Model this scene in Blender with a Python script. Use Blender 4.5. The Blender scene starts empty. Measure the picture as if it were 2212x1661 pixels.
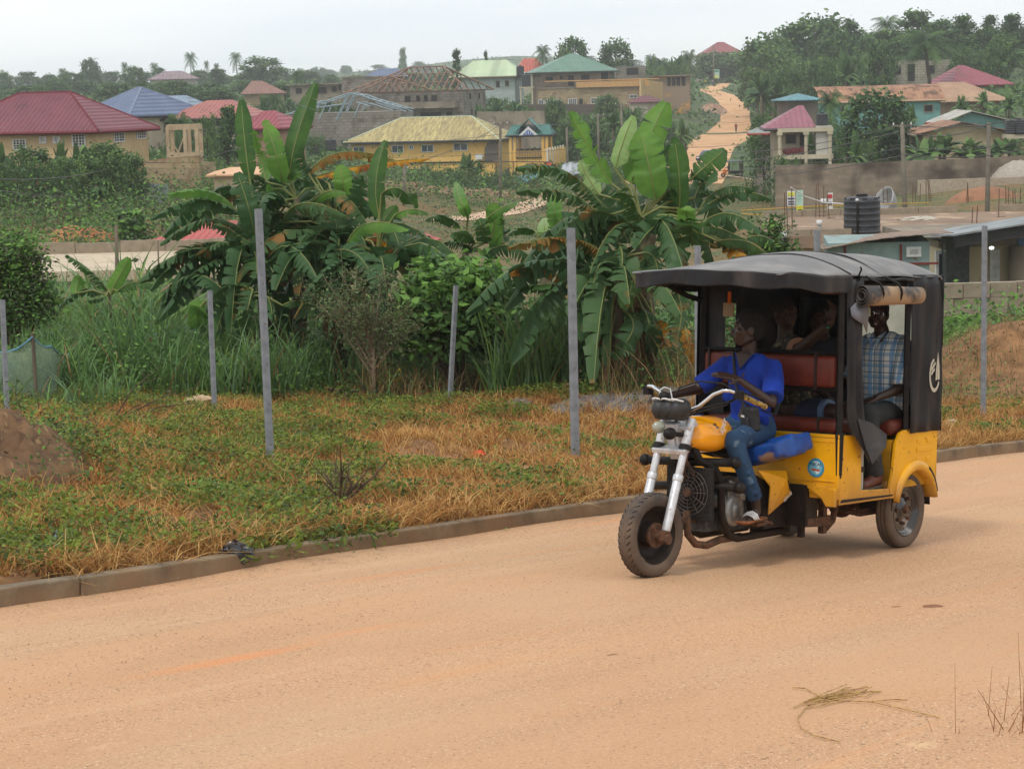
import bpy, math, random
import numpy as np
from mathutils import Vector, Matrix, Quaternion
random.seed(7)
COL = bpy.context.scene.collection
PI = math.pi
rad = math.radians
# ------------------------------------------------------------ camera frame
F = 4524.0; CX = 1106.0; CY = 830.5            # focal length and centre in design pixels (2212 wide)
CAM = np.array([0.0, 0.0, 3.2])
Uc = np.array([-.0259, -.9897, -.1410]); Uc = Uc / np.linalg.norm(Uc)
Rc = np.array([1.0, 0, 0]); Rc = Rc - Rc.dot(Uc) * Uc; Rc = Rc / np.linalg.norm(Rc)
Fc = np.cross(Uc, Rc)
A = np.array([Rc, Fc, Uc])                     # camera coordinates (right, down, depth) -> world
def W(u, v, D):
    return CAM + A @ np.array([(u - CX) / F * D, (v - CY) / F * D, D])
def proj(p):
    c = A.T @ (np.asarray(p, float) - CAM)
    return CX + F * c[0] / c[2], CY + F * c[1] / c[2], c[2]
VR = np.array([[-0.6281, 0.778, 0.0122], [0.0364, 0.045, -0.9983], [-0.7773, -0.6266, -0.0566]])
Vt = np.array([0.9254, 1.2857, 14.0189])
VRw = A @ VR; Vo = CAM + A @ Vt                # vehicle frame in the world
q_, r_ = np.linalg.qr(VRw); VRw = q_ * np.sign(np.diag(r_))
VM = Matrix([[VRw[i][0], VRw[i][1], VRw[i][2], Vo[i]] for i in range(3)] + [[0, 0, 0, 1]])
def vloc(x, y, z):                             # vehicle-plane coordinates -> world
    return Vo + VRw @ np.array([x, y, z], float)
# ------------------------------------------------------------ materials
MATS = {}
def srgb(r, g, b):
    f = lambda c: (c / 255 / 12.92) if c / 255 <= .04045 else ((c / 255 + .055) / 1.055) ** 2.4
    return (f(r), f(g), f(b))
def mat(name, col, col2=None, scale=4.0, rough=.75, bump=.0, metal=0.0, detail=5, fac=(.35, .65), trans=0.0, rnd=0.0,
        brick=None, stripe=None, spec=.35, stretch=(1, 1, 1), emit=0, col3=None, s3=30, f3=(.6, .7), coat=0.0, alpha=None):
    if name in MATS: return MATS[name]
    m = bpy.data.materials.new(name); m.use_nodes = True; MATS[name] = m
    nt = m.node_tree; nt.nodes.clear(); N = nt.nodes.new; L = nt.links.new
    out = N('ShaderNodeOutputMaterial'); b = N('ShaderNodeBsdfPrincipled')
    b.inputs['Roughness'].default_value = rough; b.inputs['Metallic'].default_value = metal
    b.inputs['Specular IOR Level'].default_value = spec; b.inputs['Coat Weight'].default_value = coat
    tc = N('ShaderNodeTexCoord'); mp = N('ShaderNodeMapping'); mp.inputs['Scale'].default_value = stretch
    L(tc.outputs['Object'], mp.inputs['Vector'])
    c1 = tuple(col) + (1,); c2 = tuple(col2 or [c * .75 for c in col]) + (1,)
    nz = N('ShaderNodeTexNoise'); nz.inputs['Scale'].default_value = scale; nz.inputs['Detail'].default_value = detail
    nz.inputs['Roughness'].default_value = .62
    L(mp.outputs[0], nz.inputs['Vector'])
    rp = N('ShaderNodeValToRGB'); rp.color_ramp.elements[0].position = fac[0]; rp.color_ramp.elements[1].position = fac[1]
    rp.color_ramp.elements[0].color = c1; rp.color_ramp.elements[1].color = c2
    L(nz.outputs['Fac'], rp.inputs['Fac']); colout = rp.outputs[0]
    def mix(fa, a, bb, blend='MIX'):
        mx = N('ShaderNodeMix'); mx.data_type = 'RGBA'; mx.blend_type = blend
        if isinstance(fa, (int, float)): mx.inputs[0].default_value = fa
        else: L(fa, mx.inputs[0])
        for s, x in ((6, a), (7, bb)):
            if isinstance(x, tuple): mx.inputs[s].default_value = x
            else: L(x, mx.inputs[s])
        return mx.outputs[2]
    if col3:
        n3 = N('ShaderNodeTexNoise'); n3.inputs['Scale'].default_value = s3; n3.inputs['Detail'].default_value = 4
        L(mp.outputs[0], n3.inputs['Vector'])
        r3 = N('ShaderNodeValToRGB'); r3.color_ramp.elements[0].position = f3[0]; r3.color_ramp.elements[1].position = f3[1]
        L(n3.outputs['Fac'], r3.inputs['Fac']); colout = mix(r3.outputs[0], colout, tuple(col3) + (1,))
    bh = None
    if brick or stripe:
        sx = N('ShaderNodeSeparateXYZ'); L(tc.outputs['Object'], sx.inputs[0])
    if brick:                                   # (block width, block height, mortar colour, mortar size)
        ad = N('ShaderNodeMath'); ad.operation = 'ADD'; L(sx.outputs[0], ad.inputs[0]); L(sx.outputs[1], ad.inputs[1])
        cb = N('ShaderNodeCombineXYZ'); L(ad.outputs[0], cb.inputs[0]); L(sx.outputs[2], cb.inputs[1])
        bt = N('ShaderNodeTexBrick'); bt.inputs['Scale'].default_value = 1; bt.inputs['Brick Width'].default_value = brick[0]
        bt.inputs['Row Height'].default_value = brick[1]; bt.inputs['Mortar Size'].default_value = brick[3]
        bt.inputs['Color1'].default_value = (1, 1, 1, 1); bt.inputs['Color2'].default_value = (.75, .75, .75, 1)
        bt.inputs['Mortar'].default_value = tuple(brick[2]) + (1,)
        L(cb.outputs[0], bt.inputs['Vector']); colout = mix(1.0, colout, bt.outputs['Color'], 'MULTIPLY')
    if stripe:                                  # (axis, spacing, strength): ribs in paint and relief
        wv = N('ShaderNodeMath'); wv.operation = 'MULTIPLY'; wv.inputs[1].default_value = 2 * PI / stripe[1]
        L(sx.outputs[stripe[0]], wv.inputs[0])
        sn = N('ShaderNodeMath'); sn.operation = 'SINE'; L(wv.outputs[0], sn.inputs[0])
        rr = N('ShaderNodeMapRange'); rr.inputs[1].default_value = .5; rr.inputs[2].default_value = 1; rr.inputs[3].default_value = 0; rr.inputs[4].default_value = stripe[2]
        L(sn.outputs[0], rr.inputs[0]); colout = mix(rr.outputs[0], colout, tuple(c * .45 for c in col) + (1,)); bh = sn.outputs[0]
    if rnd:
        oi = N('ShaderNodeObjectInfo'); hs = N('ShaderNodeHueSaturation')
        ma = N('ShaderNodeMapRange'); ma.inputs[3].default_value = 1 - rnd; ma.inputs[4].default_value = 1 + rnd
        L(oi.outputs['Random'], ma.inputs[0]); L(ma.outputs[0], hs.inputs['Value'])
        mb = N('ShaderNodeMapRange'); mb.inputs[3].default_value = .5 + rnd * .06; mb.inputs[4].default_value = .5 - rnd * .05
        L(oi.outputs['Random'], mb.inputs[0]); L(mb.outputs[0], hs.inputs['Hue']); L(colout, hs.inputs['Color']); colout = hs.outputs[0]
    L(colout, b.inputs['Base Color'])
    if bump or bh:
        bp = N('ShaderNodeBump'); bp.inputs['Strength'].default_value = bump or .5; bp.inputs['Distance'].default_value = .02 if not bh else stripe[1] * .2
        L(bh or nz.outputs['Fac'], bp.inputs['Height']); L(bp.outputs[0], b.inputs['Normal'])
    if emit: b.inputs['Emission Color'].default_value = c1; b.inputs['Emission Strength'].default_value = emit
    if alpha is not None: b.inputs['Alpha'].default_value = alpha
    if trans:
        tl = N('ShaderNodeBsdfTranslucent'); L(colout, tl.inputs[0]); ms = N('ShaderNodeMixShader'); ms.inputs[0].default_value = trans
        L(b.outputs[0], ms.inputs[1]); L(tl.outputs[0], ms.inputs[2]); L(ms.outputs[0], out.inputs[0])
    else: L(b.outputs[0], out.inputs[0])
    return m
# ------------------------------------------------------------ mesh builder
class MB:
    def __init__(s): s.v = []; s.f = []; s.m = []; s.cur = 0
    def add(s, V, Fc_):
        o = len(s.v); s.v += [tuple(map(float, p)) for p in V]; s.f += [tuple(i + o for i in f) for f in Fc_]; s.m += [s.cur] * len(Fc_); return s
    def box(s, c, size, rot=None, taper=1.0):
        hx, hy, hz = size[0] / 2, size[1] / 2, size[2] / 2
        V = [Vector((x * hx * (taper if z > 0 else 1), y * hy * (taper if z > 0 else 1), z * hz)) for z in (-1, 1) for x, y in ((-1, -1), (1, -1), (1, 1), (-1, 1))]
        if rot is not None: V = [rot @ p for p in V]
        V = [p + Vector(c) for p in V]
        return s.add(V, [(3, 2, 1, 0), (4, 5, 6, 7), (0, 1, 5, 4), (1, 2, 6, 5), (2, 3, 7, 6), (3, 0, 4, 7)])
    def tube(s, path, r, n=8, cap=True, flat=1.0, up=None):
        P = [Vector(p) for p in path]; k = len(P); R = r if isinstance(r, (list, tuple)) else [r] * k
        T = [(P[min(i + 1, k - 1)] - P[max(i - 1, 0)]).normalized() for i in range(k)]
        a = Vector(up) if up else (Vector((0, 0, 1)) if abs(T[0].z) < .9 else Vector((1, 0, 0)))
        V = []; N = (a - a.dot(T[0]) * T[0]).normalized()
        for i in range(k):
            N = (N - N.dot(T[i]) * T[i])
            N = N.normalized() if N.length > 1e-6 else T[i].orthogonal().normalized()
            B = T[i].cross(N)
            for j in range(n):
                an = 2 * PI * j / n; V.append(P[i] + (N * math.cos(an) * flat + B * math.sin(an)) * R[i])
        Fs = [(i * n + j, i * n + (j + 1) % n, (i + 1) * n + (j + 1) % n, (i + 1) * n + j) for i in range(k - 1) for j in range(n)]
        if cap: Fs += [tuple(range(n - 1, -1, -1)), tuple((k - 1) * n + j for j in range(n))]
        return s.add(V, Fs)
    def cyl(s, a, b, r, r2=None, n=16): return s.tube([a, b], [r, r if r2 is None else r2], n)
    def lathe(s, prof, c=(0, 0, 0), axis='y', n=48, closed=False):
        V = []; k = len(prof)                   # prof: (radius, axial)
        for j in range(n):
            an = 2 * PI * j / n; ca, sa = math.cos(an), math.sin(an)
            for rr, ax in prof:
                p = {'y': (rr * ca, ax, rr * sa), 'z': (rr * ca, rr * sa, ax), 'x': (ax, rr * ca, rr * sa)}[axis]
                V.append((p[0] + c[0], p[1] + c[1], p[2] + c[2]))
        Fs = []
        for j in range(n):
            j2 = (j + 1) % n
            for i in range(k if closed else k - 1):
                i2 = (i + 1) % k; Fs.append((j * k + i, j2 * k + i, j2 * k + i2, j * k + i2))
        return s.add(V, Fs)
    def prism(s, poly, a, b, axis='y'):
        n = len(poly); V = []
        for t in (a, b):
            for p, q in poly: V.append({'y': (p, t, q), 'x': (t, p, q), 'z': (p, q, t)}[axis])
        return s.add(V, [tuple(range(n)), tuple(range(2 * n - 1, n - 1, -1))] + [(i, i + n, (i + 1) % n + n, (i + 1) % n) for i in range(n)])
    def ball(s, c, r, n=12, rot=None):
        rx, ry, rz = (r, r, r) if isinstance(r, (int, float)) else r; V = []; Fs = []
        m = n // 2 + 1
        for i in range(m + 1):
            th = PI * i / m
            for j in range(n):
                ph = 2 * PI * j / n; p = Vector((rx * math.sin(th) * math.cos(ph), ry * math.sin(th) * math.sin(ph), rz * math.cos(th)))
                if rot is not None: p = rot @ p
                V.append(p + Vector(c))
        for i in range(m):
            for j in range(n): Fs.append((i * n + j, (i + 1) * n + j, (i + 1) * n + (j + 1) % n, i * n + (j + 1) % n))
        return s.add(V, Fs)
    def cone(s, p0, p1, r0, r1, n=14):          # rounded tapered capsule
        s.tube([p0, p1], [r0, r1], n); s.ball(p0, r0, n); s.ball(p1, r1, n); return s
    def grid(s, G, two=False):
        k = len(G); n = len(G[0]); V = [p for row in G for p in row]
        return s.add(V, [(i * n + j, i * n + j + 1, (i + 1) * n + j + 1, (i + 1) * n + j) for i in range(k - 1) for j in range(n - 1)])
    def build(s, name, m, parent=None, smooth=False, bevel=0, solid=0, sub=0, label=None, seg=2):
        me = bpy.data.meshes.new(name); me.from_pydata(s.v, [], s.f)
        ms = m if isinstance(m, (list, tuple)) else [m]
        for x in ms: me.materials.append(x)
        if len(ms) > 1: me.polygons.foreach_set('material_index', s.m)
        if smooth: me.polygons.foreach_set('use_smooth', [True] * len(s.f))
        me.update(); o = bpy.data.objects.new(name, me); COL.objects.link(o)
        if parent is not None: o.parent = parent
        if sub:
            d = o.modifiers.new('s', 'SUBSURF'); d.levels = d.render_levels = sub
        if solid:
            d = o.modifiers.new('t', 'SOLIDIFY'); d.thickness = solid; d.offset = 0
        if bevel:
            d = o.modifiers.new('b', 'BEVEL'); d.width = bevel; d.segments = seg; d.limit_method = 'ANGLE'; d.angle_limit = rad(35)
            d.use_clamp_overlap = True
        if label: o['label'] = label
        return o
def npobj(name, V, Fq, m, parent=None, smooth=False, mi=None):
    V = np.asarray(V, np.float32); Fq = np.asarray(Fq, np.int32); me = bpy.data.meshes.new(name)
    k = Fq.shape[1]; me.vertices.add(len(V)); me.vertices.foreach_set('co', V.ravel())
    me.loops.add(Fq.size); me.loops.foreach_set('vertex_index', Fq.ravel())
    me.polygons.add(len(Fq)); me.polygons.foreach_set('loop_start', np.arange(len(Fq), dtype=np.int32) * k)
    ms = m if isinstance(m, (list, tuple)) else [m]
    for x in ms: me.materials.append(x)
    if mi is not None: me.polygons.foreach_set('material_index', np.asarray(mi, np.int32))
    if smooth: me.polygons.foreach_set('use_smooth', np.ones(len(Fq), bool))
    me.update(calc_edges=True); me.validate()
    o = bpy.data.objects.new(name, me); COL.objects.link(o)
    if parent is not None: o.parent = parent
    return o
def tag(o, label=None, cat=None, group=None, kind=None):
    if label: o['label'] = label
    if cat: o['category'] = cat
    if group: o['group'] = group
    if kind: o['kind'] = kind
    return o
def thing(name, loc, label, cat, group=None, rz=0, M=None):
    o = bpy.data.objects.new(name, None); COL.objects.link(o); o.empty_display_size = .1
    if M is not None: o.matrix_world = M
    else: o.location = loc; o.rotation_euler = (0, 0, rz)
    return tag(o, label, cat, group)
def remeshed(mb, name, m, parent=None, vox=.008, smooth=3):
    o = mb.build(name, m, None, smooth=True)
    d = o.modifiers.new('r', 'REMESH'); d.mode = 'VOXEL'; d.voxel_size = vox; d.use_smooth_shade = True
    if smooth:
        d = o.modifiers.new('s', 'SMOOTH'); d.iterations = smooth; d.factor = .5
    dg = bpy.context.evaluated_depsgraph_get(); me = bpy.data.meshes.new_from_object(o.evaluated_get(dg))
    old = o.data; o.modifiers.clear(); o.data = me; bpy.data.meshes.remove(old); me.name = name
    if parent is not None: o.parent = parent
    return o
def copy_tree(o, parent=None):
    c = o.copy(); COL.objects.link(c)
    if parent is not None: c.parent = parent
    for ch in KIDS.get(o.as_pointer(), []): copy_tree(ch, c)
    return c
KIDS = {}
def freeze(root):                              # remember the children of a prototype, for copying
    KIDS[root.as_pointer()] = [o for o in COL.objects if o.parent == root]
    for k in KIDS[root.as_pointer()]: freeze(k)
    return root
def smoothstep(a, b, x):
    t = np.clip((np.asarray(x, float) - a) / (b - a), 0, 1); return t * t * (3 - 2 * t)
# ------------------------------------------------------------ common materials
M_yel = mat('yellow_paint', srgb(244, 180, 8), srgb(228, 160, 8), 2.2, .36, coat=.15, col3=srgb(120, 80, 30), s3=26, f3=(.66, .70), spec=.5)
M_blk = mat('black_metal', (.006, .006, .007), (.018, .015, .013), 18, .5, .15, spec=.2)
M_rust = mat('rusty_metal', (.05, .026, .017), (.15, .07, .035), 25, .8, .3)
M_canvas = mat('black_canvas', (.010, .011, .013), (.022, .022, .025), 2.5, .5, .6, spec=.25, col3=(.085, .07, .062), s3=4, f3=(.52, .85), stretch=(1, 1, .45))
M_rubber = mat('tyre_rubber', (.055, .049, .045), (.12, .088, .065), 6, .85, .2)
M_silver = mat('silver_fork', (.62, .63, .65), (.5, .5, .51), 20, .35, .05, metal=.35, col3=(.25, .16, .1), s3=40, f3=(.66, .72))
M_chrome = mat('chrome', (.75, .75, .76), (.6, .6, .6), 10, .15, metal=1)
M_leather = mat('red_leather', srgb(108, 42, 24), srgb(86, 31, 19), 8, .45, .35)
M_skin = mat('dark_skin', (.027, .013, .008), (.04, .019, .012), 12, .42, .05, spec=.5)
M_skin2 = mat('brown_skin', (.028, .012, .008), (.04, .018, .011), 12, .5, .05)
M_hair = mat('black_hair', (.006, .005, .005), (.012, .01, .01), 60, .9, .6)
M_grey = mat('grey_galvanised', (.25, .26, .275), (.17, .18, .195), 9, .5, .1, metal=.2, col3=(.16, .08, .05), s3=30, f3=(.7, .74))
# ================================================================ the motor tricycle (local frame: x ahead, y to its left, z up)
tri = thing('cargo_tricycle', None, 'yellow three wheeled motor taxi with black canvas roof riding on the dirt road', 'auto rickshaw', M=VM)
SY = .60; XF = -1.42; XR = -2.88
def wheel(c, r, w, rim, yaw=0, groove=True):
    mb = MB(); h = w / 2
    mb.lathe([(r * .70, -h * .80), (r * .80, -h), (r * .90, -h), (r * .965, -h * .86), (r * .992, -h * .6), (r, -h * .3), (r * .985, -h * .26), (r * .985, -h * .2), (r, -h * .16), (r, h * .16), (r * .985, h * .2), (r * .985, h * .26), (r, h * .3), (r * .992, h * .6), (r * .965, h * .86), (r * .90, h), (r * .80, h), (r * .70, h * .80), (r * .66, h * .5), (r * .66, -h * .5)], n=64, closed=True)
    t = mb.build('tyre', M_rubber, None, smooth=True)
    if groove:                                  # slanted sipes on the shoulders
        gm = MB()
        for k in range(40):
            a = 2 * PI * k / 40
            for sgn in (-1, 1):
                p0 = Vector((math.cos(a), 0, math.sin(a))) * r * .999; p1 = Vector((math.cos(a + .09), 0, math.sin(a + .09))) * r * .975
                p0.y = sgn * h * .45; p1.y = sgn * h * .84
                gm.tube([p0, (p0 + p1) / 2 * 1.006, p1], .0035, 4)
        gm.build('tread_groove', mat('groove_black', (.012, .011, .01)), t)['kind'] = 'stuff'
    d = MB()
    if rim == 'rear':
        d.lathe([(r * .69, -h * .8), (r * .66, -h * .5), (r * .63, 0), (r * .66, h * .5), (r * .70, h * .82), (r * .66, h * .86), (r * .63, h * .6), (r * .58, h * .2), (r * .50, h * .32), (r * .40, h * .36), (r * .30, h * .15), (r * .22, h * .5), (r * .16, h * .62), (0, h * .62)], n=48)
        m = M_blkgloss
    else:
        d.lathe([(r * .69, h * .8), (r * .66, h * .55), (r * .60, h * .3), (r * .57, -.01), (r * .50, -.03), (r * .40, -.045), (r * .3, -.05), (r * .28, -.02), (r * .26, .04), (r * .1, .05), (0, .05)], n=48)
        m = M_blk
    rm = d.build('rim', m, None, smooth=True)
    k = MB()
    if rim == 'rear':
        for i in range(8):
            a = 2 * PI * i / 8; k.cyl((math.cos(a) * r * .36, h * .2, math.sin(a) * r * .36), (math.cos(a) * r * .36, h * .62, math.sin(a) * r * .36), .014, n=6)
        k.cyl((0, h * .5, 0), (0, h * 1.0, 0), .035, .025, n=12)
        k.build('hub_nut', M_rust, rm, smooth=False)
    else:
        k.cyl((0, -.05, 0), (0, .09, 0), .032, n=12); k.cyl((0, .03, 0), (0, .05, 0), .085, n=20)
        k.tube([(.05, .06, .05), (-.02, .08, .0), (-.1, .075, -.06)], .006, 6)
        k.build('drum_brake', M_rust, rm)
    root = bpy.data.objects.new('front_wheel' if rim == 'front' else 'rear_wheel', None); COL.objects.link(root); root.parent = tri
    root.location = c; root.rotation_euler = (0, 0, yaw)
    t.parent = root; rm.parent = root
    return root
def weather(m, z0, z1, col, amt, sc=6):
    nt = m.node_tree; N = nt.nodes.new; L = nt.links.new; b = next(n for n in nt.nodes if n.type == 'BSDF_PRINCIPLED'); src = b.inputs['Base Color'].links[0].from_socket; tc = next(n for n in nt.nodes if n.type == 'TEX_COORD')
    sx = N('ShaderNodeSeparateXYZ'); L(tc.outputs['Object'], sx.inputs[0]); n = N('ShaderNodeTexNoise'); n.inputs['Scale'].default_value = sc; n.inputs['Detail'].default_value = 6; L(tc.outputs['Object'], n.inputs['Vector'])
    a = N('ShaderNodeMath'); a.operation = 'MULTIPLY_ADD'; a.inputs[1].default_value = (z1 - z0) * -1.3; L(n.outputs['Fac'], a.inputs[0]); L(sx.outputs[2], a.inputs[2])
    r = N('ShaderNodeMapRange'); r.inputs[1].default_value = z0 - (z1 - z0) * .65; r.inputs[2].default_value = z0 + (z1 - z0) * .35; r.inputs[3].default_value = amt; r.inputs[4].default_value = 0; L(a.outputs[0], r.inputs[0])
    mx = N('ShaderNodeMix'); mx.data_type = 'RGBA'; L(r.outputs[0], mx.inputs[0]); L(src, mx.inputs[6]); mx.inputs[7].default_value = tuple(col) + (1,); L(mx.outputs[2], b.inputs['Base Color'])
weather(M_yel, .42, .66, srgb(146, 98, 50), .62); weather(M_rubber, .0, .5, srgb(150, 112, 80), .12, 9); weather(M_blk, .15, .7, srgb(90, 66, 50), .15, 9)
M_blkgloss = mat('black_gloss', (.02, .02, .022), (.05, .04, .035), 9, .2, coat=.5, col3=(.3, .28, .26), s3=9, f3=(.6, .7))
wheel((0, 0, .283), .283, .125, 'front', rad(-5))
wheel((-2.52, .50, .288), .288, .125, 'rear', groove=False)
w2 = wheel((-2.52, -.48, .288), .288, .125, 'rear', groove=False); w2.rotation_euler = (0, 0, PI)
# front fork
for s in (1, -1):
    b = Vector((-.005, s * .105, .265)); t = Vector((-.305, s * .105, 1.05)); d = t - b
    m = MB(); m.tube([b + d * .06, b + d * .10, b + d * .50], [.029, .031, .031], 16); m.tube([b + d * .47, b + d * .485, b + d * .515, b + d * .53], [.033, .036, .036, .032], 16)
    m.tube([b + d * .53, b + d * .78], [.026, .026], 16); m.tube([b + d * .78, b + d * 1.0], [.033, .033], 16)
    o = m.build('fork_leg', M_silver, tri, smooth=True, bevel=.003)
    m = MB(); m.tube([b + d * .735, b + d * .775], .042, 14); m.build('fork_clamp', M_blk, o)
    m = MB(); m.cyl(b + Vector((0, -.03 * s, 0)), b + Vector((0, .045 * s, 0)), .038, n=10); m.box(b + Vector((.0, .0, .02)), (.07, .06, .07)); m.build('axle_bracket', M_rust, o, bevel=.008)
MB().cyl((-.02, -.1, .275), (-.02, .1, .275), .012, n=8).build('front_axle', M_rust, tri)
m = MB(); m.box((-.29, 0, 1.0), (.10, .27, .03), Matrix.Rotation(rad(20), 3, 'Y')); m.box((-.27, 0, .90), (.06, .10, .26), Matrix.Rotation(rad(20), 3, 'Y')); m.box((-.22, 0, .84), (.08, .27, .035), Matrix.Rotation(rad(20), 3, 'Y'))
m.cyl((-.34, 0, .80), (-.40, 0, 1.06), .03, n=12); m.box((-.25, 0, .9), (.05, .05, .2), Matrix.Rotation(rad(20), 3, 'Y')); m.build('fork_yoke', M_silver, tri, bevel=.006)
# dials, head unit, handlebars
m = MB()
for y, r in ((-.075, .055), (0, .062), (.075, .055)): m.ball((-.215, y, 1.115), (.095, r * 1.15, .078), 20)
m.box((-.225, 0, 1.105), (.14, .20, .125))
hu = remeshed(m, 'headlamp_cowl', mat('cowl_black', (.02, .021, .023), (.04, .038, .037), 12, .5, .15), tri, .01, 6)
m = MB()
for y in (-.075, 0, .075): m.tube([(-.215 + .085 * math.cos(a), y + .055 * math.sin(a), 1.178 + .010 * math.cos(a * 2)) for a in [i * PI / 8 * .9 - 1.4 for i in range(8)]], .006, 6)
m.build('white_trim', mat('white_plastic', (.75, .75, .74)), hu)
m = MB(); m.ball((-.17, -.03, 1.20), (.035, .04, .035), 16); m.build('dial_pod', M_blk, hu, smooth=True)
m = MB()
m.tube([(-.165, -.05, 1.17), (-.15, -.055, 1.24), (-.17, -.03, 1.262), (-.2, 0, 1.25), (-.2, .02, 1.17)], .0045, 6); m.build('cable_loop', mat('white_cable', (.7, .72, .75)), hu)
m = MB(); m.ball((-.115, -.03, .995), (.05, .032, .042), 16, Matrix.Rotation(rad(-25), 3, 'Z')); m.build('indicator_lamp', mat('lamp_glass', (.25, .27, .20), (.32, .32, .26), 40, .12, spec=.8), tri, smooth=True)
m = MB(); m.ball((-.13, .05, .955), (.055, .04, .042), 16); m.tube([(-.13, .05, .955), (-.26, .09, .94)], .016, 8); m.build('horn', M_blk, tri, smooth=True)
hb = []
def hbar(s): return [(-.34, 0, 1.10), (-.345, s * .06, 1.10), (-.37, s * .12, 1.13), (-.395, s * .22, 1.215), (-.405, s * .29, 1.245), (-.42, s * .335, 1.245), (-.47, s * .37, 1.22)]
m = MB(); m.tube(list(reversed(hbar(-1))) + hbar(1)[1:], .0135, 10); hbo = m.build('handlebar', M_chrome, tri, smooth=True)
for s in (1, -1):
    m = MB(); m.tube([(-.47, s * .37, 1.22), (-.72, s * .43, 1.128)], .019, 12); m.build('grip', mat('worn_grip', srgb(190, 160, 80), srgb(60, 50, 36), 30, .7, fac=(.4, .6)), hbo)
    m = MB(); m.box((-.47, s * .372, 1.215), (.06, .05, .06)); m.tube([(-.47, s * .39, 1.235), (-.56, s * .44, 1.21), (-.64, s * .48, 1.175)], .007, 6); m.build('brake_lever', M_blk, hbo, bevel=.006)
m = MB()
for k, (y0, y1, z) in enumerate(((.36, .05, 1.06), (.35, .0, 1.03), (-.36, -.03, 1.05))):
    m.tube([(-.5, y0, 1.2), (-.44, y0 * .8, 1.16 - .02 * k), (-.36, y0 * .4, 1.12 - .02 * k), (-.26, y1, z)], .006, 6)
m.tube([(-.47, .36, 1.23), (-.45, .26, 1.29), (-.40, .1, 1.30), (-.33, -.02, 1.25), (-.27, -.02, 1.15)], .006, 6)
m.build('control_cable', M_blk, hbo, smooth=True)
# tank
G = []
for i, (x, zc, hz, hw) in enumerate([(-.33, .955, .06, .05), (-.35, .955, .095, .11), (-.42, .945, .115, .155), (-.52, .93, .125, .175), (-.62, .925, .125, .175), (-.72, .92, .115, .155), (-.80, .915, .09, .115), (-.86, .91, .06, .07), (-.88, .91, .03, .03)]):
    row = []
    for j in range(24):
        a = 2 * PI * j / 24; ca, sa = math.cos(a), math.sin(a)
        p = .72; row.append((x - .03 * sa, hw * math.copysign(abs(ca) ** p, ca) * (1 - .10 * max(sa, 0) + .12 * max(-sa, 0) * (abs(ca) > .3)), zc + hz * math.copysign(abs(sa) ** .8, sa)))
    row.append(row[0]); G.append(row)
m = MB(); m.grid(G); m.add([p for p in G[0][:24]], [tuple(range(24))]); m.add([p for p in G[-1][:24]], [tuple(range(23, -1, -1))])
tank = m.build('fuel_tank', mat('tank_yellow', srgb(240, 160, 10), srgb(228, 148, 8), 3, .22, coat=.6, col3=srgb(60, 40, 18), s3=9, f3=(.64, .68)), tri, smooth=True)
m = MB(); m.ball((-.50, 0, 1.058), (.09, .05, .012), 16); m.build('filler_cap', M_chrome, tank, smooth=True)
# lettering on the tank and cover
def text(body, size, M, parent, m, name='lettering', extrude=.0008, bold=0.0):
    cu = bpy.data.curves.new(name, 'FONT'); cu.body = body; cu.size = size; cu.extrude = extrude; cu.offset = bold; cu.align_x = 'CENTER'; cu.align_y = 'CENTER'
    o = bpy.data.objects.new(name, cu); COL.objects.link(o); dg = bpy.context.evaluated_depsgraph_get(); dg.update()
    me = bpy.data.meshes.new_from_object(o.evaluated_get(dg)); bpy.data.objects.remove(o)
    me.materials.clear(); me.materials.append(m); o = bpy.data.objects.new(name, me); COL.objects.link(o); o.parent = parent; o.matrix_local = M; return o
M_white = mat('white_paint', (.75, .74, .72))
def frame(o, xa, ya):
    xa = Vector(xa).normalized(); ya = Vector(ya); ya = (ya - ya.dot(xa) * xa).normalized(); za = xa.cross(ya)
    return Matrix([[xa[i], ya[i], za[i], o[i]] for i in range(3)] + [[0, 0, 0, 1]])
text('SONLX', .052, frame((-.62, .158, .985), (-.80, -.35, .45), (0, -.45, 1)), tank, M_white, bold=.0006)
# engine, frame, fan
fr = MB()
for s in (1, -1):
    fr.tube([(-.36, s * .04, .93), (-.42, s * .10, .76), (-.53, s * .15, .70), (-.60, s * .155, .62), (-.62, s * .155, .36), (-.70, s * .155, .235), (-.82, s * .15, .195), (-1.42, s * .15, .195)], .028, 10)
    fr.tube([(-.38, s * .03, .86), (-.9, s * .10, .76), (-1.42, s * .14, .72)], .022, 8)
fr.tube([(-.36, -.30, .742), (-.46, .0, .742), (-.60, .25, .742)], .03, 10); fr.ball((-.36, -.31, .742), .042, 12); fr.ball((-.61, .265, .742), .042, 12)
fr.tube([(-.40, -.33, .56), (-.60, .0, .57), (-.60, .30, .575)], .03, 10); fr.ball((-.60, .31, .575), .042, 12)
frm = fr.build('frame', M_blk, tri, smooth=True)
m = MB(); m.tube([(-.33, .06, .42), (-.335, .07, .26), (-.40, .09, .19), (-.52, .10, .17), (-.66, .12, .2), (-.9, .13, .2)], .027, 10); m.tube([(-.27, .0, .36), (-.5, 0, .34), (-.7, .02, .34)], .02, 8); m.build('exhaust_pipe', M_rust, frm, smooth=True)
m = MB(); m.box((-.72, 0, .33), (.42, .2, .14)); m.box((-.60, 0, .52), (.20, .15, .26), Matrix.Rotation(rad(-12), 3, 'Y'))
for k in range(7): m.box((-.60 + .012 * k, 0, .44 + k * .032), (.25, .21, .010), Matrix.Rotation(rad(-12), 3, 'Y'))
m.box((-.95, 0, .42), (.36, .18, .36)); m.box((-.80, .08, .55), (.16, .1, .14))
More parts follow.
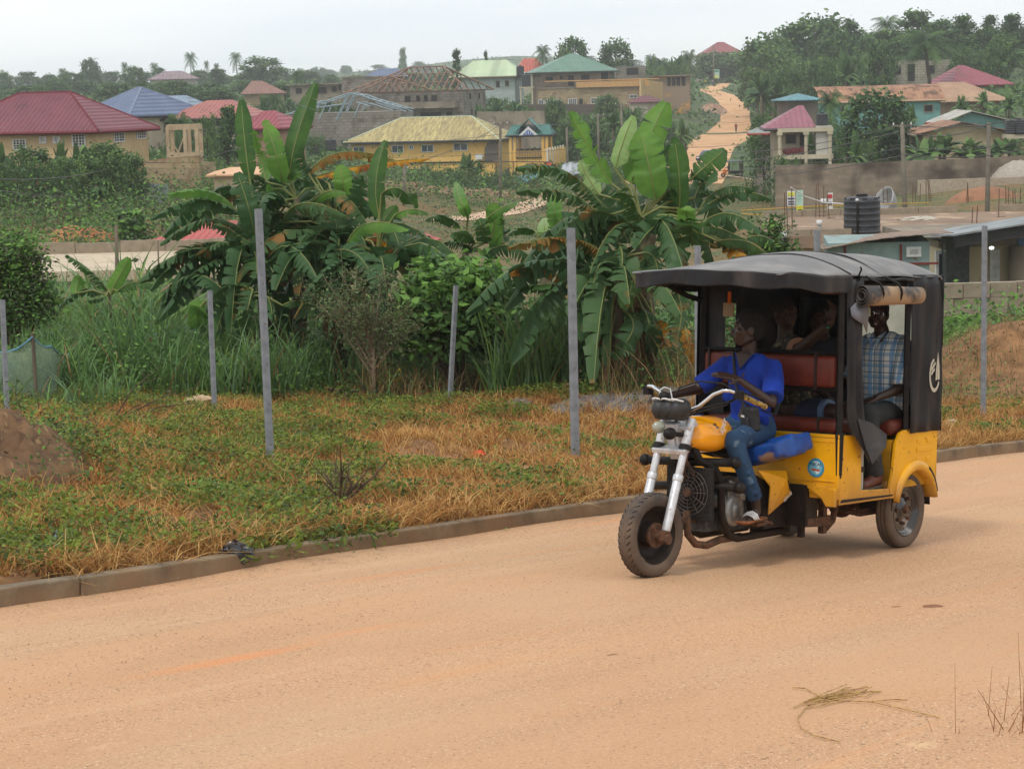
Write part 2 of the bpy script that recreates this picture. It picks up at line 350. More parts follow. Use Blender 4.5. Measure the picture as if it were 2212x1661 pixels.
m.build('engine_block', mat('engine_grey', (.10, .10, .10), (.03, .028, .026), 12, .5, .4, metal=.4), tri, bevel=.012)
m = MB(); m.lathe([(.0, .19), (.035, .19), (.045, .175), (.09, .175), (.10, .165), (.115, .165), (.12, .10)], (-.77, 0, .40), n=28); m.lathe([(0, .16), (.045, .16), (.055, .10)], (-.64, 0, .47), n=18); m.box((-.72, .13, .50), (.06, .06, .07)); m.box((-.86, .14, .48), (.09, .05, .05)); m.tube([(-.86, .15, .50), (-.80, .17, .56), (-.72, .15, .60)], .012, 8)
m.build('crankcase_cover', mat('alloy', (.34, .34, .33), (.16, .15, .14), 16, .4, .2, metal=.6), tri, smooth=True, bevel=.004)
m = MB()
fc = Vector((-.365, .05, .545))
for rr in (.03, .055, .08, .105, .13, .155): m.tube([fc + Vector((.02 * (1 - rr / .16), rr * math.cos(a), rr * math.sin(a))) for a in [i * 2 * PI / 28 for i in range(29)]], .0028, 4, cap=False)
for k in range(12):
    a = k * PI / 6; m.tube([fc + Vector((.02, 0, 0)), fc + Vector((0, .155 * math.cos(a), .155 * math.sin(a)))], .0028, 4)
fg = m.build('fan_guard', mat('guard_dusty', (.10, .085, .075), (.05, .04, .035), 20, .7), tri)
m = MB(); m.cyl(fc + Vector((-.03, 0, 0)), fc + Vector((.028, 0, 0)), .03, n=14); m.build('fan_hub', M_rust, fg)
m = MB()
for k in range(5):
    a = k * 2 * PI / 5; m.box(fc + Vector((-.01, .075 * math.cos(a), .075 * math.sin(a))), (.008, .10, .05), Matrix.Rotation(a, 3, 'X') @ Matrix.Rotation(rad(25), 3, 'Y'))
m.build('fan_blade', M_blk, fg)
m = MB(); m.box((-.43, .02, .53), (.05, .36, .36)); m.build('radiator', mat('radiator_dark', (.008, .008, .008), (.02, .017, .015), 50, .8, .4), tri, bevel=.005)
m = MB()
random.seed(3)
for k in range(9):
    x, y, z = -.33 - .02 * k, .10 - .03 * k, .88 - .02 * k
    m.tube([(x, y, z), (x + .04, y + random.uniform(-.05, .05), z - .1), (x - .02, y + random.uniform(-.05, .05), z - .2), (x - .08, y * .5, z - .3)], .005, 5)
m.build('wiring', mat('wiring_mix', (.03, .028, .026), (.25, .09, .04), 9, .6), tri)
# battery box, under-body, side cover
m = MB(); m.prism([(-.95, .64), (-1.10, .235), (-1.56, .235), (-1.58, .32), (-1.38, .40), (-1.33, .50)], -.19, .20); m.build('lower_cover', M_blk, tri, bevel=.006)
m = MB(); P5 = [(-.955, .665), (-1.295, .64), (-1.345, .47), (-1.075, .345), (-1.085, .545)]
m.add([(P5[0][0], .225, P5[0][1]), (P5[1][0], .245, P5[1][1]), (P5[2][0], .265, P5[2][1]), (P5[3][0], .245, P5[3][1]), (P5[4][0], .25, P5[4][1]), (-1.24, .285, .585)], [(0, 5, 1), (1, 5, 2), (2, 5, 3), (3, 5, 4), (4, 5, 0)])
sc = m.build('side_cover', M_yel, tri, solid=.012, bevel=.003)
m = MB(); m.tube([(-1.265, .285, .575), (-1.30, .285, .50)], [.006, .003], 6); m.build('vent_slit', M_blk, sc)
text('SDN-50', .034, frame((-1.27, .284, .46), (-.80, .0, .42), (0, 0, 1)), sc, M_white)
m = MB(); m.box((-1.46, .20, .39), (.16, .34, .30)); m.box((-1.42, .05, .30), (.24, .2, .25)); m.box((-1.50, .26, .27), (.05, .04, .24)); m.build('battery_box', M_blk, tri, bevel=.006)
m = MB(); m.prism([(-1.40, .30), (-1.72, .30), (-1.72, .22), (-1.40, .24)], .33, .38); m.prism([(-1.4, .30), (-1.75, .30), (-1.75, .22), (-1.4, .24)], -.38, -.33)
for s in (1, -1):
    m.box((-2.15, s * .30, .37), (1.5, .05, .06)); m.box((-1.66, s * .34, .30), (.05, .05, .26)); m.tube([(-1.70, s * .34, .20), (-1.80, s * .34, .25), (-1.86, s * .33, .36)], .025, 8)
m.tube([(-2.52, -.44, .29), (-2.52, .44, .29)], .035, 10); m.ball((-2.52, 0, .29), (.12, .10, .11), 14)
m.box((-2.3, 0, .35), (.9, .5, .05)); m.tube([(-1.4, 0, .3), (-2.5, 0, .29)], .025, 8)
for s in (1, -1):
    for k in range(4): m.box((-2.30, s * .36, .30 - k * .014), (.75 - k * .14, .05, .010))
m.build('chassis', M_rust, tri, bevel=.004)
# yellow body
m = MB(); m.box((XF - .012, 0, .665), (.025, 2 * SY, .43)); m.box((XF - .03, 0, .895), (.06, 2 * SY, .025)); m.box((XF + .003, 0, .855), (.008, 2 * SY - .06, .008)); m.box((XF + .003, 0, .578), (.012, 2 * SY - .06, .012)); m.box((XF + .004, .05, .50), (.01, 1.0, .02))
fp = m.build('front_panel', M_yel, tri, bevel=.006)
m = MB(); m.prism([(.30, .56), (.40, .56), (.595, .52), (.595, .40), (.52, .40), (.48, .46)], XF + .003, XF + .03, 'x'); m.build('bracket', M_yel, fp, bevel=.004)
m = MB(); m.lathe([(0, .004), (.066, .004), (.068, 0)], (XF + .003, .42, .665), 'x', 32); st = m.build('round_sticker', mat('sticker_blue', srgb(60, 150, 190)), fp)
m = MB(); m.lathe([(0, .0058), (.048, .0058), (.05, .004)], (XF + .003, .42, .665), 'x', 32); m.build('sticker_face', mat('sticker_pale', srgb(190, 215, 225), srgb(110, 180, 205), 20, .5, fac=(.45, .5)), st)
text('VOCAL', .030, frame((XF + .0095, .42, .69), (0, 1, 0), (0, 0, 1)), st, mat('dark_teal', srgb(20, 70, 90)), bold=.0004)
m = MB(); m.prism([(.385, .66), (.455, .655), (.46, .642), (.39, .645)], XF + .0089, XF + .0095, 'x'); m.build('sticker_mark', mat('mark_orange', srgb(200, 90, 60)), st)
m = MB(); m.prism([(XF - .026, .41), (XF - .026, .905), (-1.745, .885), (-1.745, .495), (-2.16, .475), (-2.18, .402)], SY - .022, SY)
m.build('side_panel', M_yel, tri, bevel=.005)
m = MB(); m.prism([(XF - .03, .425), (-2.21, .417), (-2.21, .43), (XF - .05, .447)], SY + .001, SY + .003); m.build('black_stripe', M_blk, tri)
pts = [(-2.181, .402), (-2.165, .475), (-2.20, .56), (-2.245, .80), (-2.30, .872), (-2.37, .892), (XR, .90), (XR + .01, .72), (XR - .005, .55), (XR, .415), (-2.855, .415)]
arc = [(-2.56 - .285 * math.cos(a), .30 + .30 * math.sin(a)) for a in [rad(20) + i * rad(142) / 14 for i in range(15)]]
m = MB(); poly = pts + arc; m.prism(poly, SY - .02, SY); rp_ = m.build('rear_panel', M_yel, tri); m = MB()
m.prism([(p[0], p[1]) for p in pts[:3] + pts[3:7] + [(XR, .7), (-2.4, .7), (-2.25, .55)]], -SY, -SY + .02)
m.build('far_panel', M_yel, tri)
m = MB(); G = []
for i in range(17):
    a = rad(12) + i * rad(156) / 16; ro, ri = .365, .285
    c = (-2.56, .30); ca, sa = -math.cos(a), math.sin(a)
    G.append([(c[0] + ro * ca * .93, SY, c[1] + ro * sa), (c[0] + (ro - .02) * ca * .93, SY + .022, c[1] + (ro - .02) * sa), (c[0] + (ri + .02) * ca, SY + .03, c[1] + (ri + .02) * sa), (c[0] + ri * ca, SY + .02, c[1] + ri * sa), (c[0] + ri * ca, SY - .12, c[1] + ri * sa)])
m.grid(G); fl = m.build('fender_lip', M_yel, rp_, smooth=True, solid=.004)
m = MB(); G = []
for i in range(9):
    a = rad(18) + i * rad(42) / 8; ca, sa = -math.cos(a), math.sin(a)
    G.append([(-2.56 + r * ca * .93, SY + .0275, .30 + r * sa) for r in (.352, .318)])
m.grid(G); m.build('black_band', M_blk, fl)
m = MB(); G = []
for i in range(17):
    a = rad(0) + i * rad(180) / 16; G.append([(-2.56 - .295 * math.cos(a), y, .30 + .295 * math.sin(a)) for y in (SY - .03, .30)])
m.grid(G); m.build('wheel_well', M_blk, rp_, smooth=True)
m = MB()
for x, z, w_ in ((-2.60, .80, .07), (-2.75, .795, .06), (-2.60, .665, .07), (-2.745, .66, .06)): m.box((x, SY + .003, z), (w_, .008, .03))
m.box((-2.68, SY + .003, .735), (.24, .008, .035)); m.build('pressed_rib', M_yel, rp_, bevel=.003)
m = MB(); m.box((XR, 0, .66), (.02, 2 * SY, .48)); m.build('tail_panel', M_yel, tri, bevel=.004)
m = MB(); m.box((-1.80, 0, .462), (.76, 2 * SY - .05, .02)); m.box((-2.17, 0, .50), (.02, 2 * SY - .06, .05)); m.build('floor', mat('floor_tan', srgb(150, 110, 50), srgb(110, 80, 50), 8, .8), tri)
m = MB(); m.box((-2.55, -.0, .64), (.62, 2 * SY - .08, .36)); m.box((-1.58, -.1, .66), (.26, .95, .38)); m.build('seat_base', mat('inner_yellow', srgb(205, 150, 20), srgb(150, 110, 30), 5, .6), tri)
# posts and bars
def bar(path, r=.018, name='post', m_=M_blk, lab=None): return MB().tube(path, r, 4).build(name, m_, tri, label=lab)
XP = XF - .03
for s in (1, -1):
    bar([(XP, s * (SY - .02), .60 if s > 0 else .86), (XP, s * (SY - .02), 1.99)], .028)
    bar([(XR + .04, s * (SY - .02), .88), (XR + .04, s * (SY - .02), 2.0)], .024)
bar([(-2.42, SY - .02, .88), (-2.42, SY - .02, 2.0)], .026)
bar([(XP, SY - .02, .92), (XP + .005, SY - .015, .62)], [.042, .03], 'bracket_foot')
for z in (1.475, 1.218, .90): bar([(XP, -SY + .02, z), (XP, SY - .02, z)], .017, 'crossbar')
bar([(XP, -SY, 1.975), (XP, SY, 1.975)], .022, 'crossbar')
for s in (1, -1): bar([(-.62, s * .55, 1.96), (-1.0, s * .57, 1.95), (XR + .03, s * .57, 1.985)], .02, 'roof_rail')
bar([(XP, .35, 1.93), (XP, .42, 1.905), (XP, .56, 1.905)], .012, 'brace', M_rust)
bar([(-1.0, -.57, 1.93), (-1.25, -.58, 1.86), (-1.42, -.58, 1.83)], .02, 'brace')
def cushion(name, c, size, m_=M_leather, puff=.02, straps=()):
    G = MB(); n = 14; sx, sy, sz = size
    G.box(c, size); o = G.build(name, m_, tri, bevel=min(size) * .38, seg=4, smooth=True)
    for y in straps: MB().box((c[0], y, c[2]), (sx + .02, .016, sz + .03)).build('strap', mat('strap_brown', (.03, .016, .012)), o)
    return o
cushion('seat_back', (XP - .015, 0, 1.345), (.085, 1.10, .225), straps=(-.50, .40))
cushion('seat_cushion', (-1.62, 0, .955), (.30, 1.12, .10), straps=(.40,))
cushion('seat_cushion', (-2.55, 0, .905), (.56, 1.10, .12)); cushion('seat_back', (-2.80, 0, 1.25), (.09, 1.08, .5))
# canvas roof
def roofz(x, y):
    e = 2.02 + .02 * smoothstep(-1.5, -.6, x); cr = .155 * smoothstep(-.55, -1.75, x) + .012
    cr *= 1 - .25 * smoothstep(-2.5, -2.9, x); return float(e + cr * (1 - abs(y / .62) ** 2.4) + .006 * math.sin(9 * x + 4 * y) + .004 * math.sin(23 * x - 11 * y))
M_canvas_top = mat('canvas_dusty', (.17, .163, .16), (.06, .058, .06), 1.6, .6, .9, fac=(.5, .85), col3=(.30, .28, .26), s3=5, f3=(.5, .8), stretch=(1, .6, 1))
xs = [-.58, -.62, -.7, -.8, -.9, -1.0, -1.1, -1.2, -1.3, -1.42, -1.48, -1.6, -1.75, -1.9, -2.1, -2.3, -2.5, -2.65, -2.78, -2.86, -2.895]
ys = [i / 16 * 1.24 - .62 for i in range(17)]
m = MB(); m.grid([[(x - (.05 * (1 - (y / .62) ** 2) if i == 0 else 0) * -1, y, roofz(x, y) - (.05 if i == len(xs) - 1 else 0) - (.012 if i == 0 else 0)) for y in ys] for i, x in enumerate(xs)])
roof = m.build('canvas_roof', M_canvas_top, tri, smooth=True, solid=.008, sub=1)
m = MB(); m.grid([[(x, y * .985, roofz(x, y) - .022) for y in ys] for x in xs[1:-1]]); m.build('roof_shade_sheet', mat('shade_sheet_black', (.007, .007, .007), rough=.9), tri, smooth=True)  # near-black sheet added under the roof to darken the cabin
m = MB(); m.tube([(-1.50, y, roofz(-1.5, y) + .004) for y in ys], .008, 6); m.tube([(-1.95, y, roofz(-1.95, y) + .002) for y in ys], .008, 6); m.build('roof_seam', M_canvas, roof, smooth=True)
# valance: far side, front, near side of the visor
edge = [(-1.50, -.62)] + [(x, -.62) for x in (-1.3, -1.1, -.9, -.7)] + [(-.585, -.60), (-.565, -.5)] + [(-.55 + .02 * math.cos(y * 2), y) for y in [i / 10 - .4 for i in range(10)]] + [(-.57, .59), (-.64, .62)] + [(x, .62) for x in (-.8, -.95, -1.1, -1.25, -1.4, -1.48, -1.53)]
rows = []
for k in range(6):
    t = k / 5; row = []
    for i, (x, y) in enumerate(edge):
        dr = .105 + .022 * smoothstep(-1, -1.5, x) + .012 * math.sin(i * 1.3); e = (1 - .45 * t * t * (i == len(edge) - 1)) 
        row.append((x + (.012 * math.sin(i * 1.7 + 2 * t)) * t, y * (1 + .008 * math.sin(i * 2.1) * t), roofz(x, y) - .004 - dr * t * e))
    rows.append(row)
m = MB(); m.grid(rows); m.build('valance', M_canvas, tri, smooth=True, solid=.006, sub=1)
def curtain(name, x0, x1, z0, z1, y, nx=16, nz=14, hole=None, lab=None, amp=.008, outline=None):
    m = MB(); G = []
    for i in range(nx + 1):
        x = x0 + (x1 - x0) * i / nx
        G.append([(x, y + amp * math.sin(x * 31 + z_ * 3) + amp * .6 * math.sin(z_ * 11 - x * 9), z_) for z_ in [z0 + (z1 - z0) * j / nz for j in range(nz + 1)]])
    m.grid(G); return m.build(name, M_canvas, tri, smooth=True, solid=.005, label=lab)
rc = curtain('rear_curtain', -2.43, -2.90, .865, 2.035, SY + .012)
m = MB(); m.grid([[(-2.905 - .012 * math.sin(y * 9 + z_ * 4), y, z_) for y in [i / 16 * 1.24 - .62 for i in range(17)]] for z_ in [.86 + i * .04 for i in range(17)]])
m.grid([[(-2.905, y, z_) for y in [-.62, -.5, -.35, -.2, -.1]] for z_ in (1.5, 1.7, 1.84)]); m.grid([[(-2.905, y, z_) for y in [.42, .5, .62]] for z_ in (1.5, 1.7, 1.84)]); m.grid([[(-2.905, y, z_) for y in [-.62, -.3, 0, .3, .62]] for z_ in (1.84, 1.92, 2.03)])
m.build('tail_curtain', M_canvas, tri, smooth=True, solid=.005)
MB().grid([[(-2.907, y, z_) for y in (-.11, .1, .3, .43)] for z_ in (1.49, 1.66, 1.85)]).build('plastic_window', mat('clear_plastic', srgb(205, 212, 200), srgb(180, 190, 175), 6, .4, trans=.75), tri)
# far-side curtain with openings
m = MB(); m.grid([[(x, -.615, z_) for x in (-1.43, -1.52, -1.6)] for z_ in (.88, 1.2, 1.5, 1.9, 2.03)]); m.grid([[(x, -.615, z_) for x in (-1.6, -2.0, -2.4, -2.9)] for z_ in (1.80, 1.9, 2.03)])
m.grid([[(x, -.615, z_) for x in (-1.95, -2.1, -2.5, -2.9)] for z_ in (.88, 1.2, 1.5, 1.8)]); m.grid([[(x, -.615, z_) for x in (-1.6, -1.8, -1.95)] for z_ in (.88, 1.2, 1.42)]); m.build('far_curtain', M_canvas, tri, solid=.005)
m = MB(); m.grid([[(XP - .03, y, z_) for y in (-.60, -.50, -.405)] for z_ in (1.0, 1.4, 1.99)]); m.build('draught_flap', M_canvas, tri, solid=.005)
# near opening: curtain tied back along the post
m = MB(); G = []
for i in range(11):
    t = i / 10; row = []
    for z_ in [2.0, 1.9, 1.8, 1.7, 1.5, 1.3, 1.1, 1.0, .92, .85, .78, .70]:
        xr = -1.73 - .03 * math.sin(z_ * 3) if z_ > .95 else -1.76 - (.95 - z_) * .35
        xl = -1.47 if z_ > 1.0 else -1.47 - (1.0 - z_) * .85
        row.append((xl + (xr - xl) * t, SY + .02 + .016 * math.sin(t * 14 + z_ * 2) + .05 * smoothstep(1.0, .7, z_), z_))
    G.append(row)
m.grid(G); m.build('tied_curtain', M_canvas, tri, smooth=True, solid=.005, sub=1)
m = MB(); m.add([(-1.60, .64, 1.02), (-1.78, .65, .98), (-1.985, .665, .885), (-1.93, .69, .80), (-1.72, .70, .69), (-1.66, .68, .80)], [(0, 1, 2, 3, 5), (5, 3, 4)]); m.build('torn_flap', M_canvas, tri, solid=.005)
m = MB(); m.grid([[(-1.49, SY + .03, 1.80), (-1.60, SY + .035, 1.86), (-1.74, SY + .04, 1.93)], [(-1.46, SY + .055, 1.745), (-1.60, SY + .05, 1.74), (-1.73, SY + .04, 1.76)], [(-1.52, SY + .05, 1.72), (-1.64, SY + .05, 1.68), (-1.71, SY + .04, 1.62)]]); m.build('folded_flap', mat('canvas_inner', (.16, .16, .18), (.1, .1, .11), 6, .5), tri, smooth=True, solid=.004)
# rolled curtain
m = MB(); sp = []
for k in range(40):
    a = k / 39 * 2 * PI * 2.6; r = .022 + .045 * k / 39; sp.append((r * math.cos(a), r * math.sin(a)))
G = [[(x, SY + .075 + q * (1.25 if x > -1.8 else 1.0) * .8, 1.888 + p * (1.2 - .25 * (-1.55 - x))) for p, q in sp] for x in (-1.555, -1.70, -1.9, -2.1, -2.25, -2.42)]
m.grid(G); rl = m.build('rolled_curtain', mat('roll_worn', (.055, .05, .048), (.36, .24, .14), 2.2, .6, .1, fac=(.47, .58)), tri, smooth=True, solid=.004)
m = MB()
for x in (-1.76, -2.03): m.tube([(x + .07, SY + .03, 2.02), (x + .02, SY + .12, 1.97)] + [(x - .008 * i, SY + .075 + .062 * math.sin(1.2 + i * .55), 1.89 + .066 * math.cos(.9 + i * .55)) for i in range(10)], .009, 6)
m.tube([(-1.62, SY + .02, 2.0), (-1.60, SY + .03, 2.03), (-1.615, SY + .04, 2.07), (-1.60, SY + .04, 2.085)], .007, 6)
m.build('tie_strap', M_blk, rl, smooth=True)
m = MB(); m.tube([(x, SY + .018 + .006 * math.sin(x * 40), 2.005 - .01 * abs(math.sin(x * 14))) for x in [-1.62 - i * .05 for i in range(17)]], .014, 6); m.build('gathered_hem', M_canvas, tri, smooth=True)
# emblem on the rear curtain: a broken ring with two bars and a blade
def onside(pl, name, y=SY + .0265, m_=None):
    m = MB()
    for P in pl: m.prism(P, y, y + .0015)
    return m.build(name, m_ or mat('emblem_cream', srgb(196, 190, 170)), rc)
cxe, cze = -2.772, 1.285
ring = []
for k in range(25):
    a = rad(100) + rad(232) * k / 24; ring.append((cxe - .085 * math.cos(a) * -1 * -1, cze + .128 * math.sin(a)))
inner = []
for k in range(25):
    a = rad(100) + rad(232) * k / 24; inner.append((cxe - .066 * math.cos(a) * -1 * -1 - .004, cze + .104 * math.sin(a) + .004))
strips = [[ring[k], ring[k + 1], inner[k + 1], inner[k]] for k in range(24)]
bars_ = [[(-2.712, 1.335), (-2.775, 1.385), (-2.785, 1.37), (-2.722, 1.315)], [(-2.712, 1.30), (-2.765, 1.34), (-2.775, 1.325), (-2.722, 1.285)]]
blade = [[(-2.818, 1.455), (-2.792, 1.32), (-2.788, 1.245), (-2.812, 1.25), (-2.814, 1.33)], [(-2.820, 1.455), (-2.819, 1.25), (-2.852, 1.25), (-2.842, 1.36)]]
onside(strips + bars_ + blade, 'emblem')
# sticker tag hanging under the roof, handle, white bottle at the door
MB().box((-1.44, -.35, 1.765), (.012, .09, .10)).build('hanging_tag', mat('tag_card', srgb(150, 130, 100)), tri)
MB().box((-1.44, -.345, 1.85), (.012, .025, .09)).build('tag_cord', mat('tag_orange', srgb(190, 90, 20)), tri)
m = MB(); m.lathe([(0, .0), (.055, 0), (.058, .02), (.058, .30), (.045, .36), (.02, .38), (0, .38)], (0, 0, 0), 'z', 20); bt = m.build('water_bottle', mat('bottle_white', (.42, .42, .36), (.36, .36, .3), 8, .35), None, smooth=True)
bt.matrix_world = VM @ Matrix.Translation((-1.835, .50, .475)); tag(bt, 'pale plastic bottle standing on the floor inside the door of the yellow motor taxi', 'bottle')
MB().box((0, .0585, .16), (.05, .004, .04)).build('bottle_label', M_blk, bt)
m = MB(); m.tube([(-1.765, .58, 1.80), (-1.80, .585, 1.805), (-1.83, .585, 1.79), (-1.83, .585, 1.745), (-1.76, .58, 1.725)], .012, 8); m.build('mirror_bracket', mat('bracket_cream', srgb(170, 165, 140)), tri, smooth=True)
# seat of the bike, blue sack
m = MB()
for x, r in ((-.92, .07), (-1.1, .095), (-1.28, .10)): m.ball((x, 0, .80), (.16, r * 1.6, .065), 16)
remeshed(m, 'rider_seat', mat('seat_black', (.02, .02, .02), (.04, .035, .03), 9, .6, .2), tri, .015, 5)
m = MB()
for x, z, r in ((-1.07, .80, .075), (-1.18, .80, .09), (-1.30, .82, .095), (-1.40, .83, .085), (-1.47, .835, .06)): m.box((x + .16, .22, z), (.16, .36 - .3 * (r < .07) * .4, r * 1.5), Matrix.Rotation(rad(16), 3, 'X') @ Matrix.Rotation(rad(6 * math.sin(x * 40)), 3, 'Y'))
sack = remeshed(m, 'blue_sack', mat('blue_tarpaulin', srgb(28, 80, 156), srgb(16, 54, 120), 5, .4, .9, col3=srgb(140, 110, 90), s3=5, f3=(.62, .68)), None, .016, 6)
sack.matrix_world = VM @ Matrix.Translation((-.045, .03, -.015)); tag(sack, 'dusty blue tarpaulin sack wedged beside the rider of the yellow motor taxi', 'sack')
# ---------------------------------------------------------------- people
def vperson(label):
    r = thing('person', None, label, 'person', M=VM); return r
def hand(m, wrist, direction, normal, s=1.0, curl=(.2, .25, .3, .35), thumb=1, spread=1.0):
    d = Vector(direction).normalized(); n = Vector(normal); n = (n - n.dot(d) * d).normalized(); side = d.cross(n) * thumb
    w = Vector(wrist); palm = .085 * s
    for k in range(4):
        off = side * (.028 - .0187 * k) * s
        m.cone(w + off * .6, w + d * palm + off, .013 * s, .0115 * s, 8)
        p = w + d * palm + off; dd = d + side * (.10 - .07 * k) * spread; L = (.034, .038, .036, .029)[k] * s
        for j in range(3):
            dd = (dd - n * curl[k] * (.6 + .5 * j)).normalized(); q = p + dd * L * (1 - .18 * j)
            m.cone(p, q, (.0098 - .001 * j) * s, (.0090 - .001 * j) * s, 8); p = q
    p = w + side * .022 * s + d * .02 * s; q = p + (d * .6 + side * .8 - n * .25).normalized() * .036 * s
    m.cone(p, q, .013 * s, .011 * s, 8); m.cone(q, q + (d * .9 + side * .25 - n * .3).normalized() * .030 * s, .011 * s, .009 * s, 8)
def head(m, c, face, tilt=0.0, s=1.0):
    fdir = Vector(face).normalized(); up = Vector((0, 0, 1)); right = fdir.cross(up).normalized(); up = right.cross(fdir)
    if tilt: up = (up + right * tilt).normalized(); right = fdir.cross(up).normalized()
    R3 = Matrix([[fdir[i], -right[i], up[i]] for i in range(3)]); c = Vector(c); g = lambda x, y, z: c + R3 @ Vector((x, y, z)) * s
    m.ball(g(-.012, 0, .03), (.094 * s, .074 * s, .088 * s), 20, R3); m.ball(g(.03, 0, -.02), (.060 * s, .060 * s, .082 * s), 18, R3)
    m.ball(g(.045, 0, -.078), (.036 * s, .034 * s, .026 * s), 14, R3); m.cone(g(-.015, .05, -.05), g(.04, .026, -.084), .022 * s, .018 * s, 10); m.cone(g(-.015, -.05, -.05), g(.04, -.026, -.084), .022 * s, .018 * s, 10)
    m.cone(g(.082, 0, .012), g(.102, 0, -.026), .010 * s, .015 * s, 10); m.ball(g(.094, .013, -.030), .010 * s, 8); m.ball(g(.094, -.013, -.030), .010 * s, 8)
    m.cone(g(.076, -.032, .032), g(.076, .032, .032), .014 * s, .014 * s, 10)
    m.cone(g(.084, -.020, -.052), g(.084, .020, -.052), .0095 * s, .0095 * s, 8); m.cone(g(.080, -.017, -.066), g(.080, .017, -.066), .010 * s, .010 * s, 8)
    for y in (-1, 1):
        m.ball(g(-.012, y * .076, -.005), (.022 * s, .010 * s, .034 * s), 12, R3)
        m.ball(g(.055, y * .045, -.012), (.025 * s, .022 * s, .022 * s), 10, R3)
    return g, R3
def face_parts(root, g, R3, s=1.0, smile=False, hairm=None, hair=(.0, .036)):
    b = root
    e = MB()
    for y in (-1, 1): e.ball(g(.0765, y * .032, .012), (.009 * s, .011 * s, .006 * s), 12, R3)
    ey = e.build('eye', mat('eye_white', (.16, .13, .11), rough=.25), b, smooth=True)
    e = MB()
    for y in (-1, 1): e.ball(g(.0825, y * .032, .012), (.006 * s, .007 * s, .006 * s), 10, R3)
    e.build('pupil', mat('pupil_black', (.005, .004, .004), rough=.15), ey, smooth=True)
    h = MB(); h.ball(g(-.022, 0, .040), (.098 * s, .083 * s, .091 * s), 24, R3); h.ball(g(-.045, 0, .015), (.075 * s, .080 * s, .085 * s), 20, R3)
    if hair[1] > .05: h.ball(g(-.015, 0, .075), (.085 * s, .075 * s, .072 * s), 20, R3)
    ho = remeshed(h, 'hair', M_hair, b, .008, 2)
    if smile:
        t = MB(); t.grid([[g(.0905 - .012 * abs(y) ** 1.5 * 1.3, y * .023, z_ - .006 * (1 - y * y)) for y in (-1, -.5, 0, .5, 1)] for z_ in (-.052, -.064)])
        t.build('teeth', mat('teeth_ivory', (.55, .5, .42), rough=.3), b, solid=.003)
# driver
dr = vperson('person in a blue v neck shirt and jeans driving the yellow motor taxi')
m = MB()
hips = Vector((-1.20, 0, .93)); neck = Vector((-1.195, -.005, 1.455))
m.cone((-1.20, .075, .93), (-1.20, -.075, .93), .105, .105); m.cone(hips, (-1.21, 0, 1.13), .115, .10); m.cone((-1.21, .03, 1.13), (-1.20, .04, 1.32), .095, .10); m.cone((-1.21, -.03, 1.13), (-1.20, -.05, 1.32), .095, .10)
m.cone((-1.20, .14, 1.37), (-1.19, -.15, 1.38), .065, .065); m.cone((-1.20, 0, 1.36), neck, .075, .056); m.cone(neck, (-1.185, -.005, 1.545), .054, .052)
g, R3 = head(m, (-1.17, -.012, 1.63), (.66, -.75, .03), s=1.10)
shN, elN, wrN = Vector((-1.205, .195, 1.365)), Vector((-1.005, .30, 1.138)), Vector((-.85, .12, 1.30))
m.cone(shN, elN, .050, .037); m.cone(elN, wrN, .036, .024)
hand(m, wrN, (.20, -.12, .055), (.35, .35, 1), 1.15, (.04, .10, .16, .24), thumb=-1, spread=1.6)
shF, elF, wrF = Vector((-1.19, -.20, 1.37)), Vector((-1.05, -.36, 1.20)), Vector((-.74, -.42, 1.155))
m.cone(shF, elF, .052, .042); m.cone(elF, wrF, .040, .026); hand(m, wrF, (.10, .0, .015), (-.2, 0, 1), 1.0, (.7, .7, .7, .7), thumb=1)
hpN, knN, anN = Vector((-1.17, .10, .91)), Vector((-.675, .205, .885)), Vector((-.865, .27, .47))
m.cone(hpN, knN, .082, .058); m.cone(knN, anN, .055, .034); m.cone(anN, (-.885, .27, .385), .034, .03)
m.cone((-.885, .27, .375), (-.77, .285, .345), .030, .028); m.cone((-.77, .275, .35), (-.69, .28, .335), .028, .016); m.cone((-.77, .30, .35), (-.70, .315, .333), .026, .014)
for k in range(5): m.cone((-.71 + .0 * k, .262 + .014 * k, .338), (-.675 - .006 * k, .262 + .015 * k, .332), .0105 - .001 * k, .009 - .0008 * k, 8)
hpF, knF, anF = Vector((-1.17, -.10, .91)), Vector((-.70, -.24, .885)), Vector((-.88, -.29, .47))
m.cone(hpF, knF, .082, .058); m.cone(knF, anF, .055, .034); m.cone(anF, (-.88, -.29, .38), .034, .03); m.cone((-.88, -.29, .375), (-.69, -.31, .34), .032, .024)
remeshed(m, 'body', M_skin, dr, .0075, 3)
face_parts(dr, g, R3, 1.10, hair=(0, .06))
M_blue = mat('blue_cotton', srgb(22, 60, 160), srgb(14, 42, 128), 7, .9, .9, stretch=(1, 1, .5))
m = MB()
m.cone((-1.21, .055, .97), (-1.21, -.055, .97), .118, .118, 18); m.cone((-1.215, .035, 1.0), (-1.205, .06, 1.34), .108, .112, 18); m.cone((-1.215, -.035, 1.0), (-1.205, -.07, 1.34), .108, .112, 18)
m.cone((-1.20, .14, 1.37), (-1.19, -.15, 1.38), .068, .068, 16); m.cone((-1.20, .07, 1.40), (-1.19, -.07, 1.41), .068, .068, 14)
m.cone((-1.24, .02, .97), (-1.33, .03, .96), .11, .09, 14)
m.tube([shN + Vector((-.01, -.03, .02)), shN.lerp(elN, .35), shN.lerp(elN, .86)], [.072, .074, .080], 20); m.tube([shF + Vector((0, .03, .02)), shF.lerp(elF, .4), shF.lerp(elF, .88)], [.070, .070, .074], 20)
for k in range(7):
    t = k / 6; m.cone(Vector((-1.13 - .05 * t, .16 * math.cos(k), 1.0 + .05 * k)), Vector((-1.15, .12 * math.cos(k + 1), 1.06 + .045 * k)), .045, .035, 8)
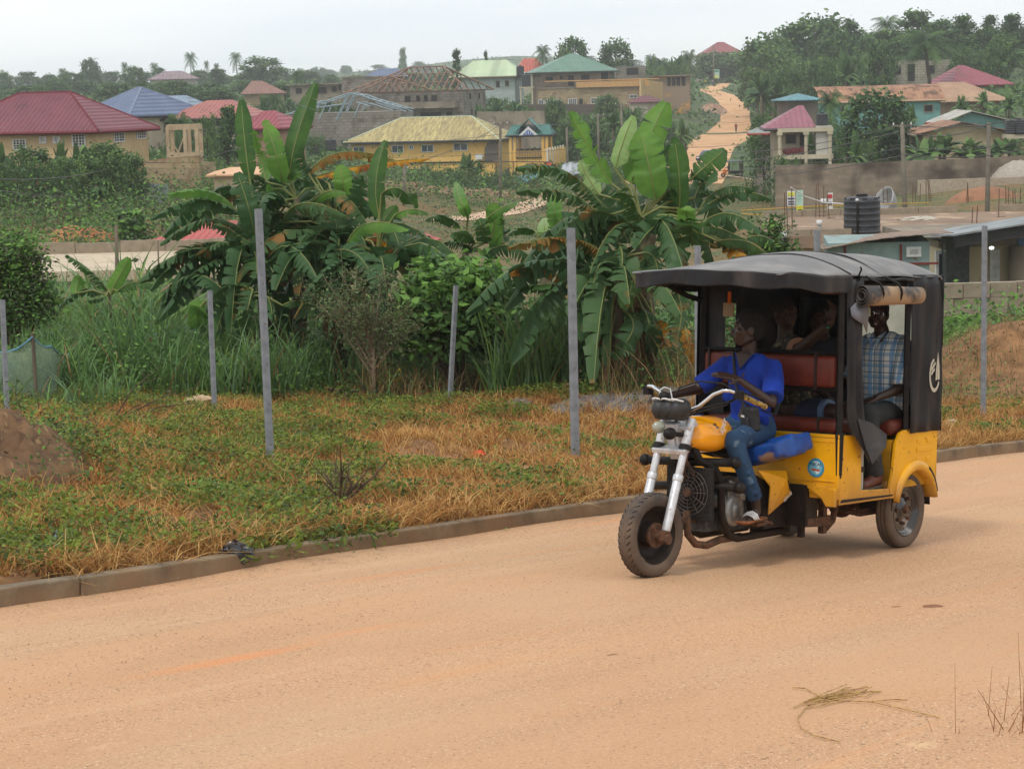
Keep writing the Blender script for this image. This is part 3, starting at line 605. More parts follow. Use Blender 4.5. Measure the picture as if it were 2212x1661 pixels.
sh = remeshed(m, 'shirt', M_blue, dr, .0085, 3)
# v neck: a skin coloured wedge lying on the chest
m = MB(); m.add([(-1.128, .052, 1.455), (-1.118, -.072, 1.465), (-1.078, -.012, 1.36), (-1.14, 0, 1.49)], [(0, 1, 2), (0, 3, 1)]); m.build('neckline', M_skin, dr, solid=.012)
m = MB(); m.tube([(-1.135, .06, 1.462), (-1.073, -.012, 1.352), (-1.123, -.08, 1.470)], .006, 6); m.build('collar_edge', mat('blue_dark', srgb(16, 44, 120)), sh)
M_denim = mat('blue_denim', srgb(48, 78, 108), srgb(30, 52, 80), 5, .9, .3, fac=(.3, .7), col3=srgb(110, 130, 145), s3=11, f3=(.62, .75))
m = MB(); m.cone((-1.20, .08, .93), (-1.20, -.08, .93), .125, .125, 16)
for a, b, c in ((hpN, knN, anN), (hpF, knF, anF)):
    m.cone(a, b, .098, .072, 16); m.cone(b, b.lerp(c, .55), .071, .06, 16); m.tube([b.lerp(c, .5), b.lerp(c, .98)], [.061, .054], 16); m.cone(b + Vector((-.05, 0, .02)), b.lerp(a, .3), .06, .07, 12)
for k in range(5): m.cone(knN.lerp(anN, .15 + .17 * k) + Vector((-.045, .02, 0)), knN.lerp(anN, .2 + .17 * k) + Vector((.03, .045, 0)), .022, .018, 8)
remeshed(m, 'jeans', M_denim, dr, .008, 2)
for y, sx_ in ((.285, 1), (-.30, -1)):
    m = MB(); G = []
    m.prism([(-.925, .330), (-.80, .325), (-.655, .318), (-.645, .338), (-.80, .342), (-.93, .352)], y - .045, y + .055); so = m.build('sandal', mat('sandal_tan', srgb(150, 90, 50), srgb(80, 50, 30), 20, .8), dr, bevel=.01)
    m = MB()
    for k in range(3): m.tube([(-.80 + .022 * k, y - .048, .345), (-.79 + .022 * k, y - .03, .385 - .006 * k), (-.785 + .022 * k, y + .01, .396 - .008 * k), (-.79 + .022 * k, y + .045, .378 - .006 * k), (-.80 + .022 * k, y + .058, .345)], .0075, 6)
    m.build('sandal_strap', M_white, so, smooth=True)
m = MB(); m.box((-.90, .20, .30), (.12, .22, .025)); m.box((-1.0, .26, .31), (.20, .03, .02), Matrix.Rotation(rad(-15), 3, 'Y')); m.build('foot_peg', M_rust, tri, bevel=.004)
# shoulder bag
bag = thing('shoulder_bag', None, 'small black shoulder bag hanging on the lap of the driver in the blue shirt', 'bag', M=VM)
Mb = mat('bag_black', (.012, .012, .014), (.03, .03, .033), 20, .7, .4)
Rb = Matrix.Rotation(rad(-38), 3, 'Z') @ Matrix.Rotation(rad(6), 3, 'Y')
m = MB(); m.box((-.97, .16, 1.02), (.075, .17, .17), Rb); bb = m.build('pouch', Mb, bag, bevel=.02, seg=3)
m = MB(); m.box(Vector((-.97, .16, 1.0)) + Rb @ Vector((.045, 0, -.01)), (.03, .14, .10), Rb); m.build('front_pocket', Mb, bb, bevel=.012)
m = MB(); m.box(Vector((-.97, .16, 1.02)) + Rb @ Vector((.064, .0, .025)), (.004, .062, .016), Rb); m.build('name_plate', M_white, bb, bevel=.0015)
m = MB(); m.tube([Vector((-.97, .16, 1.0)) + Rb @ Vector((.066, .012 * math.cos(a), -.03 + .016 * math.sin(a))) for a in [PI + i * PI / 6 for i in range(7)]], .0025, 5); m.build('ring', M_chrome, bb)
m = MB()
for path in ([(-.99, .13, 1.10), (-1.03, .02, 1.15), (-1.055, -.03, 1.25), (-1.09, -.07, 1.38), (-1.13, -.10, 1.465), (-1.2, -.11, 1.475)], [(-1.0, .22, 1.08), (-1.10, .27, 1.05), (-1.18, .25, 1.12), (-1.26, .22, 1.2)]): m.tube(path, [.014] * len(path), 6, flat=.35)
m.build('strap', mat('strap_grey', (.03, .032, .036)), bag, smooth=True)
# man in the plaid shirt on the rear bench
pl = vperson('smiling person in a plaid short sleeved shirt on the rear bench of the motor taxi')
m = MB(); m.cone((-2.60, .20, 1.02), (-2.60, .38, 1.02), .11, .11); m.cone((-2.58, .25, 1.05), (-2.58, .27, 1.42), .11, .12); m.cone((-2.58, .36, 1.05), (-2.58, .35, 1.42), .11, .12); m.cone((-2.57, .18, 1.52), (-2.58, .45, 1.52), .06, .06); m.cone((-2.57, .31, 1.5), (-2.53, .30, 1.63), .065, .055)
gp, Rp = head(m, (-2.50, .285, 1.735), (.93, .38, -.06), tilt=-.05)
for sh_, el, wr, dd, th in ((Vector((-2.57, .465, 1.50)), Vector((-2.48, .50, 1.19)), Vector((-2.27, .42, 1.125)), (.8, -.5, -.3), 1), (Vector((-2.57, .15, 1.50)), Vector((-2.45, .11, 1.22)), Vector((-2.25, .25, 1.13)), (.6, .6, -.3), -1)):
    m.cone(sh_, el, .052, .042); m.cone(el, wr, .040, .027); hand(m, wr, dd, (.3, .2, 1), 1, (.3, .35, .4, .45), thumb=th)
for y, k in ((.43, 0), (.20, 1)): m.cone((-2.55, y - .04, 1.0), (-2.13, y, 1.01), .08, .06); m.cone((-2.13, y, 1.01), (-2.13, y + .04, .60), .055, .04)
remeshed(m, 'body', M_skin, pl, .008, 3); face_parts(pl, gp, Rp, 1, smile=True)
e = MB()
for y in (-1, 1): e.tube([gp(.092, y * .034 + .022 * math.cos(a), .012 + .015 * math.sin(a)) for a in [i * PI / 6 for i in range(13)]], .0022, 5); e.tube([gp(.09, y * .056, .015), gp(.0, y * .082, .012)], .0022, 5)
e.tube([gp(.093, -.012, .015), gp(.093, .012, .015)], .002, 5); e.build('glasses', M_chrome, pl)
def plaid():
    m_ = mat('plaid_cotton', (.55, .60, .62), rough=.9); nt = m_.node_tree; N = nt.nodes.new; L = nt.links.new; b = next(n for n in nt.nodes if n.type == 'BSDF_PRINCIPLED')
    tc = N('ShaderNodeTexCoord'); sx = N('ShaderNodeSeparateXYZ'); L(tc.outputs['Object'], sx.inputs[0]); last = None
    def band(src, per, ph, wd):
        a = N('ShaderNodeMath'); a.operation = 'MULTIPLY_ADD'; a.inputs[1].default_value = 1 / per; a.inputs[2].default_value = ph; L(src, a.inputs[0])
        f = N('ShaderNodeMath'); f.operation = 'FRACT'; L(a.outputs[0], f.inputs[0]); c = N('ShaderNodeMath'); c.operation = 'LESS_THAN'; c.inputs[1].default_value = wd; L(f.outputs[0], c.inputs[0]); return c.outputs[0]
    prev = None
    for src, per, ph, wd, colr, al in ((1, .085, .1, .38, srgb(60, 130, 185), .7), (2, .085, .2, .30, srgb(90, 150, 190), .55), (1, .085, .6, .07, srgb(20, 60, 80), .8), (2, .085, .7, .07, srgb(20, 60, 80), .75), (1, .17, .3, .16, srgb(40, 90, 110), .45), (2, .0425, .3, .08, srgb(60, 110, 130), .5)):
        f = band(sx.outputs[src], per, ph, wd); mu = N('ShaderNodeMath'); mu.operation = 'MULTIPLY'; mu.inputs[1].default_value = al; L(f, mu.inputs[0])
        mx = N('ShaderNodeMix'); mx.data_type = 'RGBA'; L(mu.outputs[0], mx.inputs[0]); mx.inputs[7].default_value = colr + (1,)
        if prev is None: mx.inputs[6].default_value = (.62, .64, .62, 1)
        else: L(prev, mx.inputs[6])
        prev = mx.outputs[2]
    L(prev, b.inputs['Base Color']); return m_
m = MB(); m.cone((-2.58, .22, 1.08), (-2.58, .38, 1.08), .13, .13, 16); m.cone((-2.57, .25, 1.1), (-2.57, .26, 1.43), .125, .13, 16); m.cone((-2.57, .37, 1.1), (-2.57, .37, 1.43), .125, .13, 16); m.cone((-2.57, .18, 1.515), (-2.58, .45, 1.515), .074, .074, 14); m.cone((-2.57, .25, 1.545), (-2.57, .37, 1.545), .066, .066, 12)
m.tube([(-2.57, .44, 1.52), (-2.52, .485, 1.35), (-2.485, .505, 1.21)], [.072, .08, .082], 18); m.tube([(-2.57, .17, 1.52), (-2.50, .12, 1.35), (-2.46, .11, 1.24)], [.07, .078, .08], 18)
shp = remeshed(m, 'shirt', plaid(), pl, .009, 3)
m = MB(); m.add([(-2.50, .22, 1.60), (-2.44, .23, 1.575), (-2.42, .275, 1.50), (-2.45, .29, 1.55), (-2.50, .36, 1.61), (-2.44, .36, 1.585), (-2.415, .32, 1.505)], [(0, 1, 2, 3), (4, 3, 6, 5)]); m.build('collar', plaid(), shp, solid=.006)
M_trou = mat('black_trousers', (.018, .02, .02), (.03, .032, .032), 6, .9, .3)
m = MB(); m.cone((-2.58, .20, 1.0), (-2.58, .38, 1.0), .12, .12, 14)
for y in (.43, .20): m.cone((-2.55, y - .04, 1.0), (-2.12, y, 1.005), .10, .085, 14); m.tube([(-2.12, y, 1.03), (-2.10, y + .02, .85), (-2.12, y + .05, .62), (-2.13, y + .055, .565)], [.085, .085, .078, .08], 16)
remeshed(m, 'trousers', M_trou, pl, .010, 2)
for y in (.50, .26):
    m = MB(); m.cone((-2.15, y, .535), (-2.05, y, .53), .046, .044, 14); m.cone((-2.05, y, .52), (-1.93, y + .01, .505), .043, .033, 14); m.tube([(-2.15, y, .53), (-2.15, y, .60)], [.045, .05], 14)
    sb = remeshed(m, 'shoe', mat('brown_shoe', srgb(110, 58, 38), srgb(84, 42, 28), 12, .45, .15), pl, .007, 3)
    m = MB(); m.prism([(-2.20, .475), (-2.20, .497), (-2.1, .495), (-1.95, .488), (-1.89, .495), (-1.895, .475)], y - .042, y + .047); m.build('sole', mat('sole_grey', srgb(96, 84, 68)), sb, bevel=.008)
    m = MB()
    for k in range(3): m.tube([(-2.07 + .03 * k, y - .028, .562 - .01 * k), (-2.055 + .03 * k, y, .574 - .013 * k), (-2.07 + .03 * k, y + .03, .56 - .01 * k)], .004, 5)
    m.build('laces', M_blk, sb)
# man in camouflage reaching for the post
cm = vperson('person in camouflage t shirt and denim shorts gripping the corner post of the motor taxi')
m = MB(); m.cone((-1.80, -.10, 1.06), (-1.74, .04, 1.06), .10, .10); m.cone((-1.80, -.06, 1.1), (-1.80, -.08, 1.42), .12, .12); m.cone((-1.90, -.14, 1.50), (-1.74, .0, 1.51), .06, .06); m.cone((-1.81, -.09, 1.5), (-1.80, -.09, 1.64), .06, .055)
gc, Rc_ = head(m, (-1.79, -.085, 1.735), (.30, .95, -.05))
s1, e1, w1 = Vector((-1.74, .0, 1.52)), Vector((-1.60, .155, 1.485)), Vector((-1.565, .43, 1.695))
m.cone(s1, e1, .056, .046); m.cone(e1, w1, .046, .029); hand(m, w1, (.10, .25, .95), (-.9, .35, .1), 1.05, (.55, .6, .6, .6), thumb=1)
s2, e2, w2_ = Vector((-1.91, -.15, 1.50)), Vector((-2.0, .0, 1.25)), Vector((-1.9, .22, 1.13)); m.cone(s2, e2, .055, .045); m.cone(e2, w2_, .042, .028); hand(m, w2_, (.1, .9, -.2), (0, .2, 1), 1, thumb=1)
m.cone((-1.76, .02, 1.03), (-1.70, .40, 1.045), .085, .062); m.cone((-1.70, .40, 1.045), (-1.78, .44, .62), .058, .04); m.cone((-1.90, .0, 1.03), (-1.90, .38, 1.04), .085, .062); m.cone((-1.9, .38, 1.04), (-1.92, .40, .62), .058, .04)
m.cone((-1.78, .44, .60), (-1.78, .52, .52), .04, .035); m.cone((-1.92, .40, .60), (-1.92, .50, .52), .04, .035)
remeshed(m, 'body', M_skin2, cm, .008, 3); face_parts(cm, gc, Rc_)
M_camo = mat('camouflage', srgb(56, 52, 38), srgb(28, 28, 20), 14, .9, .1, fac=(.46, .5), detail=1, col3=srgb(120, 105, 76), s3=17, f3=(.58, .61))
m = MB(); m.cone((-1.80, -.10, 1.12), (-1.76, .03, 1.12), .125, .125, 16); m.cone((-1.80, -.05, 1.1), (-1.80, -.07, 1.42), .135, .135, 16); m.cone((-1.90, -.14, 1.51), (-1.75, .0, 1.515), .078, .078, 14); m.tube([s1 + Vector((-.03, -.03, 0)), s1.lerp(e1, .5), s1.lerp(e1, .82)], [.075, .08, .08], 18); m.tube([s2, s2.lerp(e2, .8)], [.07, .075], 16)
ts = remeshed(m, 't_shirt', M_camo, cm, .009, 3)
m = MB(); a_, b_ = s1.lerp(e1, .78), s1.lerp(e1, .86); m.tube([a_, b_], [.084, .084], 18); m.build('sleeve_cuff', mat('cuff_tan', srgb(150, 110, 84)), ts, smooth=False)
m = MB(); m.cone((-1.82, -.06, 1.03), (-1.78, .02, 1.03), .12, .12, 14); m.tube([(-1.77, .0, 1.03), (-1.71, .34, 1.045)], [.10, .088], 16); m.tube([(-1.90, .0, 1.03), (-1.90, .32, 1.04)], [.10, .088], 16); so = remeshed(m, 'shorts', mat('navy_denim', (.012, .016, .035), (.02, .026, .05), 8, .9), cm, .01, 2)
MB().tube([(-1.716, .31, 1.044), (-1.71, .35, 1.046)], .091, 16).build('turn_up', mat('pale_denim', srgb(90, 110, 140)), so)
wd = (w1 - e1).normalized(); MB().tube([w1 - wd * .045, w1 - wd * .02], .033, 16).build('wristwatch', M_blk, cm)
MB().box(w1 - wd * .033 + Vector((.02, .015, -.02)), (.014, .02, .014)).build('watch_face', mat('lcd_green', srgb(60, 130, 90)), cm)
# third passenger in the shade
tp = vperson('person in dark clothes sitting deep inside the motor taxi behind the raised arm')
m = MB(); m.cone((-2.58, -.30, 1.02), (-2.58, -.10, 1.02), .11, .11); m.cone((-2.58, -.20, 1.05), (-2.56, -.20, 1.42), .13, .13); m.cone((-2.56, -.34, 1.48), (-2.56, -.06, 1.48), .06, .06); m.cone((-2.55, -.2, 1.46), (-2.50, -.19, 1.58), .06, .055)
g3, R33 = head(m, (-2.46, -.18, 1.67), (.92, .35, 0))
for s in (-1, 1): m.cone((-2.56, -.20 + s * .16, 1.47), (-2.47, -.20 + s * .18, 1.2), .05, .042); m.cone((-2.47, -.20 + s * .18, 1.2), (-2.25, -.20 + s * .08, 1.12), .04, .028); hand(m, (-2.25, -.2 + s * .08, 1.12), (.9, -s * .2, -.2), (0, 0, 1), 1, thumb=s); m.cone((-2.55, -.2 + s * .09, 1.0), (-2.12, -.2 + s * .11, 1.02), .085, .06); m.cone((-2.12, -.2 + s * .11, 1.02), (-2.12, -.2 + s * .11, .55), .055, .04); m.cone((-2.12, -.2 + s * .11, .51), (-1.95, -.2 + s * .12, .505), .035, .03)
remeshed(m, 'body', M_skin2, tp, .009, 3); face_parts(tp, g3, R33)
m = MB(); m.cone((-2.58, -.28, 1.08), (-2.58, -.12, 1.08), .125, .125, 14); m.cone((-2.58, -.20, 1.1), (-2.56, -.20, 1.42), .145, .145, 16); m.cone((-2.56, -.34, 1.48), (-2.56, -.06, 1.48), .074, .074, 12)
for s in (-1, 1): m.tube([(-2.56, -.20 + s * .15, 1.48), (-2.48, -.20 + s * .18, 1.24)], [.07, .07], 14); m.cone((-2.55, -.2 + s * .09, 1.0), (-2.12, -.2 + s * .11, 1.02), .10, .08, 12); m.tube([(-2.12, -.2 + s * .11, 1.02), (-2.12, -.2 + s * .11, .58)], [.08, .07], 12)
remeshed(m, 'clothes', mat('navy_cloth', (.012, .013, .018), (.02, .02, .03), 6, .9), tp, .011, 2)
# ================================================================ camera, sky, sun
cd = bpy.data.cameras.new('camera'); cam = bpy.data.objects.new('camera', cd); COL.objects.link(cam)
Rcam = A @ np.array([[1, 0, 0], [0, -1, 0], [0, 0, -1]]).T
cam.matrix_world = Matrix([[Rcam[i][0], Rcam[i][1], Rcam[i][2], CAM[i]] for i in range(3)] + [[0, 0, 0, 1]])
cd.sensor_width = 36; cd.lens = F / 2212 * 36; cd.clip_end = 9000; cd.clip_start = .1
bpy.context.scene.camera = cam
SUN_EL, SUN_AZ = 58, 215                       # azimuth clockwise from +Y
wd_ = bpy.data.worlds.new('World'); bpy.context.scene.world = wd_; wd_.use_nodes = True
nt = wd_.node_tree; nt.nodes.clear(); N = nt.nodes.new; L = nt.links.new
o_ = N('ShaderNodeOutputWorld'); bg = N('ShaderNodeBackground'); sky = N('ShaderNodeTexSky'); sky.sky_type = 'NISHITA'; sky.sun_disc = False
sky.sun_elevation = rad(SUN_EL); sky.sun_rotation = rad(SUN_AZ); sky.dust_density = 4; sky.air_density = 1.2
bg.inputs['Strength'].default_value = .1; L(sky.outputs[0], bg.inputs[0])
bg2 = N('ShaderNodeBackground')                # the overcast: thin bright cloud sheet with faint structure
tc = N('ShaderNodeTexCoord'); mp = N('ShaderNodeMapping'); mp.inputs['Scale'].default_value = (1.2, 1.2, 9); nz = N('ShaderNodeTexNoise'); nz.inputs['Scale'].default_value = 2.2; nz.inputs['Detail'].default_value = 5
L(tc.outputs['Generated'], mp.inputs[0]); L(mp.outputs[0], nz.inputs['Vector'])
rp = N('ShaderNodeValToRGB'); rp.color_ramp.elements[0].position = .32; rp.color_ramp.elements[1].position = .68
rp.color_ramp.elements[0].color = (.74, .80, .85, 1); rp.color_ramp.elements[1].color = (.92, .92, .91, 1); L(nz.outputs['Fac'], rp.inputs['Fac']); L(rp.outputs[0], bg2.inputs[0])
bg2.inputs['Strength'].default_value = 1.36
ms = N('ShaderNodeMixShader'); ms.inputs[0].default_value = .88; L(bg.outputs[0], ms.inputs[1]); L(bg2.outputs[0], ms.inputs[2]); L(ms.outputs[0], o_.inputs[0])
sd = bpy.data.lights.new('sun', 'SUN'); sd.energy = 1.5; sd.angle = rad(9); sd.color = (1, .96, .90); so_ = bpy.data.objects.new('sun', sd); COL.objects.link(so_)
az = rad(SUN_AZ); dv = Vector((math.sin(az) * math.cos(rad(SUN_EL)), math.cos(az) * math.cos(rad(SUN_EL)), math.sin(rad(SUN_EL))))
so_.rotation_euler = dv.to_track_quat('Z', 'Y').to_euler()
sc_ = bpy.context.scene; sc_.view_settings.view_transform = 'Standard'; sc_.view_settings.look = 'None'; sc_.view_settings.exposure = 0; sc_.view_settings.gamma = 1
sc_.cycles.max_bounces = 6; sc_.cycles.diffuse_bounces = 2; sc_.cycles.glossy_bounces = 2; sc_.cycles.transmission_bounces = 4; sc_.cycles.transparent_max_bounces = 8; sc_.cycles.volume_bounces = 4
sc_.cycles.volume_step_rate = 10
# ================================================================ terrain
nW = A @ VR[:, 2]; nW = nW / np.linalg.norm(nW)
def planez(x, y): return Vo[2] - (nW[0] * (x - Vo[0]) + nW[1] * (y - Vo[1])) / nW[2]
def onplane(u, v, off=0.0):
    d = A @ np.array([(u - CX) / F, (v - CY) / F, 1.0]); k = ((Vo + nW * off - CAM) @ nW) / (d @ nW); return CAM + d * k
kerb_px = [(-700, 1402), (0, 1299), (675, 1192), (1350, 1093), (1932, 1000), (2212, 966), (2900, 905)]
kp = [onplane(u, v) for u, v in kerb_px]
kd = kp[4] - kp[1]; kd[2] = 0; kd = kd / np.linalg.norm(kd)      # kerb direction in plan
kn = np.array([-kd[1], kd[0], 0.0]); ko = kp[2].copy()            # kn points away from the camera
def kerb_s(x, y):                                                # distance beyond the kerb line
    x = np.asarray(x, float); y = np.asarray(y, float)
    t = (x - ko[0]) * kd[0] + (y - ko[1]) * kd[1]; s = (x - ko[0]) * kn[0] + (y - ko[1]) * kn[1]
    tk = [(p - ko) @ kd for p in kp]; sk = [(p - ko) @ kn for p in kp]
    return s - np.interp(t, tk, sk)
TD = [45, 60, 90, 110, 150, 190, 240, 275, 330, 385, 450, 520, 650, 900, 1300, 2600, 6000]
TU = [-900, 400, 1106, 1590, 2212, 3300]
TT = [[5.8, 7.0, 7.8, 7.8, 7.6, 7.2, 6.4, 5.8, 5.0, 3.6, 2.2, 1.0, -1.5, -3, -2, -14, -30],
      [5.8, 7.0, 7.8, 7.8, 7.6, 7.2, 6.4, 5.8, 5.0, 3.6, 2.2, 1.0, -1.5, -3, -2, -14, -30],
      [5.9, 7.6, 9.8, 10.6, 11.3, 11.6, 12.0, 12.2, 9.0, 6.0, 3.0, 3.5, 2.0, 0.0, -6, -22, -40],
      [6.0, 7.6, 9.8, 10.6, 11.4, 11.4, 11.3, 10.8, 10.2, 9.4, 6.0, 2.8, -.2, 4.0, 0, -16, -30],
      [6.2, 7.6, 9.6, 9.4, 9.2, 9.3, 6.5, 4.3, 1.0, -1.8, -5, -7, -8, -8, -8, -16, -30],
      [6.2, 7.6, 9.6, 9.4, 9.2, 9.3, 6.5, 4.3, 1.0, -1.8, -5, -7, -8, -8, -8, -16, -30]]
TT = np.array(TT)
def ground(x, y):
    x = np.asarray(x, float); y = np.asarray(y, float); D = np.maximum(y, 5); u = CX + F * x / D
    tot = []
    lD = np.log(np.clip(D, 45, 6000)); lt = np.log(TD); rows = [np.interp(lD, lt, r) for r in TT]
    z = np.zeros_like(D); uu = np.clip(u, TU[0], TU[-1])
    for i in range(len(TU) - 1):
        w = np.clip((uu - TU[i]) / (TU[i + 1] - TU[i]), 0, 1); w = w * w * (3 - 2 * w)
        sel = (uu >= TU[i]) & (uu <= TU[i + 1]); z = np.where(sel, rows[i] * (1 - w) + rows[i + 1] * w, z)
    far = CAM[2] - z + (.5 * np.sin(x * .031 + 1) * np.cos(y * .023) + .2 * np.sin(x * .11 + y * .07)) * smoothstep(60, 300, D) + 9 * smoothstep(500, 1100, D) * np.sin(x * .0061 + 2) * np.cos(y * .0032 + x * .002) + 3 * smoothstep(500, 1000, D) * np.sin(x * .021 + y * .004)
    pz = planez(x, y); s = kerb_s(x, y)
    near = pz + np.where(s > .26, .06 + .05 * np.sin(x * 1.7) * np.sin(y * 1.3) * smoothstep(.5, 2, s) + .03 * np.sin(x * 4.1 + y * 2.2) * smoothstep(.4, 1, s), -.25)
    near = near + np.where(y < 4, (y - 4) * .0, 0)
    # heaps and banks on the verge
    for (hx, hy, hr, hh) in HEAPS: near = near + hh * np.exp(-((x - hx) ** 2 + (y - hy) ** 2) / hr ** 2)
    w = smoothstep(36, 62, D)
    return near * (1 - w) + far * w
HEAPS = []
def gz(x, y): return float(ground(x, y))
def onground(u, v, lo=8.0, hi=4500.0):
    d = A @ np.array([(u - CX) / F, (v - CY) / F, 1.0]); k = np.geomspace(lo, hi, 700); P = CAM[:, None] + d[:, None] * k
    below = P[2] < ground(P[0], P[1]); i = int(np.argmax(below))
    if not below[i]: i = len(k) - 1
    a, b = k[max(i - 1, 0)], k[i]
    for _ in range(18):
        c = (a + b) / 2; p = CAM + d * c
        if p[2] < gz(p[0], p[1]): b = c
        else: a = c
    return CAM + d * b, b
for (u, v, D, r, h) in ((-60, 830, 19.5, 1.1, .45), (2170, 800, 37.0, 1.7, .85), (2420, 790, 38, 2.4, .9), (1400, 845, 29.0, 1.9, .35)):
    p = W(u, v, D); HEAPS.append((p[0], p[1], r, h))
gx = np.concatenate([-np.geomspace(30, 980, 56)[::-1], np.linspace(-29.5, 29.5, 240), np.geomspace(30, 980, 56)])
gy = np.concatenate([np.linspace(-60, 8, 12), np.linspace(8.5, 45, 190), np.geomspace(45.6, 1900, 180)])
X, Y = np.meshgrid(gx, gy); Zg = ground(X, Y)
V = np.stack([X, Y, Zg], -1).reshape(-1, 3); ny_, nx_ = X.shape; idx = np.arange(ny_ * nx_).reshape(ny_, nx_)
Fq = np.stack([idx[:-1, :-1], idx[:-1, 1:], idx[1:, 1:], idx[1:, :-1]], -1).reshape(-1, 4)
M_near = mat('verge_soil', srgb(150, 110, 74), srgb(100, 72, 46), 2.2, .95, .4, col3=srgb(120, 96, 70), s3=11)
M_field = mat('valley_ground', srgb(96, 92, 52), srgb(120, 88, 52), .07, .95, .2, fac=(.42, .62), col3=srgb(72, 84, 42), s3=.5, f3=(.45, .6))
M_hillg = mat('hill_ground', (.06, .10, .035), (.09, .11, .045), .05, .95, col3=(.03, .05, .022), s3=.3)
cy_ = Y[:-1, :-1].reshape(-1); mi = np.where(cy_ < 44, 0, np.where(cy_ < 235, 1, 2))
tag(npobj('ground', V, Fq, [M_near, M_field, M_hillg], smooth=True, mi=mi), 'verge and valley ground running back to the far hills', kind='structure')
# road: a sheet on the road plane, in the plane frame
M_road = mat('dirt_road', srgb(194, 153, 116), srgb(178, 137, 102), 1.1, .92, .25, stretch=(.35, 1.2, 1), detail=8, fac=(.3, .7))
nt = M_road.node_tree; N = nt.nodes.new; L = nt.links.new; b = next(n for n in nt.nodes if n.type == 'BSDF_PRINCIPLED'); src = b.inputs['Base Color'].links[0].from_socket
tc = next(n for n in nt.nodes if n.type == 'TEX_COORD')
def rlayer(src, scale, stretch, lo, hi, col, amt, detail=3, kind='NOISE', off=(0, 0, 0)):
    mp = N('ShaderNodeMapping'); mp.inputs['Scale'].default_value = stretch; mp.inputs['Location'].default_value = off; L(tc.outputs['Object'], mp.inputs[0])
    if kind == 'NOISE':
        n = N('ShaderNodeTexNoise'); n.inputs['Scale'].default_value = scale; n.inputs['Detail'].default_value = detail; o = n.outputs['Fac']
    else:
        n = N('ShaderNodeTexVoronoi'); n.inputs['Scale'].default_value = scale; n.inputs['Randomness'].default_value = 1; o = n.outputs['Distance']
    L(mp.outputs[0], n.inputs['Vector']); r = N('ShaderNodeMapRange'); r.inputs[1].default_value = lo; r.inputs[2].default_value = hi; r.inputs[3].default_value = 0; r.inputs[4].default_value = amt
    L(o, r.inputs[0]); mx = N('ShaderNodeMix'); mx.data_type = 'RGBA'; L(r.outputs[0], mx.inputs[0]); L(src, mx.inputs[6]); mx.inputs[7].default_value = tuple(col) + (1,); return mx.outputs[2]
src = rlayer(src, .55, (.25, 1.6, 1), .52, .74, srgb(210, 154, 106), .5, 5)
src = rlayer(src, 60, (1, 1, 1), .57, .70, srgb(128, 100, 78), .7, 2)
src = rlayer(src, 34, (1, 1, 1), .65, .71, srgb(106, 82, 64), .75, 1, off=(3, 7, 1))
src = rlayer(src, 75, (1, 1, 1), .63, .70, srgb(228, 202, 170), .65, 1, off=(9, 2, 5))
src = rlayer(src, 5, (1, 1, 1), .034, .018, srgb(110, 76, 54), .7, kind='V', off=(.4, .1, 0))
src = rlayer(src, .30, (.6, 1, 1), .5, .68, srgb(190, 160, 128), .5, 3, off=(11, 4, 0))
src = rlayer(src, .9, (.22, 2.4, 1), .60, .70, srgb(206, 138, 86), .4, 5, off=(2.3, 5.1, 0))
src = rlayer(src, .42, (.12, 3.2, 1), .46, .62, srgb(190, 148, 110), .5, 3, off=(7.7, 1.3, 0))
src = rlayer(src, .8, (.1, 4.5, 1), .56, .66, srgb(214, 178, 144), .14, 5, off=(1.7, 8.3, 0))
def stain(src, x, y, rx, ry, col, amt, soft=.35):
    mp = N('ShaderNodeMapping'); mp.inputs['Location'].default_value = (-x / rx, -y / ry, 0); mp.inputs['Scale'].default_value = (1 / rx, 1 / ry, 0); L(tc.outputs['Object'], mp.inputs[0])
    ln = N('ShaderNodeVectorMath'); ln.operation = 'LENGTH'; L(mp.outputs[0], ln.inputs[0]); n = N('ShaderNodeTexNoise'); n.inputs['Scale'].default_value = 9; n.inputs['Detail'].default_value = 4; L(tc.outputs['Object'], n.inputs['Vector'])
    ad = N('ShaderNodeMath'); ad.operation = 'MULTIPLY_ADD'; ad.inputs[1].default_value = .9; L(n.outputs['Fac'], ad.inputs[0]); L(ln.outputs['Value'], ad.inputs[2])
    r = N('ShaderNodeMapRange'); r.inputs[1].default_value = 1.45 - soft; r.inputs[2].default_value = 1.45; r.inputs[3].default_value = amt; r.inputs[4].default_value = 0; L(ad.outputs[0], r.inputs[0])
    mx = N('ShaderNodeMix'); mx.data_type = 'RGBA'; L(r.outputs[0], mx.inputs[0]); L(src, mx.inputs[6]); mx.inputs[7].default_value = tuple(col) + (1,); return mx.outputs[2]
for u_, v_, rx_, ry_, c_, a_, s_ in ((2015, 1310, .085, .06, srgb(120, 76, 52), .85, .15), (1936, 1311, .05, .025, srgb(140, 84, 52), .6, .2), (500, 1425, .85, .10, srgb(216, 132, 74), .6, 1.0), (780, 1362, .6, .07, srgb(216, 138, 84), .4, 1.0), (1990, 1610, .12, .08, srgb(230, 196, 150), .4, .9), (225, 1612, .14, .05, srgb(230, 196, 150), .2, .9), (1322, 1415, .05, .02, srgb(120, 80, 56), .7, .2)):
    q_ = VRw.T @ (onplane(u_, v_) - Vo); src = stain(src, q_[0], q_[1], rx_, ry_, c_, a_, s_)
L(src, b.inputs['Base Color'])
kl = [VRw.T @ (p - Vo) for p in kp]                        # kerb in plane coordinates
kx = [p[0] for p in kl]; ky_ = [p[1] for p in kl]
def kerb_y(x): return float(np.interp(x, kx[::-1], ky_[::-1]))
xsr = np.linspace(22, -70, 185); G = []
m = MB()
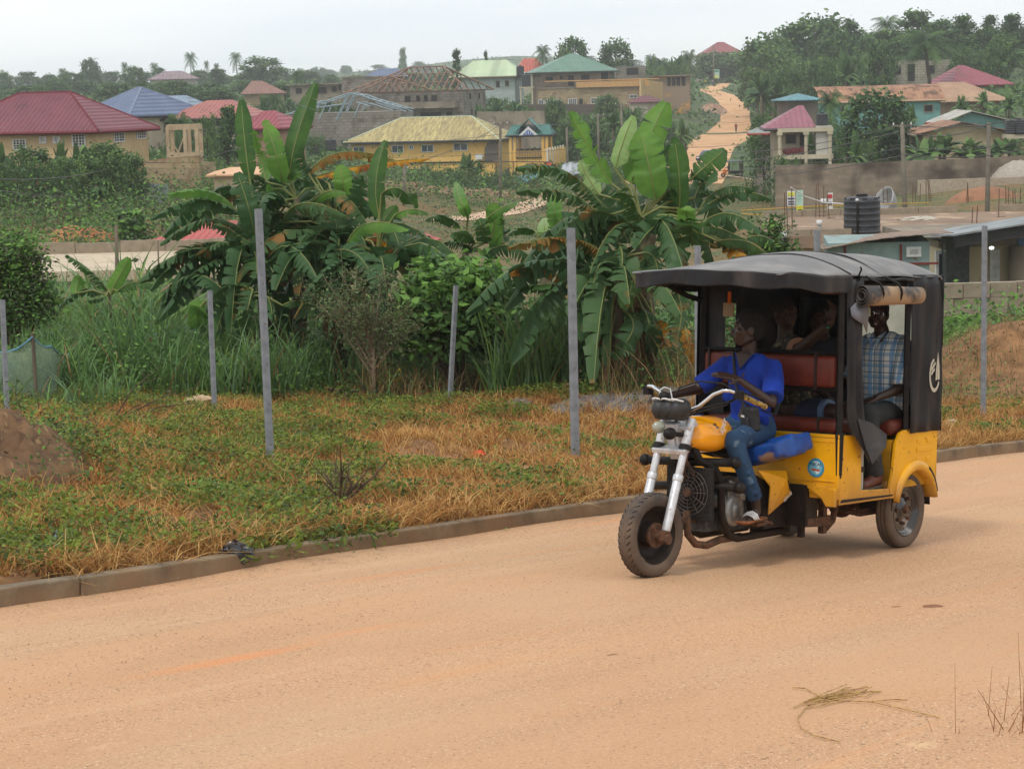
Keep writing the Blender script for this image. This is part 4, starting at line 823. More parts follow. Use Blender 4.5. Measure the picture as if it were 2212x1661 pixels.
for x in xsr:
    ye = kerb_y(x); G.append([(x, ye + t, .004 + .05 * float(smoothstep(0, 2.5, t)) - .050 + (.010 * math.sin(x * 2.1) + .012 * math.sin(x * .7 + 1)) * (t < .3) ) for t in (-.02, .12, .35, .8, 1.4, 2.2, 3.2, 4.5, 6.0, 7.3)])
m.grid(G); road = m.build('road', M_road, None, smooth=True); road.matrix_world = VM; tag(road, kind='structure')
M_kerb = mat('kerb_concrete', srgb(146, 130, 106), srgb(98, 86, 70), 3.5, .9, .6, col3=srgb(136, 112, 86), s3=2.2, f3=(.45, .7))
weather(M_kerb, -.03, .07, srgb(150, 116, 84), .4, 3)
random.seed(12); m = MB()
x = 16.0
while x > -62:
    x2 = x - random.uniform(2.6, 4.4); a = Vector((x, kerb_y(x), 0)); b_ = Vector((x2 + .005, kerb_y(x2), 0)); dr_ = (b_ - a).normalized(); nn = Vector((-dr_.y, dr_.x, 0)); nn = nn if nn.y < 0 else -nn
    dz = random.uniform(-.012, .012); off = random.uniform(-.012, .012)
    q = [a + nn * off, b_ + nn * off, b_ + nn * (.12 + off), a + nn * (.12 + off)]
    m.add([p + Vector((0, 0, -.3)) for p in q] + [p + Vector((0, 0, .072 + dz)) for p in q], [(3, 2, 1, 0), (4, 5, 6, 7), (0, 1, 5, 4), (1, 2, 6, 5), (2, 3, 7, 6), (3, 0, 4, 7)]); x = x2
kerb = m.build('kerb', M_kerb, None, bevel=.012); kerb.matrix_world = VM; tag(kerb, 'dirt stained concrete kerb along the far side of the road', kind='structure')
# air
def haze():
    m = MB(); m.box((0, 940, -36), (2000, 2040, 130)); o = m.build('haze', None); o.data.materials.clear()
    mm = bpy.data.materials.new('haze_air'); mm.use_nodes = True; nt = mm.node_tree; nt.nodes.clear(); out = nt.nodes.new('ShaderNodeOutputMaterial'); pv = nt.nodes.new('ShaderNodeVolumePrincipled')
    pv.inputs['Color'].default_value = (.93, .97, 1.0, 1); pv.inputs['Density'].default_value = HAZE; pv.inputs['Anisotropy'].default_value = .2
    nt.links.new(pv.outputs[0], out.inputs['Volume']); o.data.materials.append(mm); tag(o, kind='stuff')
HAZE = .0003
# ================================================================ plants near the road
def leafmat(name, c, c2=None, tr=.35, rnd=0.0, sc=3, rough=.5, **k): return mat(name, c, c2 or [x * .7 for x in c], sc, rough, .0, trans=tr, rnd=rnd, spec=.18, **k)
B_dark = leafmat('leaf_dark', (.045, .105, .038), (.065, .135, .048), rough=.42)
B_mid = leafmat('leaf_mid', (.075, .16, .035), (.05, .11, .035), rough=.42)
B_light = leafmat('leaf_light', (.17, .33, .06), (.11, .24, .05), tr=.45, rough=.42)
B_pale = leafmat('leaf_pale', (.34, .48, .20), (.26, .40, .13), tr=.4)
B_yel = leafmat('leaf_yellow', (.62, .33, .03), (.26, .09, .02), sc=5)
B_torn = leafmat('leaf_torn', (.06, .125, .042), (.075, .14, .05), rough=.5, col3=(.30, .16, .05), s3=2.2, f3=(.58, .66))
B_edge = leafmat('leaf_scorched', (.10, .13, .03), (.30, .12, .025), sc=4)
B_brown = leafmat('leaf_dead', (.13, .075, .04), (.24, .15, .08), tr=.15, sc=4, rough=.9)
M_rib = mat('leaf_rib', (.16, .21, .06), (.20, .19, .06), 4, .5); M_stem = mat('banana_stem', (.12, .10, .05), (.07, .05, .035), 5, .7, .3, col3=(.16, .17, .06), s3=3)
LK = {'d': B_dark, 'm': B_mid, 'l': B_light, 'p': B_pale, 'y': B_yel, 't': B_torn, 'e': B_edge, 'b': B_brown}
def banana_leaf(parent, p0, p1, p2, wid, kind='m', alpha=0.0, fold=.35, tears=14, seed=0, crown=None, seg=26, curl=0.0):
    rg = np.random.RandomState(seed * 7 + 13); tears = tears + 5 if kind == 'd' else tears; p0, p1, p2 = [np.array(p, float) for p in (p0, p1, p2)]
    T_ = np.linspace(0, 1, seg + 1)[:, None]; C = (1 - T_) ** 2 * p0 + 2 * T_ * (1 - T_) * p1 + T_ ** 2 * p2
    dT = 2 * (1 - T_) * (p1 - p0) + 2 * T_ * (p2 - p1); dT /= np.linalg.norm(dT, axis=1)[:, None]
    view = C.mean(0) - CAM; view /= np.linalg.norm(view)
    B = np.cross(dT, view); B /= (np.linalg.norm(B, axis=1)[:, None] + 1e-9)
    Vp = np.cross(B, dT); S = math.cos(alpha) * B + math.sin(alpha) * Vp; Nn = np.cross(dT, S)
    down = np.where(Nn[:, 2:3] > 0, -1.0, 1.0) * Nn
    down = down * np.where(np.abs(Nn[:, 2:3]) < .15, np.sign(down.mean(0) @ np.array([0, 0, -1.0]) + 1e-6), 1)
    tt = T_[:, 0]; prof = np.minimum(1, (tt / .16) ** .6) * np.clip((1.02 - tt) / .28, 0, 1) ** .55 * wid / 2; prof[0] = .01
    cuts = set(rg.choice(np.arange(3, seg - 1), min(tears, seg - 5), replace=False)) if tears else set()
    V = []; Fs = []; mi = []; na = 3
    for sd in (1, -1):
        dro = rg.uniform(-.1, .2); lag = 0; i = 0; width_n = rg.uniform(.9, 1.05)
        while i < seg:
            j = i + 1
            while j < seg and j not in cuts: j += 1
            n = j - i + 1; gap = .012 if (j in cuts) else 0
            base = len(V)
            for k in range(i, j + 1):
                f = fold + dro + curl * tt[k]; wloc = prof[k] * width_n
                sh = (dT[k] * (-.10 if (k == j and gap) else (.06 if (k == i and i > 0) else 0)) * wid * .55)
                for a in range(na + 1):
                    s_ = a / na; ang = f * (.55 + .75 * s_); ang = min(ang, 1.9)
                    pt = C[k] + (sd * S[k] * math.cos(ang) + down[k] * math.sin(ang)) * wloc * s_ + sh * s_ * s_ + dT[k] * .22 * wloc * s_ * s_
                    pt = pt + Nn[k] * (.012 * math.sin(k * 1.9 + a) * s_)
                    V.append(pt)
            for k in range(n - 1):
                for a in range(na):
                    q = base + k * (na + 1) + a; Fs.append((q, q + 1, q + na + 2, q + na + 1)); mi.append(0)
            i = j; dro = rg.uniform(-.15, .45) if tears > 6 else rg.uniform(-.05, .15); width_n = rg.uniform(.80, 1.05) if tears > 4 else 1.0
    # rib and stalk
    path = ([np.array(crown, float), (np.array(crown, float) + p0) / 2 + np.array([0, 0, .08])] if crown is not None else []) + [C[k] - down[k] * .004 for k in range(0, seg + 1, 3)]
    path = [np.asarray(p) for p in path]; n = 5
    for i, p in enumerate(path):
        t = np.array(path[min(i + 1, len(path) - 1)]) - np.array(path[max(i - 1, 0)]); t /= np.linalg.norm(t) + 1e-9
        a = np.cross(t, [0, .3, 1.0]); a /= np.linalg.norm(a) + 1e-9; b2 = np.cross(t, a); r = (.019 if i < 3 else .011) * (1 - i / len(path)) ** .8 + .003
        if i == 0: sb = len(V)
        for j in range(n): V.append(p + (a * math.cos(2 * PI * j / n) + b2 * math.sin(2 * PI * j / n)) * r)
        if i:
            for j in range(n): Fs.append((sb + (i - 1) * n + j, sb + (i - 1) * n + (j + 1) % n, sb + i * n + (j + 1) % n, sb + i * n + j)); mi.append(1)
    V = np.array(V) - np.array(parent.location)
    return npobj('leaf', V, Fs, [LK[kind], M_rib], parent, smooth=True, mi=mi)
def banana_plant(label, base, crown, D, leaves, conv, filler=4, seed=1, dead=4, stem=.11, group='banana plants beyond the fence posts', dz=.5, suck=None):
    rg = random.Random(seed); bp = W(base[0], base[1], D); cp = W(crown[0], crown[1], D); bp[2] = min(bp[2], gz(bp[0], bp[1]) + .02) if bp[2] > gz(bp[0], bp[1]) else gz(bp[0], bp[1]) - .02
    root = thing('banana_plant', tuple(bp), label, 'banana plant', group); bl = np.array(root.location)
    lean = cp - bp; m = MB(); m.tube([(0, 0, -.1), tuple(lean * .33), tuple(lean * .7), tuple(lean * 1.0)], [stem * 1.25, stem, stem * .8, stem * .5], 12)
    for k in range(5): a = rg.uniform(0, 6.28); m.tube([tuple(lean * (.2 + .12 * k)), tuple(lean * (.45 + .12 * k) + np.array([math.cos(a) * stem, math.sin(a) * stem, 0]))], [stem * .9, stem * .4], 8)
    m.build('pseudostem', M_stem, root, smooth=True)
    for i, lf in enumerate(leaves):
        a, b, c, wpx, kind, alpha, tears = lf[:7]; d1, d2 = (lf[7] if len(lf) > 7 else (rg.uniform(-dz, dz), rg.uniform(-dz, dz) * 1.6))
        P = [W(*conv(*a), D + d1 * .3), W(*conv(*b), D + d1), W(*conv(*c), D + d2)]
        P[1] = 2 * P[1] - .5 * (P[0] + P[2])      # the middle point lies on the curve
        banana_leaf(root, P[0], P[1], P[2], wpx * conv.s * D / F * (1.15 if kind in 'lp' else 1.36), kind, alpha, .25 if alpha < .6 else .5, tears, seed * 31 + i, crown=cp)
    for k in range(filler):
        a = rg.uniform(0, 2 * PI); Ln = rg.uniform(1.2, 2.1); up = rg.uniform(.1, .9); dv_ = np.array([math.cos(a), math.sin(a), 0])
        p0 = cp + dv_ * .25 + np.array([0, 0, -.1]); p1 = p0 + dv_ * Ln * .5 + np.array([0, 0, up]); p2 = p0 + dv_ * Ln * .95 + np.array([0, 0, up * .4 - rg.uniform(.4, 1.4)])
        banana_leaf(root, p0, p1, p2, rg.uniform(.42, .6), rg.choice('ddt'), rg.uniform(.5, 1.4), .5, rg.randint(8, 18), seed * 57 + k, crown=cp - np.array([0, 0, .3]), seg=18)
    for k in range(dead):
        a = rg.uniform(0, 2 * PI); dv_ = np.array([math.cos(a), math.sin(a), 0]); t = rg.uniform(.45, .9); p0 = bp + lean * t; 
        banana_leaf(root, p0, p0 + dv_ * .35 + np.array([0, 0, -.1]), p0 + dv_ * .45 + np.array([0, 0, -rg.uniform(.9, 1.6)]), rg.uniform(.25, .45), rg.choice('bbd'), rg.uniform(0, 1), 1.1, 10, seed * 91 + k, seg=14)
    return root
class Cv:
    def __init__(s, a, b, k): s.a, s.b, s.s = a, b, k
    def __call__(s, x, y): return s.a + x * s.s, s.b + y * s.s
CL = Cv(324.0, 162.0, .3576); CR = Cv(918.1, 189.0, .3738); CS = Cv(0.0, 513.0, .29297)
banana_plant('tall banana plant with one huge upright leaf, leftmost of the thick clump beyond the posts', (585, 850), (560, 545), 32.5, [
    ((603, 640), (572, 400), (552, 150), 84, 'm', .1, 3, (0, .2)), ((640, 1000), (595, 800), (525, 590), 128, 'd', .1, 2, (-.4, -.3)), ((520, 820), (350, 700), (110, 722), 92, 'l', 1.0, 3, (-.3, -.8)),
    ((560, 850), (300, 755), (0, 870), 100, 'd', 1.05, 7, (-.5, -1)), ((620, 1000), (370, 870), (60, 1020), 105, 't', 1.1, 15), ((560, 1060), (290, 1030), (0, 1300), 112, 't', .9, 18), ((600, 1060), (330, 1060), (110, 1420), 105, 't', .8, 16),
    ((600, 1040), (480, 1080), (450, 1290), 130, 'd', .5, 12), ((600, 1040), (640, 1100), (640, 1230), 130, 'm', .3, 14, (-.7, -1)), ((650, 1050), (520, 960), (330, 850), 100, 't', 1.0, 12)], CL, 13, 1)
banana_plant('tall banana plant with a slanting light upright leaf reaching highest in the left clump', (650, 845), (640, 430), 33.5, [
    ((845, 640), (880, 400), (1005, 48), 98, 'm', .1, 4, (0, .3)), ((800, 650), (755, 460), (690, 275), 108, 'l', .2, 4, (-.3, 0)), ((705, 650), (660, 470), (620, 330), 92, 'l', .5, 14, (.3, 0)), ((770, 820), (740, 740), (712, 660), 44, 'l', .3, 0, (-.6, -.8)),
    ((1000, 690), (900, 640), (830, 760), 90, 'd', .9, 10), ((850, 650), (820, 560), (780, 500), 150, 'l', .1, 3, (.2, .3)), ((720, 690), (660, 620), (600, 650), 90, 'd', .8, 10), ((790, 830), (720, 860), (690, 960), 110, 'd', .4, 8)], CL, 13, 2)
banana_plant('banana plant with dark shredded arching leaves in the middle of the left clump', (735, 840), (735, 500), 33, [
    ((800, 890), (930, 775), (1190, 850), 112, 't', .9, 16, (-.6, -1.2)), ((800, 1000), (980, 1040), (1240, 1240), 118, 't', .8, 18, (-.7, -1.3)), ((1130, 1110), (1130, 970), (1115, 830), 150, 'd', .1, 5, (-.5, -.5)), ((1170, 730), (1165, 640), (1140, 545), 105, 'l', .1, 0, (-.2, -.1)),
    ((990, 765), (1080, 705), (1185, 715), 66, 'l', 1.0, 1, (-.8, -1)), ((960, 600), (1150, 470), (1480, 515), 88, 'e', 1.2, 20, (.3, .6)), ((1000, 620), (1300, 545), (1690, 505), 62, 'y', 1.3, 22, (.4, .8)), ((1290, 880), (1270, 730), (1290, 610), 105, 'd', .2, 6), ((1080, 660), (960, 560), (930, 440), 110, 'd', .9, 14),
    ((1200, 860), (1200, 740), (1240, 640), 110, 'd', .3, 9, (.2, .3)), ((1150, 820), (1080, 700), (1020, 640), 120, 'd', .5, 10, (.3, .5)), ((980, 1180), (1040, 1190), (1070, 1290), 80, 'y', .6, 10)], CL, 18, 3)
banana_plant('banana plant with a tall narrow leaf on the right side of the left clump', (830, 845), (815, 545), 32, [
    ((1395, 880), (1365, 650), (1425, 398), 84, 'm', .1, 2, (0, .2)), ((1180, 1050), (1310, 900), (1565, 935), 112, 'l', 1.0, 4, (-.5, -1)), ((1400, 720), (1510, 690), (1605, 810), 84, 'm', .9, 3), ((1410, 880), (1450, 830), (1490, 790), 74, 'l', .4, 1), ((1130, 1060), (1240, 1080), (1335, 1200), 130, 'd', .4, 8, (-.7, -1.2)),
    ((1480, 850), (1570, 815), (1680, 835), 70, 'l', 1.1, 5), ((1420, 900), (1480, 960), (1500, 1050), 120, 'd', .4, 9), ((1300, 1000), (1390, 990), (1480, 1080), 100, 'y', .9, 6, (.2, .3))], CL, 18, 4)
banana_plant('small drooping banana plant at the foot of the left clump, broad yellow green leaf', (540, 850), (535, 640), 31.5, [
    ((560, 1340), (470, 1370), (390, 1600), 118, 'd', .5, 8), ((330, 1370), (290, 1440), (300, 1530), 118, 'l', .1, 0), ((800, 1395), (890, 1365), (1010, 1385), 62, 'm', 1.0, 2), ((620, 1300), (590, 1420), (560, 1600), 110, 'd', .3, 8), ((570, 1280), (420, 1300), (330, 1460), 90, 'd', .8, 8), ((600, 1330), (700, 1330), (740, 1480), 90, 'd', .7, 10)], CL, 3, 5, dead=2)
banana_plant('big banana plant with three broad light green upright leaves beside the motor taxi roof', (1400, 830), (1385, 470), 29.5, [
    ((1335, 650), (1290, 440), (1245, 245), 190, 'l', .1, 2, (-.2, 0)), ((1190, 560), (1270, 350), (1395, 85), 180, 'l', .15, 1, (.2, .4)), ((1100, 470), (1140, 330), (1203, 165), 105, 'p', .2, 0, (0, .1)), ((1080, 560), (960, 370), (835, 145), 118, 'l', .45, 13, (.1, .2)),
    ((1470, 700), (1470, 520), (1440, 290), 92, 'm', .2, 1, (-.2, -.2)), ((1400, 640), (1375, 480), (1425, 340), 120, 'd', .2, 3, (.4, .5)), ((1540, 530), (1640, 440), (1735, 358), 112, 'm', .2, 4, (0, .3)), ((1060, 740), (820, 490), (525, 462), 116, 't', 1.1, 17, (-.3, -.8)),
    ((1090, 910), (890, 640), (525, 600), 112, 't', 1.1, 19, (-.5, -1)), ((1570, 740), (1700, 590), (1905, 590), 104, 'd', .9, 8), ((1590, 710), (1800, 610), (2005, 650), 92, 'd', .9, 9, (.3, .6)), ((1600, 790), (1760, 730), (1945, 835), 116, 'd', .9, 6, (-.4, -1)),
    ((1535, 900), (1540, 820), (1545, 755), 150, 'm', .2, 8, (-.9, -.9)), ((1440, 790), (1330, 800), (1215, 940), 122, 'd', .6, 10, (-.7, -1.2)), ((1180, 900), (1070, 720), (955, 610), 180, 'd', .3, 4, (.3, .5)), ((1270, 860), (1180, 640), (1075, 635), 124, 'm', .7, 14, (-.3, -.7)), ((1350, 760), (1410, 660), (1440, 590), 150, 'd', .2, 3),
    ((1520, 790), (1512, 735), (1518, 685), 96, 'l', .2, 0, (-1, -1)), ((1690, 930), (1740, 890), (1835, 995), 104, 'y', .5, 12), ((1790, 920), (1900, 860), (2012, 890), 80, 'd', .8, 8), ((1690, 890), (1850, 890), (1955, 960), 84, 'm', .9, 6), ((1560, 640), (1600, 560), (1650, 560), 130, 'd', .4, 4), ((1010, 620), (930, 500), (900, 420), 110, 'p', .5, 8, (.2, .3))], CR, 12, 6, stem=.15, group=None)
banana_plant('low banana plant with hanging dark leaves and yellowed tips, just left of the motor taxi', (1330, 840), (1335, 580), 29, [
    ((1110, 900), (1140, 1000), (1095, 1190), 66, 't', .4, 18, (-.7, -.9)), ((1180, 1000), (1200, 1100), (1150, 1280), 126, 'm', .3, 9, (-.7, -.9)), ((1000, 1010), (900, 1070), (865, 1210), 112, 'd', .5, 12), ((1040, 1080), (960, 1200), (890, 1460), 124, 'd', .4, 8), ((1150, 1290), (1200, 1400), (1085, 1555), 130, 'd', .3, 5, (-.8, -.8)),
    ((1440, 1140), (1480, 1300), (1440, 1490), 118, 't', .3, 18), ((1500, 1380), (1520, 1470), (1545, 1590), 66, 'y', .3, 16), ((1070, 1000), (830, 870), (475, 925), 104, 'e', 1.1, 19, (-.3, -.8)), ((820, 1130), (660, 1040), (488, 1080), 86, 'y', 1.0, 12), ((880, 1150), (690, 1140), (500, 1160), 82, 'm', 1.0, 10), ((1340, 1350), (1370, 1430), (1400, 1500), 80, 'y', .5, 10),
    ((1000, 1300), (1000, 1400), (1060, 1560), 130, 'd', .3, 5), ((1260, 1280), (1300, 1400), (1290, 1560), 110, 'd', .4, 8), ((1250, 960), (1330, 1000), (1350, 1200), 120, 'd', .5, 8)], CR, 12, 7, dead=9, group=None)
banana_plant('young banana plant with a stiff upright leaf and light sprays, between the two big clumps', (1010, 800), (1005, 545), 35, [
    ((250, 750), (205, 650), (175, 548), 66, 'l', .1, 0), ((340, 790), (420, 710), (532, 668), 58, 'l', .8, 2), ((390, 860), (400, 760), (390, 672), 96, 'l', .1, 1), ((380, 970), (410, 900), (450, 835), 64, 'l', .2, 0), ((210, 810), (110, 745), (0, 765), 70, 'm', 1.0, 8), ((290, 900), (220, 850), (165, 882), 70, 'm', .7, 2), ((300, 950), (200, 900), (100, 900), 70, 'd', .9, 9), ((460, 900), (440, 820), (460, 770), 80, 'd', .3, 5), ((350, 900), (330, 820), (310, 760), 80, 'm', .2, 6)], CR, 3, 8, dead=1)
banana_plant('young banana plant with a pale unopened leaf, left of the post by the big clump', (1180, 800), (1175, 555), 34, [
    ((700, 860), (690, 805), (688, 755), 94, 'p', .2, 0), ((760, 830), (745, 700), (720, 590), 84, 'l', .2, 3), ((640, 835), (560, 815), (478, 848), 60, 'm', 1.0, 1), ((800, 830), (850, 790), (880, 830), 80, 'm', .6, 4), ((740, 860), (800, 760), (860, 780), 90, 'd', .4, 6)], CR, 3, 9, dead=1)
banana_plant('small lone banana plant with one bright upright leaf in front of the left concrete slab', (245, 715), (238, 640), 35, [
    ((800, 425), (880, 290), (952, 150), 108, 'l', .1, 0, (0, 0)), ((790, 395), (670, 250), (488, 128), 84, 'm', .8, 11, (0, .2)), ((870, 400), (1000, 330), (1185, 362), 84, 'm', 1.0, 5, (-.2, -.5)), ((735, 420), (590, 390), (425, 520), 84, 'd', 1.0, 4), ((560, 415), (570, 350), (600, 288), 92, 'l', .1, 0, (.3, .3)), ((780, 440), (700, 450), (640, 470), 60, 'm', 1, 2)], CS, 0, 10, dead=0, stem=.06)
# ------------------------------------------------------------ leaf clouds and grasses (numpy)
def leafcloud(cen, siz, rng, asp=.5, upb=.5, nrm=None):
    n = len(cen); d = rng.normal(size=(n, 3)); d[:, 2] *= .6; d /= np.linalg.norm(d, axis=1)[:, None]
    nn = rng.normal(size=(n, 3)) + np.array([0, 0, upb * 2]); 
    if nrm is not None: nn += nrm * 1.2
    s = np.cross(d, nn); s /= np.linalg.norm(s, axis=1)[:, None] + 1e-9
    L_ = siz[:, None]; q = np.stack([cen - d * L_ * .5, cen + s * L_ * asp * .5 - d * L_ * .05, cen + d * L_ * .5, cen - s * L_ * asp * .5 - d * L_ * .05], 1)
    return q.reshape(-1, 3), np.arange(4 * n).reshape(n, 4)
def blades(P, h, w, rng, bend=.5, seg=3, ln=None):
    n = len(P); a = rng.uniform(0, 2 * PI, n); d = np.stack([np.cos(a), np.sin(a), np.zeros(n)], 1); sd = np.stack([-np.sin(a + rng.uniform(-1, 1, n)), np.cos(a), np.zeros(n)], 1)
    b = bend * rng.uniform(.3, 1.4, n); lean = rng.normal(size=(n, 2)) * (.15 if ln is None else ln); V = np.zeros((n, 2 * (seg + 1), 3))
    for k in range(seg + 1):
        t = k / seg; z = h * (t - .35 * b * t ** 3); o = h * b * t ** 2; c = P + d * o[:, None] + np.stack([lean[:, 0] * h * t, lean[:, 1] * h * t, z], 1)
        ww = (w * (1 - t ** 2.2) + .0015)[:, None] / 2; V[:, 2 * k] = c - sd * ww; V[:, 2 * k + 1] = c + sd * ww
    base = np.arange(n)[:, None] * 2 * (seg + 1); Fq = np.concatenate([base + np.array([2 * k, 2 * k + 1, 2 * k + 3, 2 * k + 2]) for k in range(seg)], 1).reshape(-1, 4)
    return V.reshape(-1, 3), Fq
def noise2(x, y, s, seed=0):
    r = np.random.RandomState(seed); t = 0
    for k in range(6): a, b, c = r.uniform(-1, 1, 3); t = t + np.sin((x * a + y * b) * s * (1 + k * .5) + c * 9)
    return t / 6
def spots(n, u0, u1, D0, D1, rng):
    u = rng.uniform(u0, u1, n); D = np.sqrt(rng.uniform(D0 ** 2, D1 ** 2, n)); x = (u - CX) / F * D; return x, D
rng = np.random.RandomState(5)
G_dry = [leafmat('dry_grass', srgb(188, 138, 80), srgb(160, 108, 58), .3, sc=1.3, rough=.9), leafmat('straw_grass', srgb(214, 178, 116), srgb(186, 142, 82), .3, sc=2, rough=.9), leafmat('rusty_grass', srgb(146, 96, 54), srgb(110, 72, 42), .3, sc=1, rough=.9)]
G_green = [leafmat('weed_leaf', srgb(116, 134, 58), srgb(84, 106, 46), .35, sc=2), leafmat('weed_leaf_dark', srgb(86, 98, 48), srgb(66, 78, 40), .3, sc=2), leafmat('weed_leaf_light', srgb(146, 158, 66), srgb(112, 130, 54), .4, sc=2)]
def verge_pts(n, D0, D1, u0=-250, u1=2500, smin=.2):
    x, D = spots(n, u0, u1, D0, D1, rng); s = kerb_s(x, D); k = s > smin; return x[k], D[k], s[k]
x, y, s = verge_pts(240000, 13, 31.5)
g = noise2(x, y, 1.6, 3) + noise2(x, y, 4, 5) * .5; keep = rng.uniform(size=len(x)) < np.clip(.85 + g, .25, 1); x, y, s = x[keep], y[keep], s[keep]
# clumps: pull the blades toward clump centres
cx_, cy2 = x + .05 * np.sin(x * 17 + y * 5), y + .05 * np.cos(y * 15 + x * 7)
h = rng.uniform(.04, .16, len(x)) * (1 + .9 * np.clip(noise2(x, y, 2.4, 9), 0, 1)); P = np.stack([cx_, cy2, ground(cx_, cy2) - .01], 1)
V, Fq = blades(P, h, rng.uniform(.005, .011, len(x)), rng, .8, 2, .5); mi = np.repeat(rng.choice(3, len(x), p=[.36, .42, .22]), 2)
tx, ty, ts = verge_pts(520, 13, 31.5); tx = np.repeat(tx, 34) + rng.normal(size=len(tx) * 34) * .07; ty = np.repeat(ty, 34) + rng.normal(size=len(ty) * 34) * .07
V2, F2 = blades(np.stack([tx, ty, ground(tx, ty) - .01], 1), rng.uniform(.10, .30, len(tx)), rng.uniform(.005, .010, len(tx)), rng, .7, 2, .35)
kx_, ky2, ks_ = verge_pts(260000, 13, 31.5, smin=.1); kk_ = ks_ < .42; kx_, ky2 = kx_[kk_][:9000], ky2[kk_][:9000]
V3, F3 = blades(np.stack([kx_, ky2, np.maximum(ground(kx_, ky2), planez(kx_, ky2) + .03)], 1), rng.uniform(.08, .3, len(kx_)), rng.uniform(.005, .010, len(kx_)), rng, 1.1, 2, .7)
tx = np.concatenate([tx, kx_]); F2 = np.concatenate([F2, F3 + len(V2)]); V2 = np.concatenate([V2, V3])
Fq = np.concatenate([Fq, F2 + len(V)]); V = np.concatenate([V, V2]); mi = np.concatenate([mi, np.repeat(rng.choice(3, len(tx), p=[.34, .46, .2]), 2)])
tag(npobj('dry_grass', V, Fq, G_dry, mi=mi), 'dead orange brown grass covering the verge beyond the kerb', kind='stuff')
x, y, s = verge_pts(36000, 13, 31.5); g = noise2(x, y, 1.3, 21) + .6 * noise2(x, y, 3.1, 22) + .35 * (x < -1.5) + .25 * (s < 1.3) * (x < 1)
keep = g > np.where(x < -1, .26, .33) - .08 * (s < .9); x, y = x[keep], y[keep]; reps = 9; X_ = np.repeat(x, reps) + rng.normal(size=len(x) * reps) * .05; Y_ = np.repeat(y, reps) + rng.normal(size=len(x) * reps) * .05
C = np.stack([X_, Y_, ground(X_, Y_) + rng.uniform(.02, .18, len(X_))], 1); V, Fq = leafcloud(C, rng.uniform(.02, .06, len(C)), rng, .6, .8)
tag(npobj('green_weeds', V, Fq, G_green, mi=np.repeat(rng.choice(3, len(x), p=[.5, .2, .3]), reps)), 'patches of small leafy green weeds on the dry verge', kind='stuff')
# weeds spilling over the kerb
x = rng.uniform(-2.35, -.1, 2200); t_ = rng.uniform(-.45, .25, 2200); xx = []; 
base_ = np.array([(lambda q: vloc(q, kerb_y(q), 0))(v_) for v_ in np.interp(x, [-2.35, -.1], [0.62 * 0, 0])]) if False else None
pk = []
for i in range(1500):
    p = onplane(rng.uniform(540, 850), 0 + 0, 0) if False else None
for i in range(1600):
    u = rng.uniform(520, 860); v = np.interp(u, [520, 860], [1196, 1146]) + rng.normal() * 11; p = onplane(u, v, .02); pk.append(p + np.array([0, 0, rng.uniform(0, .13)]))
pk = np.array(pk); V, Fq = leafcloud(pk, rng.uniform(.03, .10, len(pk)), rng, .35, .5)
tag(npobj('kerb_weeds', V, Fq, G_green, mi=rng.choice(3, len(Fq), p=[.4, .4, .2])), 'leafy weeds creeping over a gap in the kerb onto the road', kind='stuff')
# tall grass
G_tall = [leafmat('tall_grass', (.12, .23, .06), (.085, .17, .05), .3, sc=1.5), leafmat('tall_grass_blue', (.16, .26, .12), (.115, .20, .09), .3, sc=1.5), leafmat('tall_grass_light', (.20, .33, .08), (.14, .25, .065), .35, sc=1.5), leafmat('tall_grass_straw', (.30, .20, .09), (.2, .12, .05), .2, sc=2)]
Vs, Fs, Ms = [], [], []; off = 0
def tall(n, u0, u1, D0, D1, h0, h1, wd, p, bend=.55, lump=.35, seed=0):
    global off
    x, D = spots(n, u0, u1, D0, D1, rng); g = noise2(x, D, 1.5, 40 + seed); k = g > -lump; x, D, g = x[k], D[k], g[k]
    h = rng.uniform(h0 * .7, h1, len(x)) * np.clip(1 + .55 * g + .6 * noise2(x, D, .8, 60 + seed), .3, 1.7); P = np.stack([x, D, ground(x, D) - .02], 1); V, Fq = blades(P, h, rng.uniform(wd * .6, wd * 1.2, len(x)), rng, bend, 4)
    Vs.append(V); Fs.append(Fq + off); Ms.append(np.repeat(rng.choice(4, len(x), p=p), 4)); off += len(V)
tall(420, -120, 260, 27.6, 28.9, .3, .75, .022, [.3, .4, .25, .05], seed=31); tall(5200, -120, 480, 29.5, 36, .7, 1.35, .026, [.45, .3, .22, .03], seed=1); tall(2600, 420, 640, 29.5, 36, .6, 1.1, .026, [.5, .35, .12, .03], seed=2)
tall(3000, 640, 1060, 31, 36, .6, 1.3, .026, [.5, .3, .05, .15], seed=3); tall(4200, 1040, 1300, 29.2, 35, .8, 1.7, .028, [.35, .45, .18, .02], seed=4)
tall(900, 760, 1060, 29.3, 31, .3, .8, .012, [.1, .1, .05, .75], seed=5); tall(700, 1290, 1560, 27.5, 30, .3, 1.0, .010, [.05, .05, .05, .85], seed=6)
tall(7000, 1650, 2500, 31.5, 41, .08, .35, .010, [.02, .02, .10, .86], bend=.9, seed=13); tall(2500, 1600, 2500, 40, 50, .4, 1.0, .03, [.3, .2, .45, .05], seed=7); tall(2600, -150, 500, 36, 62, .6, 1.2, .035, [.4, .25, .3, .05], seed=8); tall(2200, 500, 1700, 36, 60, .6, 1.5, .04, [.6, .2, .18, .02], seed=9)
tag(npobj('tall_grass', np.concatenate(Vs), np.concatenate(Fs), G_tall, mi=np.concatenate(Ms)), 'tall green grass growing in a thick band behind the verge', kind='stuff')
Vs, Fs, Ms = [], [], []; off = 0
tall(5200, -200, 340, 37, 47, .9, 1.9, .075, [.35, .2, .35, .10], bend=.8, lump=.5, seed=11)
